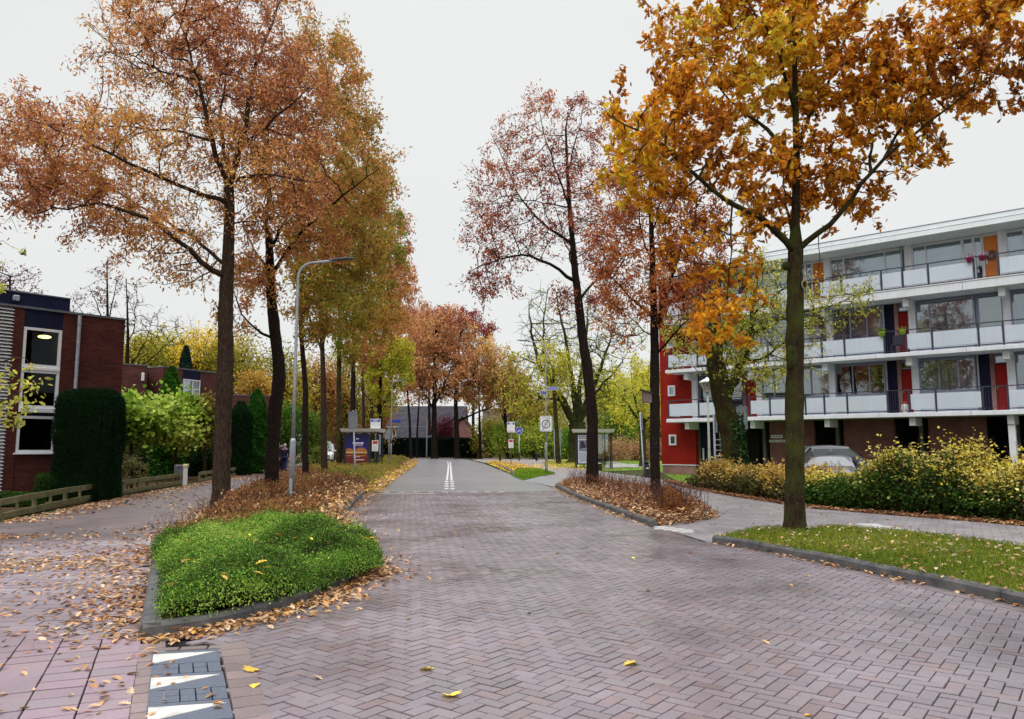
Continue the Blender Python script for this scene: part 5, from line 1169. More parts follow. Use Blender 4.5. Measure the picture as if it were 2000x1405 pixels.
tree('bare_tree', 'leafless tree with upright limbs right of the poplar', 60, [(248, 905, .2), (248, 720, .16), (250, 650, .1), (248, 580, .05), (246, 545, .03)], [([(249, 680), (262, 640, 0), (268, 560, 0)], .06, .02), ([(249, 720), (280, 680, 0), (300, 620, 0)], .06, .02), ([(250, 740), (300, 700, 0), (340, 660, 0), (375, 640, 0)], .05, .012)], [(258, 590, 22, 60, 0, 1.5), (300, 640, 50, 45, 0, 2), (350, 655, 40, 35, 0, 2, .6)], 260, .6, BARE, 160, .18, 'oval', None, b_d, twigs=3, twlen=.7, spread=.15, seed=52, tip=.012)
tree('autumn_tree', 'thin reddish tree behind the dark roof box of the brick house', 48, [(15, 905, .2), (16, 700, .15), (18, 600, .1), (20, 540, .05)], [], [(20, 555, 52, 45, 0, 2), (-30, 560, 50, 50, 0, 2)], 300, .5, [(.16, .05, .06), (.28, .10, .09)], 1500, .14, 'oval', None, b_d, twigs=2, twlen=.5, spread=.15, seed=53, tip=.01)
# ------------------------------------------------------------------ apartment building
rng = np.random.default_rng(99)
white = mat('white_concrete', (.68, .69, .74), .7, .3, scale=1.5, var=.06, bump=.15, bscale=60, streak=.15)
panelm = mat('balustrade_panel', (.50, .55, .63), .45, .3, scale=.9, var=.05, streak=.05)
fasc = mat('roof_fascia', (.74, .79, .82), .5, .4, scale=1.2, var=.05, streak=.08)
steel = mat('rail_steel', (.03, .028, .05), .5, .5, scale=20)
wfr = mat('frame_white', (.62, .63, .66), .5, .4, scale=8, var=.06)
gfr = mat('frame_lavender', (.24, .25, .36), .5, .4, scale=8, var=.08)
redw = brick_mat('red_painted_brick', (.24, .014, .008), (.28, .018, .011), (.17, .010, .007), .22, .065, .008, .8, 'xz', .1, .35, .15)
bricks_f = brick_mat('storage_brick', (.145, .052, .05), (.19, .072, .066), (.12, .08, .075), .21, .0625, .010, .85, 'xz', .2, .4, .25)
plinth = brick_mat('plinth_brick', (.27, .13, .12), (.33, .17, .15), (.2, .16, .14), .21, .0625, .01, .85, 'xz', .2, .4, .3)
blued = mat('dark_blue_panel', (.007, .008, .028), .6, .15, scale=5, var=.2)
dred = mat('red_door', (.26, .010, .007), .6, .15, scale=4, var=.12); dor = mat('orange_door', (.60, .17, .012), .5, .4, scale=4, var=.08)
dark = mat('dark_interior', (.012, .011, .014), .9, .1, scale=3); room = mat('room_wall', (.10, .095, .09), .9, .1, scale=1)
glass = glass_mat(); zinc = mat('zinc_pipe', (.28, .30, .34), .5, .5, .3, scale=8)
def curtain_mat(n, c): return mat(n, c, .9, .1, scale=3, var=.12)
CUR = [curtain_mat('net_curtain', (.58, .62, .67)), curtain_mat('olive_curtain', (.36, .34, .13)), curtain_mat('grey_curtain', (.36, .37, .38)), curtain_mat('teal_curtain', (.08, .2, .25)), None]
ORI = np.array([21.7, 32.6]); FU = np.array([.746, -.666])
flat = thing('apartment_building', 'four storey block of flats with white galleries and a red painted end wall', 'building', (*ORI, 0), math.atan2(FU[1], FU[0]))
def part(name, mb, m, parent=flat): return mb.build(name, m, parent)
glass_lo = glass_mat('window_glass_dim', .01, (.7, .75, .78), .03)
def window(x0, x1, z0, z1, y, panes, fm, cur, parent, mull=.055, sash=True, half=None, gm=None):
    """frame with mullions, a pane and, where there is one, a curtain hanging in folds behind it"""
    m = MB(); f = mull; m.box(x0, x1, y - .04, y + .06, z0, z0 + f); m.box(x0, x1, y - .04, y + .06, z1 - f, z1)
    w_ = x1 - x0; e = x0
    ed = [x0] + [x0 + w_ * q for q in np.cumsum(panes)]
    for a in ed:
        a = min(max(a, x0 + f / 2), x1 - f / 2); m.box(a - f / 2, a + f / 2, y - .038, y + .058, z0 + f, z1 - f)
    fr = m.build('window', fm, parent)
    g = MB(); g.box(x0 + f, x1 - f, y + .01, y + .016, z0 + f, z1 - f); g.build('pane', gm or glass, fr)
    if cur is not None:
        n = int(w_ / .045); xs = np.linspace(x0 + .02, x1 - .02, n); v = []; ff = []
        zb = z0 + .02
        for i, a in enumerate(xs):
            yy = y + .17 + .035 * math.sin(a * 31 + 1.3 * math.sin(a * 5)); v += [(a, yy, zb), (a, yy + .01, z1 - .1)]
        for i in range(n - 1):
            if half and (half[0] < (xs[i] - x0) / w_ < half[1]): continue
            ff.append((2 * i, 2 * i + 2, 2 * i + 3, 2 * i + 1))
        MB().add(v, ff).build('curtain', cur, fr)
    return fr
FLR = [0.0, 3.15, 5.96, 8.96]; SB = [2.95, 5.77, 8.56, 11.32]
YW = 1.35; XL, XR = -18.4, 9.5; BAY = 3.89; B = lambda k: -(.54 + BAY * k)
# carcass: floors, back wall, party walls
m = MB()
for k in range(3): m.box(XL + .3, XR, YW + .3, 10, SB[k] + .01, FLR[k + 1] - .01)
m.box(XL + .3, XR, 5.0, 5.2, .02, 11.3); m.box(XR - .2, XR, YW + .32, 10, 0.02, 11.3)
for k in range(-2, 5): m.box(B(k) - .08, B(k) + .08, YW + .32, 5, .02, 11.3)
part('interior_wall', m, room)
m = MB(); m.box(XL - .2, XR, -.12, 12, 11.32, 11.56); m.box(XL - .2, XR, -.06, 12, 11.565, 11.80, bev=.02); part('roof', m, fasc)
m = MB(); m.box(XL - .22, XR, -.075, 12.02, 11.80, 11.835); m.box(XL - .22, XR, -.128, -.10, 11.553, 11.575); part('roof_trim', m, zinc)
# red end wall with small windows
m = MB(); sx0, sx1 = XL, B(4) - .05
SW = -17.62; hw = .24; wz = [1.66, 4.55, 7.4, 10.25]; hh = .62; segs = [.55]
for z in wz: m.box(SW - hw, SW + hw, YW, YW + .3, segs[-1], z); segs.append(z + hh)
m.box(SW - hw, SW + hw, YW, YW + .3, segs[-1], 11.31); m.box(sx0, SW - hw, YW, YW + .3, .55, 11.31); m.box(SW + hw, sx1, YW, YW + .3, .55, 11.31)
m.box(sx0, sx0 + .3, YW + .3, 11, .55, 11.31); part('end_wall', m, redw)
m = MB(); m.box(sx0 + .03, sx1 - .03, YW + .02, YW + .3, -.05, .5); m.box(sx0 + .03, sx0 + .3, YW + .3, 11, -.05, .5); part('plinth', m, plinth)
m = MB(); m.box(sx0 - .02, sx1, YW - .02, YW + .3, .5, .55); part('plinth_edge', m, white)
for z in wz: window(SW - hw, SW + hw, z, z + hh, YW - .02, [1], wfr, CUR[0], flat, .10)
# galleries
for k in range(3):
    zt, zb = FLR[k + 1], SB[k]; m = MB(); n = 7
    for q in range(n):
        a = -17.25 + (XR + 17.25) * q / n; b = -17.25 + (XR + 17.25) * (q + 1) / n - .012; m.box(a, b, 0, YW + .28, zb, zt, bev=.015)
    if k == 2: m.box(-17.27, XR, -.03, .2, zt - .005, zt + .035)
    part('gallery_slab', m, white)
    for q in range(-2, 5): part('bracket', MB().box(B(q) - .13, B(q) + .13, .28, YW + .1, zb - .40, zb - .003, bev=.01), white)
GAP = {0: {1: 1, 2: 1, 4: 1}, 1: {2: 1, 0: 1, 4: 1}, 2: {1: 1, 3: 1}}
for k in range(3):
    zf = FLR[k + 1]; rail = MB(); posts = []; pan = []; bars = MB()
    for q in range(4, -3, -1):
        s = -B(q) if q < 4 else 17.1
        b = [(s, s - 1.1), (s - 1.1, s - 2.95)] if q < 4 else [(17.1, 15.2), (15.2, 13.4)]
        end = -B(q - 1); last = b[-1][1]
        if GAP[k].get(q): gp_ = (last, end)
        else: b.append((last, end)); gp_ = None
        for (a, c) in b: pan.append((-a, -c)); posts += [-a, -c]
        if gp_:
            for x in np.arange(-gp_[0] + .11, -gp_[1] - .05, .11): bars.tube([(x, .06, zf + .1), (x, .06, zf + 1.03)], .007, 5)
            rail_gap = bars.box(-gp_[0], -gp_[1], .05, .07, zf + .09, zf + .11)
    rail.box(-17.12, XR, .035, .085, zf + 1.03, zf + 1.075); rail.box(-17.12, -17.08, .06, YW, zf + 1.03, zf + 1.07)
    part('handrail', rail, steel)
    if bars.v: part('balusters', bars, steel)
    for x in sorted(set(round(x, 2) for x in posts)): part('railing_post', MB().box(x - .035, x + .035, .03, .09, zf, zf + 1.03), steel)
    for (a, c) in pan:
        part('railing_panel', MB().box(a + .06, c - .06, .015, .045, zf + .15, zf + .84, bev=.006), panelm)
    part('railing_panel', MB().box(-17.11, -17.09, .1, YW - .05, zf + .15, zf + .84), panelm)
    for (a, c) in pan: part('lower_rail', MB().box(a + .05, c - .05, .05, .075, zf + .055, zf + .10), steel)
    # facade behind the gallery
    zc = SB[k + 1]; top = k == 2; fm = wfr if top else gfr
    for q in range(-2, 5): part('pillar', MB().box(B(q) - .15, B(q) + .15, YW - .12, YW + .3, zf + .002, zc - .002), white)
    for q in range(4, -2, -1):
        xa, xb = B(q) + .15, B(q - 1) - .15; W_ = xb - xa; sill = zf + (1.0 if not top else .55); head = zc - .10
        typ = 'D' if (k, q) in ((0, 1), (0, 2), (1, 2), (1, 0), (2, 1), (2, 3), (2, -1)) else 'G' if q == 4 else 'W'
        cur = {(0, 1): CUR[2], (0, 2): None, (1, 1): CUR[2], (0, 3): CUR[1], (1, 2): CUR[2], (2, 2): CUR[0], (2, 1): CUR[0], (0, 0): None, (1, 0): CUR[3], (1, 3): CUR[2], (2, 3): CUR[0]}.get((k, q), CUR[0])
        if typ == 'G':
            m = MB()
            for e in np.linspace(xa, xb, 5): m.box(e - .03, e + .03, YW + .1, YW + .16, zf + .01, zc - .01)
            m.box(xa, xb, YW + .1, YW + .16, zf + 1.0, zf + 1.06); fr = part('stair_glazing', m, blued); MB().box(xa, xb, YW + .13, YW + .136, zf + .01, zc - .01).build('pane', glass, fr)
            part('door', MB().box(xb - .62, xb - .04, YW + .05, YW + .10, zf + .02, zf + 2.1, bev=.006), dred)
            part('reveal', MB().box(xb - .86, xb - .66, YW + .02, YW + .09, zf + .01, zc - .01), bricks_f); continue
        xw = xa + W_ * (.66 if typ == 'D' else 1.0)
        if typ == 'D' and top: xw = xa + W_ * .60
        part('spandrel', MB().box(xa, xw, YW + .02, YW + .2, zf + .003, sill - .002), white if top else panelm)
        part('lintel', MB().box(xa, xw, YW + .02, YW + .2, head + .002, zc - .003), white if top else gfr)
        panes = {'D': [.36, .34, .30], 'W': [.19, .55, .26]}[typ]
        if top and typ == 'D': panes = [.28, .72]
        if (k, q) == (1, 1): window(xa, xa + W_ * .72, sill, head, YW, [.24, .76], fm, CUR[2], flat); window(xa + W_ * .72 + .003, xw, sill, head, YW, [1], fm, CUR[1], flat)
        else: window(xa, xw, sill, head, YW, panes, fm, cur, flat)
        if typ == 'D':
            if top:
                window(xw + .003, xw + .45, zf + .5, head, YW, [1], wfr, None, flat); part('spandrel', MB().box(xw + .003, xw + .45, YW + .02, YW + .2, zf + .003, zf + .498), white)
                window(xw + .453, xw + .80, zf + .05, head, YW, [1], wfr, None, flat)
                d0, d1 = xw + .86, xb - .02
                dr = part('door', MB().box(d0, d1, YW + .02, YW + .07, zf + .03, zc - .16, bev=.005), dor)
                m = MB(); [m.box(d0 + .06 + e * .11, d0 + .066 + e * .11, YW + .012, YW + .03, zf + .08, zf + 1.0) for e in range(5)]; m.build('door_groove', mat('door_shadow_gap', (.2, .05, .01), .8), dr)  # darker strips on the door: groove shade painted as colour
                m = MB(); m.box(d0 + .05, d0 + .10, YW, YW + .03, zf + .92, zf + 1.10, bev=.005); m.box(d0 + .05, d0 + .16, YW - .03, YW - .005, zf + 1.04, zf + 1.06); m.build('handle', wfr, dr)
                part('lintel', MB().box(xw + .003, xb, YW + .03, YW + .2, zc - .098, zc - .003), white)
                m = MB(); m.box(d0 - .05, d0 - .005, YW - .02, YW + .1, zf + .01, zc - .1); m.box(d0, d1, YW - .02, YW + .1, zc - .158, zc - .1); part('door_frame', m, wfr)
            else:
                part('store_panel', MB().box(xw + .004, xw + .55, YW + .10, YW + .2, zf + .01, zc - .01), blued)
                part('reveal', MB().box(xw + .555, xw + .72, YW + .03, YW + .2, zf + .01, zc - .01), plinth)
                dr = part('door', MB().box(xw + .73, xb - .01, YW + .12, YW + .17, zf + .03, zf + 2.12, bev=.005), dred)
                MB().box(xw + .76, xw + .79, YW + .06, YW + .115, zf + 1.0, zf + 1.14, bev=.004).build('handle', zinc, dr)
                window(xw + .73, xb - .01, zf + 2.16, zc - .02, YW + .12, [1], gfr, None, flat, .04)
    # downpipe
    for q in ((1, 2) if k < 2 else (2,)):
        x = B(q) + 2.62 if k < 2 else B(2) + 3.6; part('downpipe', MB().tube([(x, YW - .12, zf + .01), (x, YW - .12, zc - .01)], .045, 10), zinc)
# ground floor: set back brick stores with dark passages
for q in range(3, -2, -1):
    xa, xb = B(q), B(q - 1); part('store_wall', MB().box(xa + .35, xb - 1.15, YW + .25, YW + .5, -.05, SB[0] - .01), bricks_f)
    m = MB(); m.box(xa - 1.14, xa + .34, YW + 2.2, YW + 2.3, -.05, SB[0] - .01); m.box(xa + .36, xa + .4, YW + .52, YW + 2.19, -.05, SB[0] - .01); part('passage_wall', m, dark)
for q in range(-2, 1): part('ground_column', MB().box(B(q) - .13, B(q) + .13, .35, .6, -.05, SB[0] - .41), white)
# entrance
xa, xb = sx1 + .02, B(3) - 1.15
m = MB(); m.box(xa, xb, YW + .5, YW + .56, SB[0] - .5, SB[0] - .02); m.box(xa, xa + .9, YW + .35, YW + .5, 0, SB[0] - .02)
for e in np.linspace(xa + .9, xb, 4): m.box(e - .04, e + .04, YW + .45, YW + .53, 0, SB[0] - .5)
en = part('entrance', m, blued); MB().box(xa + .9, xb, YW + .48, YW + .486, 0.02, SB[0] - .5).build('pane', glass, en)
m = MB()
for r_ in range(5): m.box(xa + .95, xa + 1.65 - .06 * r_, YW + .32, YW + .36, 1.95 - r_ * .30, 2.0 - r_ * .30)
m.build('letterbox_strip', wfr, en); MB().box(xa + .25, xa + .32, YW + .28, YW + .34, .8, 1.5).build('handle', wfr, en)
# white name plates on the store wall
for (x, z, w_, h_, tx) in ((B(3) + .75, 2.12, .62, .15, 'Flatgebouw'), (B(3) + .55, 1.88, .44, .12, 'ingang'), (B(3) + 1.03, 1.88, .44, .12, 'huisnr.')):
    pl = part('name_plate', MB().box(x - w_ / 2, x + w_ / 2, YW + .22, YW + .245, z - h_ / 2, z + h_ / 2), wfr)
    m = MB(); rr = np.random.default_rng(int(x * 100) % 97); a = x - w_ / 2 + .05
    while a < x + w_ / 2 - .06: b_ = .02 + .05 * rr.random(); m.box(a, a + b_, YW + .217, YW + .2195, z - .03, z + .03); a += b_ + .014
    m.build('lettering', steel, pl)
lw = lambda x, y, z: tuple(Matrix.Translation((*ORI, 0)) @ Matrix.Rotation(math.atan2(FU[1], FU[0]), 4, 'Z') @ Vector((x, y, z)))
frz = math.atan2(FU[1], FU[0])
# things on the galleries
def pot(name, label, x, z, mpot, flow, kind='round'):
    o = thing(name, label, 'flower pot', lw(x, 0.0, z), frz)
    m = MB(); m.tube([(0, -.02, -.22), (0, -.02, -.02), (0, -.02, 0)], [.10, .15, .165], 12); m.build('pot', mpot, o, True)
    r_ = np.random.default_rng(int(abs(x) * 50)); p = r_.normal(size=(160, 3)) * np.array([.1, .07, .05]) + np.array([0, -.02, .06])
    link('flowers', leaves_mesh('flowers', p, .05, 'round', pal(p, flow, f=6)), LM, o); return o
mag = mat('magenta_plastic', (.30, .01, .09), .4, .5, scale=5); lime = mat('lime_plastic', (.38, .55, .05), .4, .5, scale=5)
pot('flower_pot', 'magenta pot with pale flowers left on the top gallery rail', -1.62, 10.0, mag, [(.1, .2, .05), (.5, .4, .6), (.7, .65, .75)])
pot('flower_pot', 'magenta pot hanging before the orange top floor door', -1.12, 10.0, mag, [(.1, .2, .05), (.5, .4, .6), (.7, .65, .75)])
pot('flower_pot', 'lime planter at the left end of the open second floor railing', -5.45, 7.02, lime, [(.05, .12, .02), (.15, .2, .04), (.35, .3, .05)])
pot('flower_pot', 'lime planter at the right end of the open second floor railing', -4.55, 7.02, lime, [(.05, .12, .02), (.2, .15, .04), (.45, .3, .08)])
o = thing('wreath', 'round dry wreath hanging on the orange door', 'wreath', lw(-1.0, YW - .02, 10.25), frz)
r_ = np.random.default_rng(5); a = r_.random(700) * 6.283; rr = .17 + r_.normal(size=700) * .035; p = np.column_stack([rr * np.cos(a), -.03 + r_.normal(size=700) * .02, rr * np.sin(a)])
link('wreath_twigs', leaves_mesh('wreath_twigs', p, .06, 'narrow', pal(p, [(.08, .06, .05), (.2, .16, .13), (.3, .26, .22)], f=5)), LMD, o)
o = thing('garden_chair', 'dark chair standing in the open second floor gallery bay', 'chair', lw(-5.0, .75, 5.965), frz)
for sx in (-.22, .22):
    for sy in (-.2, .2): MB().tube([(sx, sy, 0), (sx * .95, sy, .44)], .016, 6).build('leg', steel, o)
MB().box(-.25, .25, -.24, .24, .44, .48, bev=.01).build('seat', steel, o); MB().box(-.24, .24, .2, .24, .5, .95, bev=.01).build('backrest', steel, o)
o = thing('plastic_bag', 'white bag with a red top leaning at the first floor railing', 'bag', lw(-4.72, .35, 3.155), frz)
MB().ball((0, 0, .22), (.17, .14, .24)).build('bag', mat('white_plastic_bag', (.6, .58, .58), .5, .4, scale=12, bump=.5, bscale=20), o, True); MB().ball((0, 0, .47), (.13, .1, .07)).build('bag_top', mat('red_cloth', (.35, .03, .03), .7), o, True)

# ------------------------------------------------------------------ brick houses on the left
brA = brick_mat('house_brick', (.068, .018, .015), (.11, .032, .026), (.035, .018, .016), .2, .055, .009, .9, 'xz', .08, .5, .2)
navy = mat('navy_board', (.008, .009, .03), .7, .12, scale=3, var=.15)
tr_m = mat('roof_edge_grey', (.10, .11, .13), .5, .4, scale=5)
lv_m = mat('louvre_white', (.55, .55, .57), .5, .4, scale=4, var=.08)
hA = thing('brick_house', 'dark red brick house with flat roof, white window and white louvres', 'house', (-13.4, 26.3, 0), math.atan2(.774, .633))
X0 = -12.0
m = MB(); m.box(-1.97, 0, 0, .3, -.05, 5.93); m.box(-3.4, -3.09, 0, .3, -.05, 5.93); m.box(-3.088, -1.972, .02, .3, -.05, 1.36); m.box(X0, -3.4, .12, .3, -.05, 5.93)
m.box(-.3, 0, .3, 9, -.05, 5.93); m.box(X0, 0, 8.7, 9, -.05, 5.93); part('wall', m, brA, hA)
part('board', MB().box(-3.088, -1.972, .015, .2, 5.36, 5.93), navy, hA)
m = MB(); m.box(X0, .02, -.03, 9.02, 5.93, 6.0); part('roof', m, tr_m, hA)
m = MB(); m.box(X0, -1.35, 1.2, 6, 6.0, 6.62); part('roof_box', m, navy, hA); part('roof_box_edge', MB().box(X0, -1.33, 1.18, 6.02, 6.62, 6.66), tr_m, hA)
part('roof_lamp', MB().box(-3.1, -2.92, 1.08, 1.2, 6.32, 6.5, bev=.02), zinc, hA)
m = MB()
for q in range(54): z = .16 + q * .107; m.add([(X0, .11, z + .085), (-3.38, .11, z + .085), (-3.38, -.02, z), (-3.38, .0, z - .012), (X0, -.02, z), (X0, 0, z - .012), (X0, .11, z + .06), (-3.38, .11, z + .06)], [(0, 4, 2, 1), (4, 5, 3, 2), (5, 6, 7, 3), (1, 2, 3, 7)])
part('louvre', m, lv_m, hA)
rm = mat('room_dark', (.03, .026, .024), .9, .1, scale=2)
m = MB(); m.box(-3.2, -1.8, 3.2, 3.3, 0, 5.8); m.box(-3.25, -3.2, .32, 3.2, 0, 5.8); m.box(-1.8, -1.75, .32, 3.2, 0, 5.8); m.box(-3.2, -1.8, .32, 3.2, 5.6, 5.7); m.box(-3.2, -1.8, .32, 3.2, 2.72, 2.8); part('interior_wall', m, rm, hA)
for (z0, z1) in ((4.10, 5.35), (2.80, 4.0), (1.40, 2.55)): window(-3.085, -1.975, z0, z1, .05, [1], wfr, None, hA, .085, gm=glass_lo)
part('window_rail', MB().box(-3.085, -1.975, -.02, .2, 4.0, 4.10, bev=.008), wfr, hA)
part('window_board', MB().box(-3.085, -1.975, -.05, .2, 2.66, 2.80, bev=.008), wfr, hA); part('window_board', MB().box(-3.085, -1.975, .02, .2, 2.555, 2.655), navy, hA)
part('sill', MB().box(-3.15, -1.93, -.07, .1, 1.345, 1.395, bev=.008), wfr, hA)
dp = part('downpipe', MB().tube([(-1.5, -.06, .02), (-1.5, -.06, 5.9)], .055, 12), zinc, hA); m = MB(); [m.tube([(-1.5, -.06, z), (-1.5, -.06, z + .05)], .064, 12) for z in (.9, 2.6, 4.3, 5.6)]; m.build('pipe_clip', zinc, dp)
lampm = emit_mat('lamp_glow', (1, .72, .25), 5.0)
o = thing('ceiling_lamp', 'lit yellow oval lamp inside the upper window of the brick house', 'lamp', tuple(Matrix.Translation((-13.4, 26.3, 0)) @ Matrix.Rotation(math.atan2(.774, .633), 4, 'Z') @ Vector((-2.18, .9, 5.30))))
MB().ball((0, 0, -.10), (.20, .20, .055)).build('lamp_shade', lampm, o, True); MB().tube([(0, 0, -.06), (0, 0, .17)], .012, 6).build('lamp_rod', steel, o)
def box_house(name, label, c, rz, L, D_, H, parts_fn=None, edge=tr_m, brick=brA):
    o = thing(name, label, 'house', (c[0], c[1], 0), rz); m = MB(); m.box(-L, 0, 0, .3, -.05, H - .07); m.box(-.3, 0, .3, D_, -.05, H - .07); m.box(-L, -L + .3, .3, D_, -.05, H - .07); m.box(-L + .3, -.3, D_ - .3, D_, -.05, H - .07)
    part('wall', m, brick, o); part('roof', MB().box(-L - .02, .02, -.03, D_ + .02, H - .07, H), edge, o)
    if parts_fn: parts_fn(o)
    return o
brB = brick_mat('house_brick_far', (.095, .032, .028), (.14, .05, .042), (.05, .03, .028), .21, .0625, .011, .9, 'xz', .08, .5, .2)
cB = P(288, 713, 41.5)
def hb(o): part('wall_lamp', MB().box(-.28, -.13, -.09, 0, 5.1, 5.55, bev=.02), wfr, o)
box_house('brick_house', 'plain brick block with a small white wall lamp behind the first house', cB, R(36), 4.5, 7, 6.0, hb, brick=brB)
cC = (-17.35, 46.5)
def hc(o):
    L0 = 7.65
    part('board', MB().box(-3.37, -2.1, -.012, .1, 5.42, 5.92), navy, o)
    fr = window(-3.35, -2.12, 4.12, 5.40, -.03, [.55, .45], wfr, None, o, .07); MB().box(-3.25, -2.25, .0, .004, 4.2, 5.3).build('blind', mat('blind_blue', (.14, .15, .24), .7), fr)
    m = MB(); m.box(-2.67, -2.17, -.06, .0, 4.82, 4.88); m.build('transom', wfr, fr)
box_house('brick_house', 'brick house with navy board over a white window behind the globe trees', cC, math.atan2(.92, .39), 4.75, 7, 6.0, hc, brick=brB)
box_house('brick_house', 'low brick house with dark roof edge behind the bright conifer', (P(535, 770, 58)[0], 58), R(30), 5, 6, 5.4, lambda o: part('board', MB().box(-4.6, -3.0, -.02, .1, 4.75, 5.3), navy, o), brick=brB)
# far pitched houses
tile = brick_mat('roof_tiles', (.055, .052, .065), (.08, .076, .09), (.02, .02, .025), .3, .3, .03, .9, 'xy', .08, .5, .2)
pinkb = brick_mat('pink_brick', (.26, .10, .10), (.32, .14, .13), (.2, .14, .13), .21, .0625, .012, .85, 'xz', .2, .3, .2)
def pitched(name, label, x0, x1, y0, y1, eave, ridge, fn=None, gable_x=False, brick=pinkb):
    o = thing(name, label, 'house', ((x0 + x1) / 2, y0, 0)); w_, d_ = (x1 - x0) / 2, y1 - y0; m = MB(); q = MB(); e = .35
    if not gable_x:      # ridge runs across the view
        m.add([(-w_, 0, -.05), (w_, 0, -.05), (w_, 0, eave), (-w_, 0, eave), (-w_, d_, -.05), (w_, d_, -.05), (w_, d_, eave), (-w_, d_, eave), (-w_, d_ / 2, ridge), (w_, d_ / 2, ridge)], [(0, 1, 2, 3), (1, 5, 6, 9, 2), (5, 4, 7, 6), (4, 0, 3, 8, 7)])
        s_ = (ridge - eave) / (d_ / 2)
        for sgn in (0, 1):
            ya, yb = (-e, d_ / 2) if not sgn else (d_ + e, d_ / 2); za = eave - e * s_
            v = [(-w_ - e, ya, za + .05), (w_ + e, ya, za + .05), (w_ + e, yb, ridge + .05), (-w_ - e, yb, ridge + .05)]; v += [(a, b, c + .14) for a, b, c in v]
            q.add(v, [(0, 1, 2, 3), (4, 5, 6, 7), (0, 1, 5, 4), (1, 2, 6, 5), (2, 3, 7, 6), (3, 0, 4, 7)])
    else:                # gable faces the road
        m.add([(-w_, 0, -.05), (w_, 0, -.05), (w_, 0, eave), (0, 0, ridge), (-w_, 0, eave), (-w_, d_, -.05), (w_, d_, -.05), (w_, d_, eave), (0, d_, ridge), (-w_, d_, eave)], [(0, 1, 2, 3, 4), (1, 6, 7, 2), (5, 9, 8, 7, 6), (5, 0, 4, 9)])
        s_ = (ridge - eave) / w_
        for sgn in (-1, 1):
            v = [(sgn * (w_ + e), -e, eave - e * s_ + .05), (0, -e, ridge + .05), (0, d_ + e, ridge + .05), (sgn * (w_ + e), d_ + e, eave - e * s_ + .05)]; v += [(a, b, c + .14) for a, b, c in v]
            q.add(v, [(0, 1, 2, 3), (4, 5, 6, 7), (0, 1, 5, 4), (1, 2, 6, 5), (2, 3, 7, 6), (3, 0, 4, 7)])
    part('wall', m, brick, o); part('roof', q, tile, o)
    if fn: fn(o, w_)
    return o
XX = lambda px, Y: P(px, 872, Y)[0]
def fw(o, w_):
    for x in (-w_ + 1.0, -w_ + 2.6, -w_ + 6.0): window(x - .6, x + .6, 3.2, 4.6, -.03, [.5, .5], wfr, CUR[0], o, .1)
    part('shutter', MB().box(-w_ + .0, -w_ + .35, -.06, 0, 2.9, 4.7), mat('teal_shutter', (.03, .11, .12), .6), o)
    part('gutter', MB().box(-w_ - .3, w_ + .3, -.5, -.38, 4.72, 4.86), wfr, o)
    part('chimney', MB().box(1.2, 1.9, 3.6, 4.3, 7.6, 9.0), pinkb, o)
pitched('terraced_house', 'far pink brick house with grey tiled roof behind the dark hedge', XX(742, 128), XX(905, 128), 128, 137, 5.0, 8.3, fw)
def ext(o, w_): part('gutter', MB().box(-w_ - .35, w_ + .35, -.42, -.32, 2.55, 2.68), wfr, o); window(-w_ + 1, -w_ + 2.4, 1.3, 2.3, -.03, [.5, .5], wfr, None, o, .08)
pitched('garden_house', 'low tiled annexe in front of the far pink house', XX(776, 119), XX(852, 119), 119, 124, 2.5, 4.5, ext)
def gab(o, w_): part('bargeboard', MB().box(-w_ + .2, w_ - .2, -.06, -.01, 2.3, 2.75), wfr, o)
pitched('gable_house', 'far brick gable house with white beam right of the maroon shrub', XX(872, 124), XX(938, 124), 121, 128, 2.8, 6.2, gab, True)
pitched('terraced_house', 'far grey roofed house half hidden by the sparse brown tree', XX(945, 135), XX(1050, 135), 135, 144, 4.6, 8.2, lambda o, w_: [window(x - .8, x + .8, 2.9, 4.1, -.03, [.5, .5], wfr, CUR[0], o, .12) for x in (-2.5, 1.5)])
def lg(o, w_):
    part('downpipe', MB().tube([(.5, -.08, 4.5), (.5, -.08, 6.6)], .07, 8), wfr, o); part('plinth', MB().box(-w_, w_, -.04, 0, -.05, .5), mat('grey_plinth', (.3, .3, .28), .8), o)
pitched('gable_house', 'tall pink brick gable wall seen between the fourth and fifth oak', XX(600, 95), XX(664, 95), 95, 104, 7.2, 9.6, lg, True)
pitched('terraced_house', 'pink house behind the left bus shelter with dark window', XX(655, 112), XX(735, 112), 112, 120, 5.2, 7.4, lambda o, w_: [window(x - .7, x + .7, 3, 4.6, -.03, [.5, .5], wfr, CUR[2], o, .12) for x in (-1.5, 1.2)])
clipped('hedge', 'long dark blue green clipped hedge closing the view at the bend', [(XX(742, 108), 108.0), (XX(932, 108), 107.6), (XX(932, 108), 108.8), (XX(742, 108), 109.2)], 2.7, 24000, .2, [(.004, .012, .01), (.01, .025, .02), (.02, .04, .03)], 'oval', seed=81, round_=.2, coremat=mat('hedge_core_blue', (.006, .01, .012), .95, .05))
bush('shrub', 'maroon leaved bush rising over the dark hedge', 870, 842, 22, 26, 113, 3000, .22, [(.05, .008, .02), (.12, .015, .04), (.18, .03, .05)], seed=82)
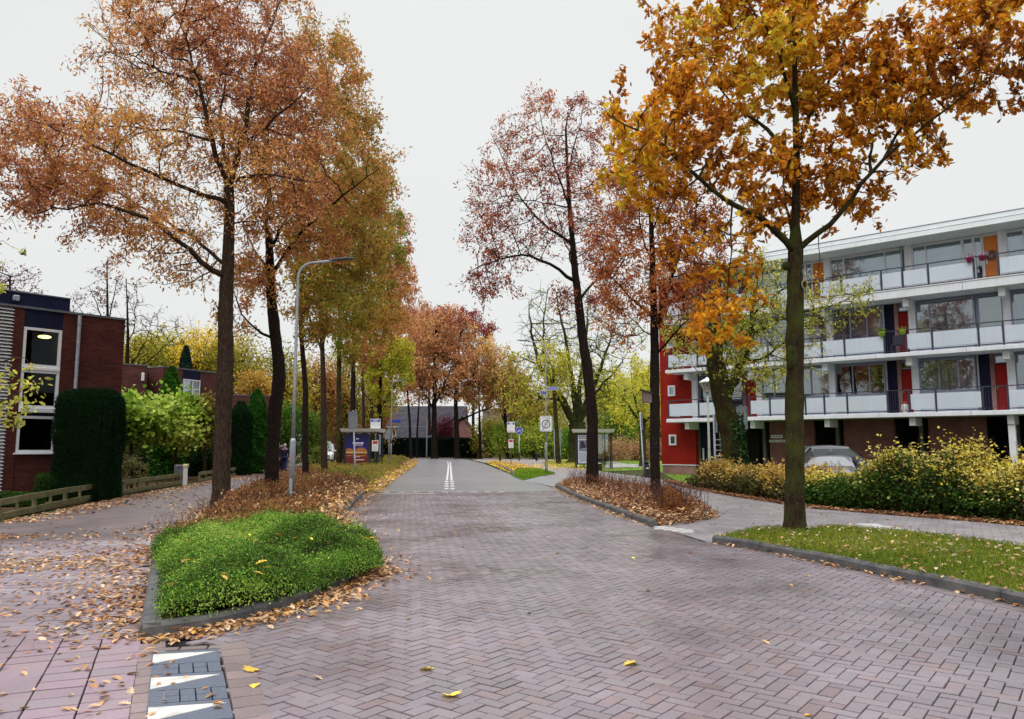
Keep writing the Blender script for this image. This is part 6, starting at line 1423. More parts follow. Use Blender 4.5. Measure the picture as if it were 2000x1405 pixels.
# ------------------------------------------------------------------ street furniture
galv = mat('galvanised_steel', (.30, .32, .35), .5, .5, .35, scale=14, var=.18, bump=.1, bscale=90)
galv_d = mat('lamp_head_grey', (.10, .09, .11), .45, .5, .2, scale=10)
alu = mat('sign_back', (.27, .30, .32), .5, .5, .35, scale=6, var=.12)
swhite = mat('sign_white', (.68, .68, .70), .45, .45, scale=3, var=.05); sblue = mat('sign_blue', (.02, .045, .42), .45, .45, scale=3, var=.1)
sred = mat('sign_red', (.45, .025, .02), .45, .45, scale=3, var=.1); sblack = mat('sign_black', (.015, .015, .025), .5, .4, scale=3); sgrey = mat('sign_grey', (.2, .2, .23), .5, .4, scale=3)
black = mat('black_plastic', (.012, .012, .014), .5, .5, scale=8)
def lamp(label, px, Y, H, arm, head, low=1.75, r0=.078, r1=.05, sgn=1):
    b = GX(px, Y); o = thing('street_lamp', label, 'street lamp', b)
    m = MB(); m.tube([(0, 0, -.05), (0, 0, low - .04), (0, 0, low), (0, 0, low + .06)], [r0, r0, r0 * .98, r1 * 1.05], 16)
    rr = .42; pts = [(0, 0, low + .06), (0, 0, H * .5), (0, 0, H - rr - .05)] + [(sgn * (rr - rr * math.cos(a)), 0, H - rr - .05 + rr * math.sin(a)) for a in np.linspace(.2, 1.45, 7)] + [(sgn * arm, 0, H)]
    m.tube(pts, [r1, r1 * .85] + [r1 * .72] * (len(pts) - 2), 14); m.build('pole', galv, o, True)
    m = MB(); x0 = arm - .08
    prof = [(0, .035, .04), (.12, .07, .055), (.3, .13, .05), (.55 * head + .1, .15, .04), (head * .9, .10, .025), (head, .03, .012)]; v = []; f = []
    for (dx, wy_, hz_) in prof:
        for k in range(12): a = k * math.pi / 6; v.append((sgn * (x0 + dx), wy_ * math.cos(a), H + .02 + dx * .07 + hz_ * math.sin(a) * (1 if math.sin(a) > 0 else .55)))
    for i in range(len(prof) - 1):
        for k in range(12): f.append((i * 12 + k, i * 12 + (k + 1) % 12, i * 12 + 12 + (k + 1) % 12, i * 12 + 12 + k))
    m.add(v, f + [tuple(range(12)), tuple(range((len(prof) - 1) * 12, len(prof) * 12))]).build('lamp_head', galv_d, o, True)
    MB().box(-r0 * .5, r0 * .5, -r0 - .004, -r0 + .012, .35, .75, bev=.004).build('hatch', galv, o)
    return o
lamp('tall grey street lamp among the first left oaks, arm over the road', 568, 20.5, 6.62, .92, .72)
l2 = lamp('white looking far street lamp beside the left bus stop', 763, 66, 7.25, .95, .65)
def plate(name, mb_or, m, o): return mb_or.build(name, m, o)
pl = MB().box(.05, .80, -.02, .01, 3.62, 3.86, bev=.01).build('street_sign', sblue, l2)
l3 = lamp('right hand street lamp carrying a zone sign and blue street name signs', 1067, 44, 7.62, 1.0, .75, sgn=-1)
def rplate(x0, x1, z0, z1, r, y0, y1):
    pts = []
    for cx_, cz_, a0 in ((x1 - r, z1 - r, 0), (x0 + r, z1 - r, 90), (x0 + r, z0 + r, 180), (x1 - r, z0 + r, 270)):
        for k in range(4): a = R(a0 + k * 30); pts.append((cx_ + r * math.cos(a), cz_ + r * math.sin(a)))
    return MB().plate(pts[::-1], y0, y1)
zs = rplate(-.36, .34, 2.44, 3.32, .05, -.115, -.095).build('zone_sign', swhite, l3)
m = MB()
for (x0, x1, z0, z1) in ((-.33, .31, 2.47, 2.482), (-.33, .31, 3.278, 3.29), (-.33, -.318, 2.482, 3.278), (.298, .31, 2.482, 3.278)): m.box(x0, x1, -.119, -.1155, z0, z1)
m.build('sign_border', sgrey, zs)
MB().ring(-.01, 2.86, .20, .245, -.120, -.1155).build('sign_ring', sblack, zs)
text('lettering', '30', .27, sgrey, zs, (-.01, -.117, 2.86)); text('lettering', 'ZONE', .11, sgrey, zs, (-.03, -.117, 3.20))
m = MB()
for d in (-.045, -.015, .015, .045):
    for (a, b) in ((.5, .66),): pass
    ux, uz = .6, .8; c = (-.01 + d * uz, 2.86 - d * ux)
    m.plate([(c[0] - .34 * ux - .006, c[1] - .44 * uz), (c[0] + .34 * ux - .006, c[1] + .44 * uz), (c[0] + .34 * ux + .006, c[1] + .44 * uz), (c[0] - .34 * ux + .006, c[1] - .44 * uz)], -.1215, -.1202)
m.build('sign_stripes', sgrey, zs)
s1 = rplate(.04, .70, 4.80, 4.99, .01, -.06, -.045).build('street_sign', swhite, l3); MB().box(.065, .675, -.064, -.0605, 4.825, 4.965).build('sign_field', sblue, s1); text('lettering', 'Maltehuis', .135, swhite, s1, (.37, -.066, 4.895))
M_ = Matrix.Rotation(R(55), 4, 'Z')
s2 = MB().box(-.66, -.05, -.06, -.045, 4.52, 4.74, M_).build('street_sign', swhite, l3); MB().box(-.64, -.07, -.064, -.0605, 4.545, 4.715, M_).build('sign_field', sblue, s2)
m = MB(); [m.box(-.6 + .1 * i, -.53 + .1 * i, -.068, -.0645, 4.58 + .07 * (i % 2), 4.62 + .07 * (i % 2), M_) for i in range(5)]; m.build('lettering', swhite, s2)
fp = thing('lamp_post', 'plain pale pole standing at the far bend of the road', 'pole', GX(833, 104)); MB().tube([(0, 0, -.05), (0, 0, 1.2), (0, 0, 5.4)], [.10, .09, .06], 10).build('pole', galv, fp, True); MB().tube([(0, 0, 5.4), (0, 0, 5.5)], [.07, .03], 10).build('pole_cap', galv, fp)
# classic lantern before the flats
ln = thing('lantern_post', 'white post lantern with conical hat in front of the flats entrance', 'lantern', GX(1387, 33.5))
lz = 3.95
MB().tube([(0, 0, -.05), (0, 0, 1.4), (0, 0, 1.42), (0, 0, lz)], [.075, .06, .05, .045], 12).build('pole', mat('lantern_pole', (.30, .34, .24), .6, .4, scale=5, col2=(.5, .5, .47)), ln, True)
hd = MB().add([(x * w_, y * w_, z) for w_, z in ((.12, lz), (.25, lz + .42)) for x, y in ((-1, -1), (1, -1), (1, 1), (-1, 1))], [(0, 1, 5, 4), (1, 2, 6, 5), (2, 3, 7, 6), (3, 0, 4, 7), (3, 2, 1, 0)]).build('lamp_shade', mat('lantern_glass', (.45, .40, .42), .25, .5, scale=4), ln)
m = MB(); m.tube([(0, 0, lz + .41), (0, 0, lz + .45), (0, 0, lz + .6), (0, 0, lz + .66)], [.36, .36, .08, .03], 16); m.build('lamp_hat', swhite, ln)
m = MB(); [m.tube([(x * .12, y * .12, lz), (x * .255, y * .255, lz + .42)], .012, 4) for x in (-1, 1) for y in (-1, 1)]; m.build('lamp_frame', galv_d, ln)
# signs seen from the back or the edge
def post_sign(label, px, Y, z0, z1, w_, yaw=0.0, tilt=0.0, r=.04, name='road_sign', h=None, low=None, backs=True):
    o = thing(name, label, 'road sign', GX(px, Y)); o.rotation_euler = (0, tilt, 0)
    m = MB(); m.tube([(0, 0, -.15), (0, 0, low or 1.1), (0, 0, (low or 1.1) + .02), (0, 0, z1 + .04)], [r * 1.3, r * 1.3, r, r], 10); m.build('pole', galv, o, True)
    M = Matrix.Rotation(yaw, 4, 'Z'); p = MB().box(-w_ / 2, w_ / 2, -.075, -.06, z0, z1, M, .004).build('sign_plate', alu, o)
    if backs:
        m = MB(); e = .018
        for (a, b, c, d) in ((-w_ / 2, w_ / 2, z0, z0 + e), (-w_ / 2, w_ / 2, z1 - e, z1), (-w_ / 2, -w_ / 2 + e, z0 + e, z1 - e), (w_ / 2 - e, w_ / 2, z0 + e, z1 - e)): m.box(a, b, -.10, -.0755, c, d, M)
        m.build('sign_rim', galv, p); m = MB(); [m.box(-w_ * .4, w_ * .4, -.095, -.0755, z, z + .035, M) for z in (z0 + .12, z1 - .16)]; m.build('bracket', galv, p)
    return o
post_sign('back of a tall road sign on a leaning pole in the left bed', 694, 40, 2.48, 3.42, .48, R(-12), R(-3.2))
post_sign('back of a grey road sign standing before the flats entrance', 1452, 31, 2.28, 3.2, .46, R(8), 0)
post_sign('dark pole with a sign seen edge on before the entrance', 1398, 34, 2.2, 3.0, .5, R(84), 0, .045)
post_sign('road sign seen edge on, on a leaning pole left of the red wall', 1258, 42, 2.5, 3.4, .5, R(80), R(-2.6))
post_sign('left of two thin sign posts behind the far pavement', 1083, 82, 2.2, 3.4, .5, R(78), 0, .04); post_sign('right of two thin sign posts behind the far pavement', 1095, 83, 1.9, 3.45, .5, R(68), R(-1), .04)
ts = thing('road_sign', 'back of a triangular warning sign with a lower plate near the left lamp', 'road sign', GX(759, 70))
MB().tube([(0, 0, -.1), (0, 0, 3.4)], .045, 10).build('pole', galv, ts, True); MB().plate([(-.47, 2.55), (0, 3.36), (.47, 2.55)], -.07, -.055).build('sign_plate', alu, ts); MB().box(-.38, .38, -.07, -.055, 2.22, 2.5, bev=.004).build('sign_plate', alu, ts)
m = MB(); m.box(-.3, .3, -.09, -.0705, 2.62, 2.66); m.box(-.25, .25, -.09, -.0705, 2.34, 2.38); m.build('bracket', galv, ts)
def bus_board(label, px, Y, z0, z1, w_, redw, rz0, rz1, band=1.0):
    o = thing('bus_stop_sign', label, 'bus stop sign', GX(px, Y)); MB().tube([(0, 0, -.1), (0, 0, z0 + .2)], .035, 10).build('pole', galv_d, o, True)
    p = rplate(-w_ / 2, w_ / 2, z0, z1, .05, -.06, -.03).build('stop_board', swhite, o); hb_ = (z1 - z0) * .26
    m = MB(); m.box(-w_ * .44, -w_ * .22, -.064, -.0605, z1 - hb_, z1 - .05); m.box(w_ * .22, w_ * .44, -.064, -.0605, z1 - hb_, z1 - .05)
    if band: m.box(-w_ * .22, w_ * .22, -.064, -.0605, z1 - .075, z1 - .05); m.box(-w_ * .22, w_ * .22, -.064, -.0605, z1 - hb_, z1 - hb_ + .025)
    m.build('sign_field', sblue, p); text('lettering', 'BUS', hb_ * .62, sgrey, p, (0, -.062, z1 - hb_ * .5 - .03))
    m = MB(); m.box(-w_ * .36, -w_ * .27, -.064, -.0605, z0 + .06, z0 + .17); m.build('emblem', sred, p)
    m = MB(); [m.box(-w_ * .18 + i * w_ * .09, -w_ * .18 + i * w_ * .09 + w_ * .07, -.064, -.0605, z0 + .08, z0 + .13) for i in range(6)]; m.build('lettering', mat('print_mauve', (.3, .1, .14), .6), p)
    q = MB().box(-redw / 2, redw / 2, -.06, -.035, rz0, rz1, bev=.006).build('timetable', swhite, o); MB().box(-redw * .38, redw * .38, -.064, -.0605, rz1 - (rz1 - rz0) * .33, rz1 - .04).build('sign_field', sred, q)
    m = MB(); [m.box(-redw * .25 + .05 * (i % 2), redw * .2, -.066, -.0645, rz1 - .09 - .05 * i, rz1 - .075 - .05 * i) for i in range(2)]; [m.box(-redw * .36, redw * (.2 + .04 * (i % 3)), -.063, -.0605, rz0 + .05 + .05 * i, rz0 + .058 + .05 * i) for i in range(7)]; m.build('lettering', sgrey, q)
    return o
bus_board('left bus stop pole with a white board, blue band and red timetable', 732, 55, 2.72, 3.55, .72, .46, 1.25, 2.02)
b2_ = bus_board('right bus stop pole with a white board and a red white timetable', 998, 66, 2.78, 3.68, .68, .42, 1.45, 2.2, 0); 
bs = thing('cycle_sign', 'round blue bicycle sign on a thin white pole at the far pavement', 'road sign', GX(1014, 86)); MB().tube([(0, 0, -.1), (0, 0, 3.7)], .035, 8).build('pole', swhite, bs, True); MB().tube([(0, 0, -.05), (0, 0, .9)], .075, 10).build('pole_foot', black, bs)
d_ = MB().plate([(.4 * math.cos(a), 3.32 + .4 * math.sin(a)) for a in np.linspace(0, -6.283, 29)[:-1]], -.08, -.06).build('sign_plate', swhite, bs); MB().plate([(.37 * math.cos(a), 3.32 + .37 * math.sin(a)) for a in np.linspace(0, -6.283, 29)[:-1]], -.084, -.0805).build('sign_field', sblue, d_)
m = MB(); m.ring(-.155, 3.25, .085, .112, -.088, -.0845, 16); m.ring(.155, 3.25, .085, .112, -.088, -.0845, 16)
for a, b in (((-.155, 3.25), (-.07, 3.42)), ((-.07, 3.42), (.11, 3.42)), ((.11, 3.42), (.0, 3.25)), ((.0, 3.25), (-.155, 3.25)), ((.0, 3.25), (-.07, 3.42)), ((.155, 3.25), (.1, 3.48)), ((.1, 3.48), (.04, 3.48))): m.tube([(a[0], -.087, a[1]), (b[0], -.087, b[1])], .013, 5)
m.build('bicycle_symbol', swhite, d_)
# bollards and bins
bo = thing('bollard', 'brown bollard at the edge of the far pavement left of the bus stop pole', 'bollard', GX(977, 86), 0, 'bollards on the far pavement')
MB().tube([(0, 0, -.05), (0, 0, .72), (0, 0, .74), (0, 0, .82), (0, 0, .86)], [.13, .12, .15, .15, .06], 12).build('post', mat('bollard_brown', (.05, .035, .02), .7, .3, scale=8), bo, True)
b3 = copy_tree(bo); b3.location = Vector([float(c) for c in GX(1048, 85)]); tag(b3, 'black bollard just left of the zone sign post', 'bollard')
for c in b3.children: c.data = c.data.copy(); c.data.materials[0] = black
def bin_(label, px, Y, h, w_):
    o = thing('litter_bin', label, 'litter bin', GX(px, Y)); MB().box(-w_ / 2, w_ / 2, -w_ / 2, w_ / 2, -.05, h * .8, bev=.03).build('bin_body', black, o); m = MB(); m.box(-w_ / 2, w_ / 2, w_ / 2 - .03, w_ / 2, h * .8, h * .94); m.box(-w_ / 2 - .01, w_ / 2 + .01, -w_ / 2 - .01, w_ / 2 + .01, h * .94, h, None, .02); m.build('lid', black, o)
    MB().box(-w_ * .3, w_ * .3, -w_ / 2 - .006, -w_ / 2 + .01, h * .55, h * .62).build('band', swhite, o)
bin_('black litter bin on the pavement left of the red end wall', 1264, 40, .82, .24); bin_('dark litter bin beside the right bus shelter', 1171, 52, .82, .34)
# nest box on the middle right oak
nb = thing('nest_box', 'wooden nest box fixed to the trunk of the middle right oak', 'nest box', P(1263, 790, 24.0) * np.array([1, 1, 0]) + np.array([0, -.05, 2.95]), R(8))
MB().add([(-.13, -.1, 0), (.13, -.1, 0), (.13, .1, 0), (-.13, .1, 0), (-.13, -.1, .36), (.13, -.1, .30), (.13, .1, .30), (-.13, .1, .36)], [(3, 2, 1, 0), (0, 1, 5, 4), (1, 2, 6, 5), (2, 3, 7, 6), (3, 0, 4, 7), (4, 5, 6, 7)]).build('box', mat('weathered_wood', (.16, .12, .11), .85, .2, scale=14, var=.2), nb)
MB().add([(-.17, -.15, .372), (.16, -.15, .296), (.16, .13, .296), (-.17, .13, .372), (-.17, -.15, .40), (.16, -.15, .324), (.16, .13, .324), (-.17, .13, .40)], [(3, 2, 1, 0), (0, 1, 5, 4), (1, 2, 6, 5), (2, 3, 7, 6), (3, 0, 4, 7), (4, 5, 6, 7)]).build('lid', mat('weathered_wood_dark', (.05, .04, .035), .85, .2, scale=14), nb)
MB().box(.1, .30, .02, .06, .1, .16).build('bracket', steel, nb)

# bus shelters
sg = glass_mat('shelter_glass', .10, (.72, .82, .84)); sh_b = mat('shelter_frame', (.012, .014, .03), .45, .5, scale=8); shw = mat('shelter_roof', (.62, .62, .58), .5, .4, scale=2, var=.08)
def shelter(label, px0, Y, w_, dep, poster, panel_w, px_rz=0.0, n_post=4):
    o = thing('bus_shelter', label, 'bus shelter', GX(px0, Y), px_rz)
    m = MB(); m.add([(-.18, -.25, 2.62), (w_ + .12, -.25, 2.62), (w_ + .12, dep + .2, 2.62), (-.18, dep + .2, 2.62), (-.3, -.37, 2.86), (w_ + .26, -.37, 2.86), (w_ + .26, dep + .3, 2.86), (-.3, dep + .3, 2.86)], [(3, 2, 1, 0), (0, 1, 5, 4), (1, 2, 6, 5), (2, 3, 7, 6), (3, 0, 4, 7), (4, 5, 6, 7)])
    m.box(-.2, w_ + .14, -.3, -.27, 2.7, 2.715); m.build('roof', shw, o)
    for (x, y) in ((0, 0), (0, dep), (w_, dep), (w_ * .5, dep), (w_, 0)): MB().box(x - .045, x + .045, y - .045, y + .045, -.05, 2.615).build('post', sh_b, o)
    p = MB().box(.06, panel_w, -.08, .08, .28, 2.5, bev=.02).build('poster_case', sh_b, o); poster(p, panel_w)
    MB().box(.02, .03, .1, dep - .1, .2, 2.5).build('glass_wall', sg, o); MB().box(.1, w_ - .1, dep - .01, dep, .2, 2.5).build('glass_wall', sg, o)
    m = MB(); [m.box(x - .03, x + .03, dep - .045, dep - .015, .15, 2.6) for x in np.linspace(.6, w_ - .4, n_post)]; m.build('glazing_bar', sh_b, o)
    be = MB().box(.4, w_ - .3, dep - .55, dep - .15, .45, .5, bev=.01).build('bench', mat('bench_wood', (.12, .06, .03), .7, .3, scale=10), o); m = MB(); [m.box(x - .03, x + .03, dep - .4, dep - .3, 0, .445) for x in (.6, w_ - .5)]; m.build('leg', sh_b, be)
    return o
def burger(p, w_):
    x0, x1, z0, z1 = .14, w_ - .08, .36, 2.42; W2 = x1 - x0; cx_ = (x0 + x1) / 2
    bgm = bpy.data.materials.new('poster_field'); t = nt(bgm); b = t.nodes['Principled BSDF']; b.inputs['Roughness'].default_value = .3
    tc = N(t, 'ShaderNodeTexCoord'); sp = N(t, 'ShaderNodeSeparateXYZ'); t.links.new(tc.outputs['Object'], sp.inputs[0]); cr = N(t, 'ShaderNodeValToRGB'); mr = N(t, 'ShaderNodeMapRange'); mr.inputs['From Min'].default_value = z0; mr.inputs['From Max'].default_value = z1
    t.links.new(sp.outputs[2], mr.inputs['Value']); t.links.new(mr.outputs[0], cr.inputs['Fac']); e = cr.color_ramp.elements; e[0].color = (.12, .015, .012, 1); e[1].color = (.008, .008, .05, 1); q = e.new(.25); q.color = (.16, .03, .02, 1); q = e.new(.33); q.color = (.02, .01, .09, 1); q = e.new(.6); q.color = (.015, .015, .14, 1)
    t.links.new(cr.outputs[0], b.inputs['Base Color'])
    f = MB().box(x0, x1, -.086, -.081, z0, z1).build('poster', bgm, p)
    bun = mat('print_bun', (.36, .13, .045), .5, .3, scale=9, var=.25); meat = mat('print_meat', (.05, .018, .012), .5, .3, scale=20, var=.4); che = mat('print_cheese', (.55, .33, .12), .5, .3, scale=12); cream = mat('print_cream', (.6, .5, .4), .5)
    def half(cx_, cz, rx, rz, up): a = np.linspace(0, math.pi, 14); return [(cx_ + rx * math.cos(v), cz + (rz if up else -rz) * math.sin(v)) for v in (a[::-1] if up else a)]
    for (bx, s_) in ((cx_ + W2 * .18, 1.0), (x0 + W2 * .14, .8)):
        rx = W2 * .28 * s_; c_ = lambda v: min(max(v, x0 + .01), x1 - .01); pl_ = lambda pts, a, b_: MB().plate([(c_(x), z) for x, z in pts], a, b_)
        pl_(half(bx, 1.22, rx, .30 * s_, True), -.090, -.0862).build('print_bun_top', bun, f); pl_([(bx - rx, 1.10), (bx - rx, 1.218), (bx + rx, 1.218), (bx + rx, 1.10)], -.090, -.0862).build('print_filling', che, f)
        pl_([(bx - rx * .95, 1.0), (bx - rx * .95, 1.098), (bx + rx * .95, 1.098), (bx + rx * .95, 1.0)], -.090, -.0862).build('print_meat', meat, f); pl_(half(bx, .998, rx * .95, .12 * s_, False), -.090, -.0862).build('print_bun_base', bun, f)
    m = MB(); rr = np.random.default_rng(3)
    for i in range(9): x = cx_ + W2 * .18 + rr.normal() * W2 * .12; z = 1.17 + rr.normal() * .05; m.box(x, x + .05, -.093, -.0905, z, z + .03)
    m.build('print_onion', cream, f)
    m = MB()
    for (z, hgt, a, b_) in ((1.78, .10, .3, .75), (1.66, .05, .42, .74), (.62, .06, .46, .84), (.84, .04, .46, .62), (2.1, .06, .45, .54)):
        x = x0 + W2 * a
        while x < x0 + W2 * b_: q = W2 * (.035 + .03 * rr.random()); m.box(x, x + q, -.089, -.0862, z, z + hgt); x += q + W2 * .012
    m.build('lettering', swhite, f)
shelter('left bus shelter with a dark blue burger poster under the oaks', 671, 55, 2.35, 3.4, burger, 1.78, R(4))
def grey_poster(p, w_):
    f = MB().box(.13, w_ - .06, -.086, -.081, .36, 2.42).build('poster', mat('poster_pale', (.52, .54, .60), .35, .4, scale=2, var=.08), p); a, b_ = .2, w_ - .13
    m = MB(); x = a; rr = np.random.default_rng(8)
    for z in (2.27, 2.14):
        x = a
        while x < b_ - .06: q = .05 + .05 * rr.random(); m.box(x, x + q, -.089, -.0862, z, z + .075); x += q + .02
    m.build('lettering', sblack, f)
    MB().box(a, b_, -.0885, -.0862, 1.22, 2.06).build('print_photo', mat('print_slate', (.06, .06, .10), .5, .3, scale=5, col2=(.25, .27, .33)), f); MB().plate([(a + .05, 1.45), (a + .14, 2.0), (a + .32, 1.98), (b_ - .04, 1.5)], -.0905, -.0886).build('print_figure', mat('print_ink', (.03, .02, .05), .5, .3, scale=9), f)
    MB().box(a, b_, -.0885, -.0862, .46, 1.16).build('print_text', mat('print_bluegrey', (.3, .34, .4), .5, .3, scale=14), f)
shelter('right bus shelter with a pale poster behind the S shaped oak', 1126, 57, 2.6, 1.6, grey_poster, .92, R(-3))

# ------------------------------------------------------------------ wooden fence, gate post, mailbox
wood = mat('fence_wood', (.075, .075, .03), .85, .2, scale=4, col2=(.17, .15, .075), bump=.4, bscale=40)
def fence(label, line, top=.46):
    l = np.array(line); c = l.mean(0); o = thing('wooden_fence', label, 'fence', (*c, 0)); 
    rails = [MB(), MB()]; posts = []
    for a, b in zip(l[:-1], l[1:]):
        d = b - a; Ln = np.linalg.norm(d); M = Matrix.Translation((*a, 0)) @ Matrix.Rotation(math.atan2(d[1], d[0]), 4, 'Z')
        for k, (z0, z1) in enumerate(((.0, .14), (top - .15, top))): rails[k].box(.0, Ln - .01, -.03, .015, z0, z1, M, .006)
        posts.append((M, Ln))
    for k in range(2): rails[k].build('rail', wood, o, False, True)
    for M, Ln in posts:
        for x in np.linspace(.05, Ln - .08, max(2, int(Ln / 1.0) + 1)): MB().box(x - .03, x + .03, .017, .075, -.05, top - .02, M).build('post', wood, o, False, True)
fl = [G(-260, 1085), G(-120, 1046), G(0, 1016), G(70, 999), G(130, 985), G(228, 967)]
fence('near stretch of the low mossy two rail wooden fence by the path', fl)
fence('middle stretch of the low wooden fence between yew and gate post', [G(228, 967), G(290, 956), G(356, 945)])
fence('far stretch of the low wooden fence beyond the gate opening', [G(390, 942), G(430, 935), G(474, 927)])
gpst = thing('gate_post', 'white gate post with a yellow cap plate', 'post', G(361, 947) + (0,)); MB().box(-.07, .07, -.07, .07, -.05, .72, bev=.01).build('post', wfr, gpst); MB().box(-.09, .10, -.09, .09, .72, .86, bev=.02).build('cap', mat('cap_cream', (.55, .5, .25), .6), gpst)
mb_ = thing('mailbox', 'grey mailbox left of the white gate post', 'mailbox', (*(np.array(G(347, 945)) + np.array([0, .15])), 0)); MB().box(-.2, .2, -.12, .12, .42, .80, bev=.02).build('box', mat('mailbox_grey', (.10, .10, .12), .5, .5, scale=6), mb_); MB().box(-.04, .04, -.04, .04, -.05, .42).build('post', steel, mb_); MB().plate([(-.06, .70), (0, .62), (.06, .70)], -.126, -.121).build('flap', steel, mb_)
# ------------------------------------------------------------------ cars
tyre = mat('tyre', (.012, .012, .013), .8, .2, scale=20); rimm = mat('wheel_rim', (.35, .36, .38), .35, .5, .7, scale=10)
cgl = mat('car_glass', (.02, .026, .03), .04, .9, scale=3, coat=1.0); hlm = mat('headlight_lens', (.5, .52, .55), .12, .6, scale=6, coat=.6); tlm = mat('tail_light', (.3, .01, .01), .2, .6, scale=6)
def loft(st, close=True):
    m = MB(); n = len(st[0]); v = [p for s_ in st for p in s_]; f = []
    for i in range(len(st) - 1):
        for k in range(n - 1): f.append((i * n + k, i * n + k + 1, (i + 1) * n + k + 1, (i + 1) * n + k))
    if close: f += [tuple(range(n - 1, -1, -1)), tuple(range((len(st) - 1) * n, len(st) * n))]
    return m.add(v, f)
def car(name, label, loc, rz, paint, L=4.0, W2=.86, roof=1.43, belt=.92, van=False):
    o = thing(name, label, 'van' if van else 'car', loc, rz); h = L / 2
    def sec(x, hw, zb, zt, cr): half = [(hw * .88, zb), (hw * .985, zb + .12), (hw, zb + .3), (hw * .985, zt - .12), (hw * .93, zt), (hw * .6, zt + cr * .8), (0, zt + cr)]; return [(x, y, z) for y, z in half] + [(x, -y, z) for y, z in half[::-1][1:]]
    B_ = [(-h, W2 * .86, .34, belt - .02, 0), (-h + .12, W2 * .96, .24, belt, .01), (-h + .8, W2, .2, belt, .02), (0, W2, .2, belt, .02), (h - 1.25, W2, .2, belt, .05), (h - .7, W2 * .985, .2, belt - .05, .06), (h - .22, W2 * .93, .22, belt - .2, .05), (h - .02, W2 * .78, .32, belt - .38, .03)]
    bd = loft([sec(*b) for b in B_]).build('body', paint, o, True)
    wsb, wst, rb, re = (h - 1.15, h - 1.95, -h + .75, -h + .12) if not van else (h - .75, h - 1.5, -h + .3, -h + .05)
    def gsec(x, hwb, hwt, zt): half = [(hwb, belt - .03), ((hwb + hwt) / 2 + .02, (belt + zt) / 2), (hwt, zt - .07), (hwt * .9, zt - .015), (0, zt + .02)]; return [(x, y, z) for y, z in half] + [(x, -y, z) for y, z in half[::-1][1:]]
    bw, tw = W2 * .92, W2 * .72
    cab = MB()
    # roof skin and pillars: front slope, roof, rear slope
    st = []
    def gl(x0, z0, hw0, x1, z1, hw1, k=5): return [[(x0 + (x1 - x0) * t_, s_ * (hw0 + (hw1 - hw0) * t_), z0 + (z1 - z0) * t_) for t_ in (0, 1)] for s_ in (1, -1)]
    st = [gsec(wst, bw * .97, tw, roof - .02), gsec((wst + rb) / 2, bw, tw * 1.03, roof + .015), gsec(rb, bw * .97, tw, roof - .03)]
    top = loft(st, False)
    # front and rear closing slopes
    def slope(xa, xb, hb, ht, sgn):
        v = [(xa, hb, belt), (xa + .06 * sgn, hb * .5, belt + .01), (xa + .08 * sgn, 0, belt + .012), (xa + .06 * sgn, -hb * .5, belt + .01), (xa, -hb, belt), (xb, -ht, roof - .05), (xb + .03 * sgn, -ht * .5, roof - .02), (xb + .04 * sgn, 0, roof - .01), (xb + .03 * sgn, ht * .5, roof - .02), (xb, ht, roof - .05)]
        return v, [(0, 1, 8, 9), (1, 2, 7, 8), (2, 3, 6, 7), (3, 4, 5, 6)]
    fs = slope(wsb, wst, bw, tw, 1); rs = slope(re, rb, bw * .97, tw, -1)
    top.add(*fs); top.add(rs[0], [q[::-1] for q in rs[1]])
    for s_ in (1, -1):       # side triangles
        a, b, c = (wsb, s_ * bw, belt - .02), (wst, s_ * bw * .97, belt - .02), (wst, s_ * tw, roof - .09); top.add([a, b, c], [(0, 1, 2) if s_ > 0 else (2, 1, 0)])
        a, b, c = (re, s_ * bw * .97, belt - .02), (rb, s_ * bw * .97, belt - .02), (rb, s_ * tw, roof - .1); top.add([a, b, c], [(2, 1, 0) if s_ > 0 else (0, 1, 2)])
    top.build('roof', paint, o, True)
    sh = lambda v, k, off: [(x + off, y * k, z) for x, y, z in v]
    def inset(v, off):
        c = np.mean(np.array(v), 0); return [tuple(c + (np.array(p) - c) * .91 + np.array(off)) for p in v]
    MB().add(inset(fs[0], (.014, 0, .010)), fs[1]).build('windscreen', cgl, o, True)
    MB().add(inset(rs[0], (-.014, 0, .010)), [q[::-1] for q in rs[1]]).build('rear_window', cgl, o, True)
    for s_ in (1, -1):
        for (xa, xb, xc, xd) in ((wsb - .22, (wst + rb) / 2 + .05, (wst + rb) / 2 + .05, wst - .04), ((wst + rb) / 2 - .05, rb + .0, rb + .05, (wst + rb) / 2 - .05)) if not van else ((wsb - .15, wst - .85, wst - .85, wst - .04),):
            y0, y1 = s_ * (bw + .012), s_ * (tw + .05); v = [(xa, y0, belt + .05), (xb, y0, belt + .05), (xc, y1, roof - .12), (xd, y1, roof - .12)]
            MB().add(v, [(0, 1, 2, 3) if s_ < 0 else (3, 2, 1, 0)]).build('side_window', cgl, o)
        MB().ball((h - .19, s_ * W2 * .68, belt - .27), (.14, .19, .10)).build('headlight', hlm, o, True); MB().ball((-h + .08, s_ * W2 * .78, belt - .12), (.07, .12, .18)).build('tail_light', tlm, o, True)
        MB().ball((wsb - .12, s_ * (W2 + .10), belt + .1), (.07, .12, .08)).build('mirror', paint, o, True)
        for x in (h - .8, -h + .75):
            w_ = MB().tube([(x, s_ * (W2 - .2), .31), (x, s_ * (W2 - .19), .31), (x, s_ * (W2 + .0), .31), (x, s_ * (W2 + .012), .31)], [.26, .31, .31, .27], 22).build('wheel', tyre, o)
            MB().tube([(x, s_ * (W2 + .0), .31), (x, s_ * (W2 + .016), .31)], [.2, .19], 18).build('rim', rimm, w_)
    gr = MB().box(h - .07, h + .005, -W2 * .5, W2 * .5, belt - .45, belt - .34, bev=.01).build('grille', black, o); MB().box(h - .06, h + .012, -.26, .26, .36, .47).build('number_plate', mat('plate_yellow', (.55, .4, .04), .5), o)
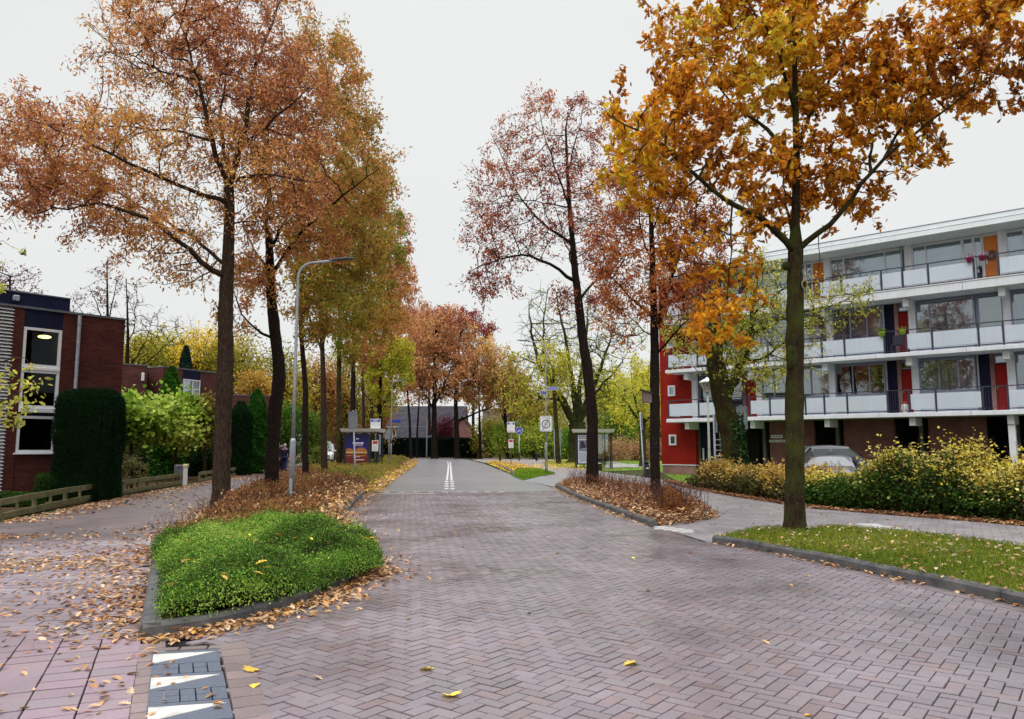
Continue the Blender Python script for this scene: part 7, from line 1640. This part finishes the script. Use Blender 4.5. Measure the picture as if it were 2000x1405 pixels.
    MB().box(h - .3, h - .01, -W2 * .8, W2 * .8, .22, .34, bev=.03).build('bumper', black, o)
    return o
cg = GX(1632, 26.5); 
car('parked_car', 'silver grey hatchback with a shiny windscreen parked behind the yellow hedge', (cg[0], cg[1] + .2, 0), R(-118), mat('paint_silver', (.13, .13, .165), .25, .6, .35, scale=2, var=.05, coat=.6), roof=1.27)
cb = GX(1648, 30.6)
car('parked_car', 'black hatchback parked behind the silver grey car', (cb[0], cb[1], 0), R(-8), mat('paint_black', (.012, .012, .016), .2, .6, .2, scale=2, var=.1, coat=.8), roof=1.62, L=4.1)
cv = GX(634, 78)
car('white_van', 'white van parked by the path behind the oak trunks', (cv[0], cv[1], 0), R(-75), mat('paint_white', (.62, .62, .62), .35, .5, scale=2, var=.04, coat=.4), roof=2.05, L=4.6, van=True, belt=1.05)
cm = GX(640, 86)
car('parked_car', 'dark maroon car standing behind the white van', (cm[0], cm[1], 0), R(-80), mat('paint_maroon', (.10, .01, .02), .3, .6, .2, scale=2, coat=.6), roof=1.9, belt=1.1)

# ------------------------------------------------------------------ the walking person
def skin_mesh(name, verts, edges, radii, m, parent, root=0, sub=2):
    me = bpy.data.meshes.new(name); me.from_pydata(verts, edges, []); o = bpy.data.objects.new(name, me); COL.objects.link(o)
    mo = o.modifiers.new('skin', 'SKIN'); mo.use_smooth_shade = True; ly = me.skin_vertices[0].data
    for i, r_ in enumerate(radii): ly[i].radius = r_ if hasattr(r_, '__len__') else (r_, r_); ly[i].use_root = i == root
    s_ = o.modifiers.new('sub', 'SUBSURF'); s_.levels = s_.render_levels = sub
    dg = bpy.context.evaluated_depsgraph_get(); dg.update(); me2 = bpy.data.meshes.new_from_object(o.evaluated_get(dg)); bpy.data.objects.remove(o); bpy.data.meshes.remove(me)
    me2.name = name
    for p in me2.polygons: p.use_smooth = True
    me2.materials.clear()
    return link(name, me2, m, parent)
pb = GX(555, 47); pr = thing('person', 'person in a dark blue coat and jeans with short white hair walking on the path', 'person', (pb[0], pb[1], 0), R(6))
# faces -y (towards the camera); left foot forward, arms slightly swung
V = []; E = []; RR = []
def node(p, r_, par=None):
    V.append(p); RR.append(r_); i = len(V) - 1
    if par is not None: E.append((par, i))
    return i
pel = node((0, 0, .93), (.15, .11)); wa = node((0, 0, 1.06), (.135, .10), pel); chs = node((0, .01, 1.26), (.16, .115), wa); shl = node((0, .015, 1.40), (.12, .09), chs); nk = node((0, .0, 1.49), .052, shl); hd0 = node((0, -.02, 1.56), (.07, .085), nk); hd1 = node((0, -.02, 1.65), (.078, .095), hd0); hd2 = node((0, -.01, 1.715), (.05, .06), hd1)
foot = []
for s_, ky, fy in ((1, -.10, -.18), (-1, .04, .16)):
    hp = node((s_ * .095, 0, .86), .088, pel); kn = node((s_ * .10, ky, .49), .058, hp); cf = node((s_ * .10, (ky + fy) / 2 + .02, .30), .052, kn); an = node((s_ * .10, fy, .09), .036, cf); bl = node((s_ * .105, fy - .10, .035), .036, an); te = node((s_ * .11, fy - .19, .028), .026, bl); foot.append((an, bl, te))
arms = []
for s_, ey, hy in ((1, .06, -.02), (-1, -.02, -.16)):
    sh_ = node((s_ * .185, .015, 1.385), .058, shl); el = node((s_ * .245, ey, 1.12), .042, sh_); wr = node((s_ * .25, hy, .89), .028, el); pm = node((s_ * .25, hy - .02, .83), (.024, .036), wr); arms.append((sh_, el, wr))
    for q in range(4):
        f1 = node((s_ * .25, hy - .045 + q * .022, .785 - (.004 if q in (0, 3) else 0)), .0095, pm); f2 = node((s_ * (.243), hy - .047 + q * .022, .755 + (.008 if q == 3 else 0)), .0085, f1); node((s_ * .232, hy - .047 + q * .022, .732 + (.012 if q == 3 else 0)), .007, f2)
    t1 = node((s_ * .243, hy - .062, .82), .011, pm); node((s_ * .235, hy - .075, .785), .009, t1)
skin = mat('skin', (.42, .24, .18), .6, .3, scale=12, var=.06)
body = skin_mesh('body', V, E, RR, skin, pr)
def sub_skin(name, ids, edges, grow, m): 
    mp = {i: k for k, i in enumerate(ids)}; return skin_mesh(name, [V[i] for i in ids], [(mp[a], mp[b]) for a, b in edges], [tuple(x + grow for x in (RR[i] if hasattr(RR[i], '__len__') else (RR[i], RR[i]))) for i in ids], m, pr)
a0, a1 = arms
coat = sub_skin('coat', [pel, wa, chs, shl, *a0, *a1], [(pel, wa), (wa, chs), (chs, shl), (shl, a0[0]), (a0[0], a0[1]), (a0[1], a0[2]), (shl, a1[0]), (a1[0], a1[1]), (a1[1], a1[2])], .022, mat('coat_navy', (.012, .012, .035), .75, .2, scale=14, var=.25))
MB().tube([(0, .0, .80), (0, 0, .95), (0, 0, 1.02)], [.20, .19, .17], 14).build('coat_hem', mat('coat_navy', (0, 0, 0)), coat, True)
MB().tube([(0, -.005, 1.44), (0, -.01, 1.48), (0, -.012, 1.53)], [.10, .085, .075], 12).build('scarf', mat('scarf_blue', (.22, .24, .38), .85), pr, True)
lg_ = [i for i in range(len(V)) if i >= 8 and V[i][2] > .05 and V[i][2] < .9 and abs(V[i][0]) < .15]
legs = [pel]; le = []
base_i = 8
for k in range(2):
    hp, kn, cf, an = base_i + k * 6, base_i + k * 6 + 1, base_i + k * 6 + 2, base_i + k * 6 + 3; legs += [hp, kn, cf, an]; le += [(pel, hp), (hp, kn), (kn, cf), (cf, an)]
sub_skin('trousers', legs, le, .012, mat('jeans_blue', (.02, .03, .11), .8, .2, scale=18, var=.25))
for k in range(2):
    an, bl, te = foot[k]; skin_mesh('shoe', [V[an], V[bl], V[te]], [(0, 1), (1, 2)], [.044, .045, .034], black, pr)
MB().ball((0, .005, 1.685), (.088, .103, .085), 16, 10).build('hair', mat('hair_white', (.42, .40, .37), .8, .2, scale=40, var=.2), pr, True)
m = MB(); m.ball((0, -.115, 1.615), (.014, .02, .022), 8, 6); [m.ball((s_ * .078, -.01, 1.62), (.012, .02, .032), 8, 6) for s_ in (1, -1)]; m.build('nose_and_ears', skin, body, True)
m = MB(); [m.ball((s_ * .03, -.098, 1.64), (.012, .008, .008), 8, 6) for s_ in (1, -1)]; m.build('eyes', black, body, True); MB().box(-.024, .024, -.103, -.090, 1.566, 1.574).build('mouth', mat('lips', (.3, .1, .09), .6), body)
# bicycle parked behind the bus stop board (dark frame, two wheels)
bk = thing('bicycle', 'dark bicycle parked behind the left timetable board', 'bicycle', GX(737, 59), R(76))
for x in (-.52, .52):
    w_ = MB().add([], []); 
    for a in range(1): pass
    mm = MB(); pts = [(x + .335 * math.cos(t_), 0, .345 + .335 * math.sin(t_)) for t_ in np.linspace(0, 2 * math.pi, 25)]; mm.tube(pts, .017, 6, False); wh = mm.build('wheel', tyre, bk, True)
    mm = MB(); [mm.tube([(x, 0, .345), (x + .325 * math.cos(t_), 0, .345 + .325 * math.sin(t_))], .003, 4) for t_ in np.linspace(0, 6.283, 13)[:-1]]; mm.build('spokes', galv, wh)
mm = MB()
for a, b in (((-.52, .345), (-.08, .30)), ((-.08, .30), (-.22, .82)), ((-.22, .78), (.36, .80)), ((.34, .86), (-.08, .30)), ((-.52, .345), (-.2, .76)), ((.34, .98), (.52, .345))): mm.tube([(a[0], 0, a[1]), (b[0], 0, b[1])], .017, 8)
mm.build('frame', black, bk); MB().box(-.36, -.10, -.07, .07, .84, .90, bev=.03).build('saddle', black, bk); MB().tube([(.30, -.28, 1.05), (.36, -.1, 1.0), (.36, .1, 1.0), (.30, .28, 1.05)], .014, 8).build('handlebar', galv, bk)
# knot rings and moss knobs of the nearest oak belong to its trunk
for o in bpy.data.objects:
    if o.get('label', '').startswith('nearest oak on the right'):
        q = P(1567, 557, 14.0); m = MB(); c = q + np.array([.03, -.02, 0])
        pts = [(c[0] + .055 * math.cos(a), c[1] - .012 + .02 * math.cos(a), c[2] + .075 * math.sin(a)) for a in np.linspace(0, 6.283, 21)]; m.tube(pts, .014, 8, False); m.build('branch_scar', mat('scar_rim', (.26, .22, .12), .8, .2, scale=20), o, True, True)
        m = MB(); m.ball(tuple(c + np.array([0, .02, 0])), (.05, .03, .065), 12, 8); m.build('branch_stub', mat('scar_dark', (.01, .008, .006), .9), o, True, True)
        bb = bark_mat('bark_burl', (.012, .013, .005), (.045, .05, .012), .6)
        for k, r_ in ((P(1535, 520, 14.05), (.07, .08, .085)), (P(1547, 700, 14.07), (.12, .10, .26))): MB().ball(tuple(k), r_, 12, 8).build('bark_burl', bb, o, True, True)
        break

for o in bpy.data.objects:
    if o.get('label', '').startswith('leaning thick trunk with ivy'):
        r_ = np.random.default_rng(77); n_ = 900; u = r_.random(n_) ** 1.3; c = np.stack([P(1440 - 12 * a, 925 - 110 * a, 30.0) for a in u]); a = r_.normal(size=n_) * .8 - .6
        p = c + np.column_stack([np.cos(a) * .44, np.sin(a) * .44, r_.normal(size=n_) * .12])
        link('ivy', leaves_mesh('ivy', p, .10, 'round', pal(p, [(.01, .035, .01), (.025, .07, .02), (.05, .11, .03)], f=2)), leaf_mat('leaf_dark', .15, .6, .08), o, True); break
# lettering becomes plain mesh
for o in [q for q in bpy.data.objects if q.type == 'FONT']:
    dg = bpy.context.evaluated_depsgraph_get(); me = bpy.data.meshes.new_from_object(o.evaluated_get(dg)); me.name = 'lettering'
    n_ = bpy.data.objects.new('lettering', me); COL.objects.link(n_); n_.parent = o.parent; n_.location = o.location; n_.rotation_euler = o.rotation_euler
    bpy.data.objects.remove(o)
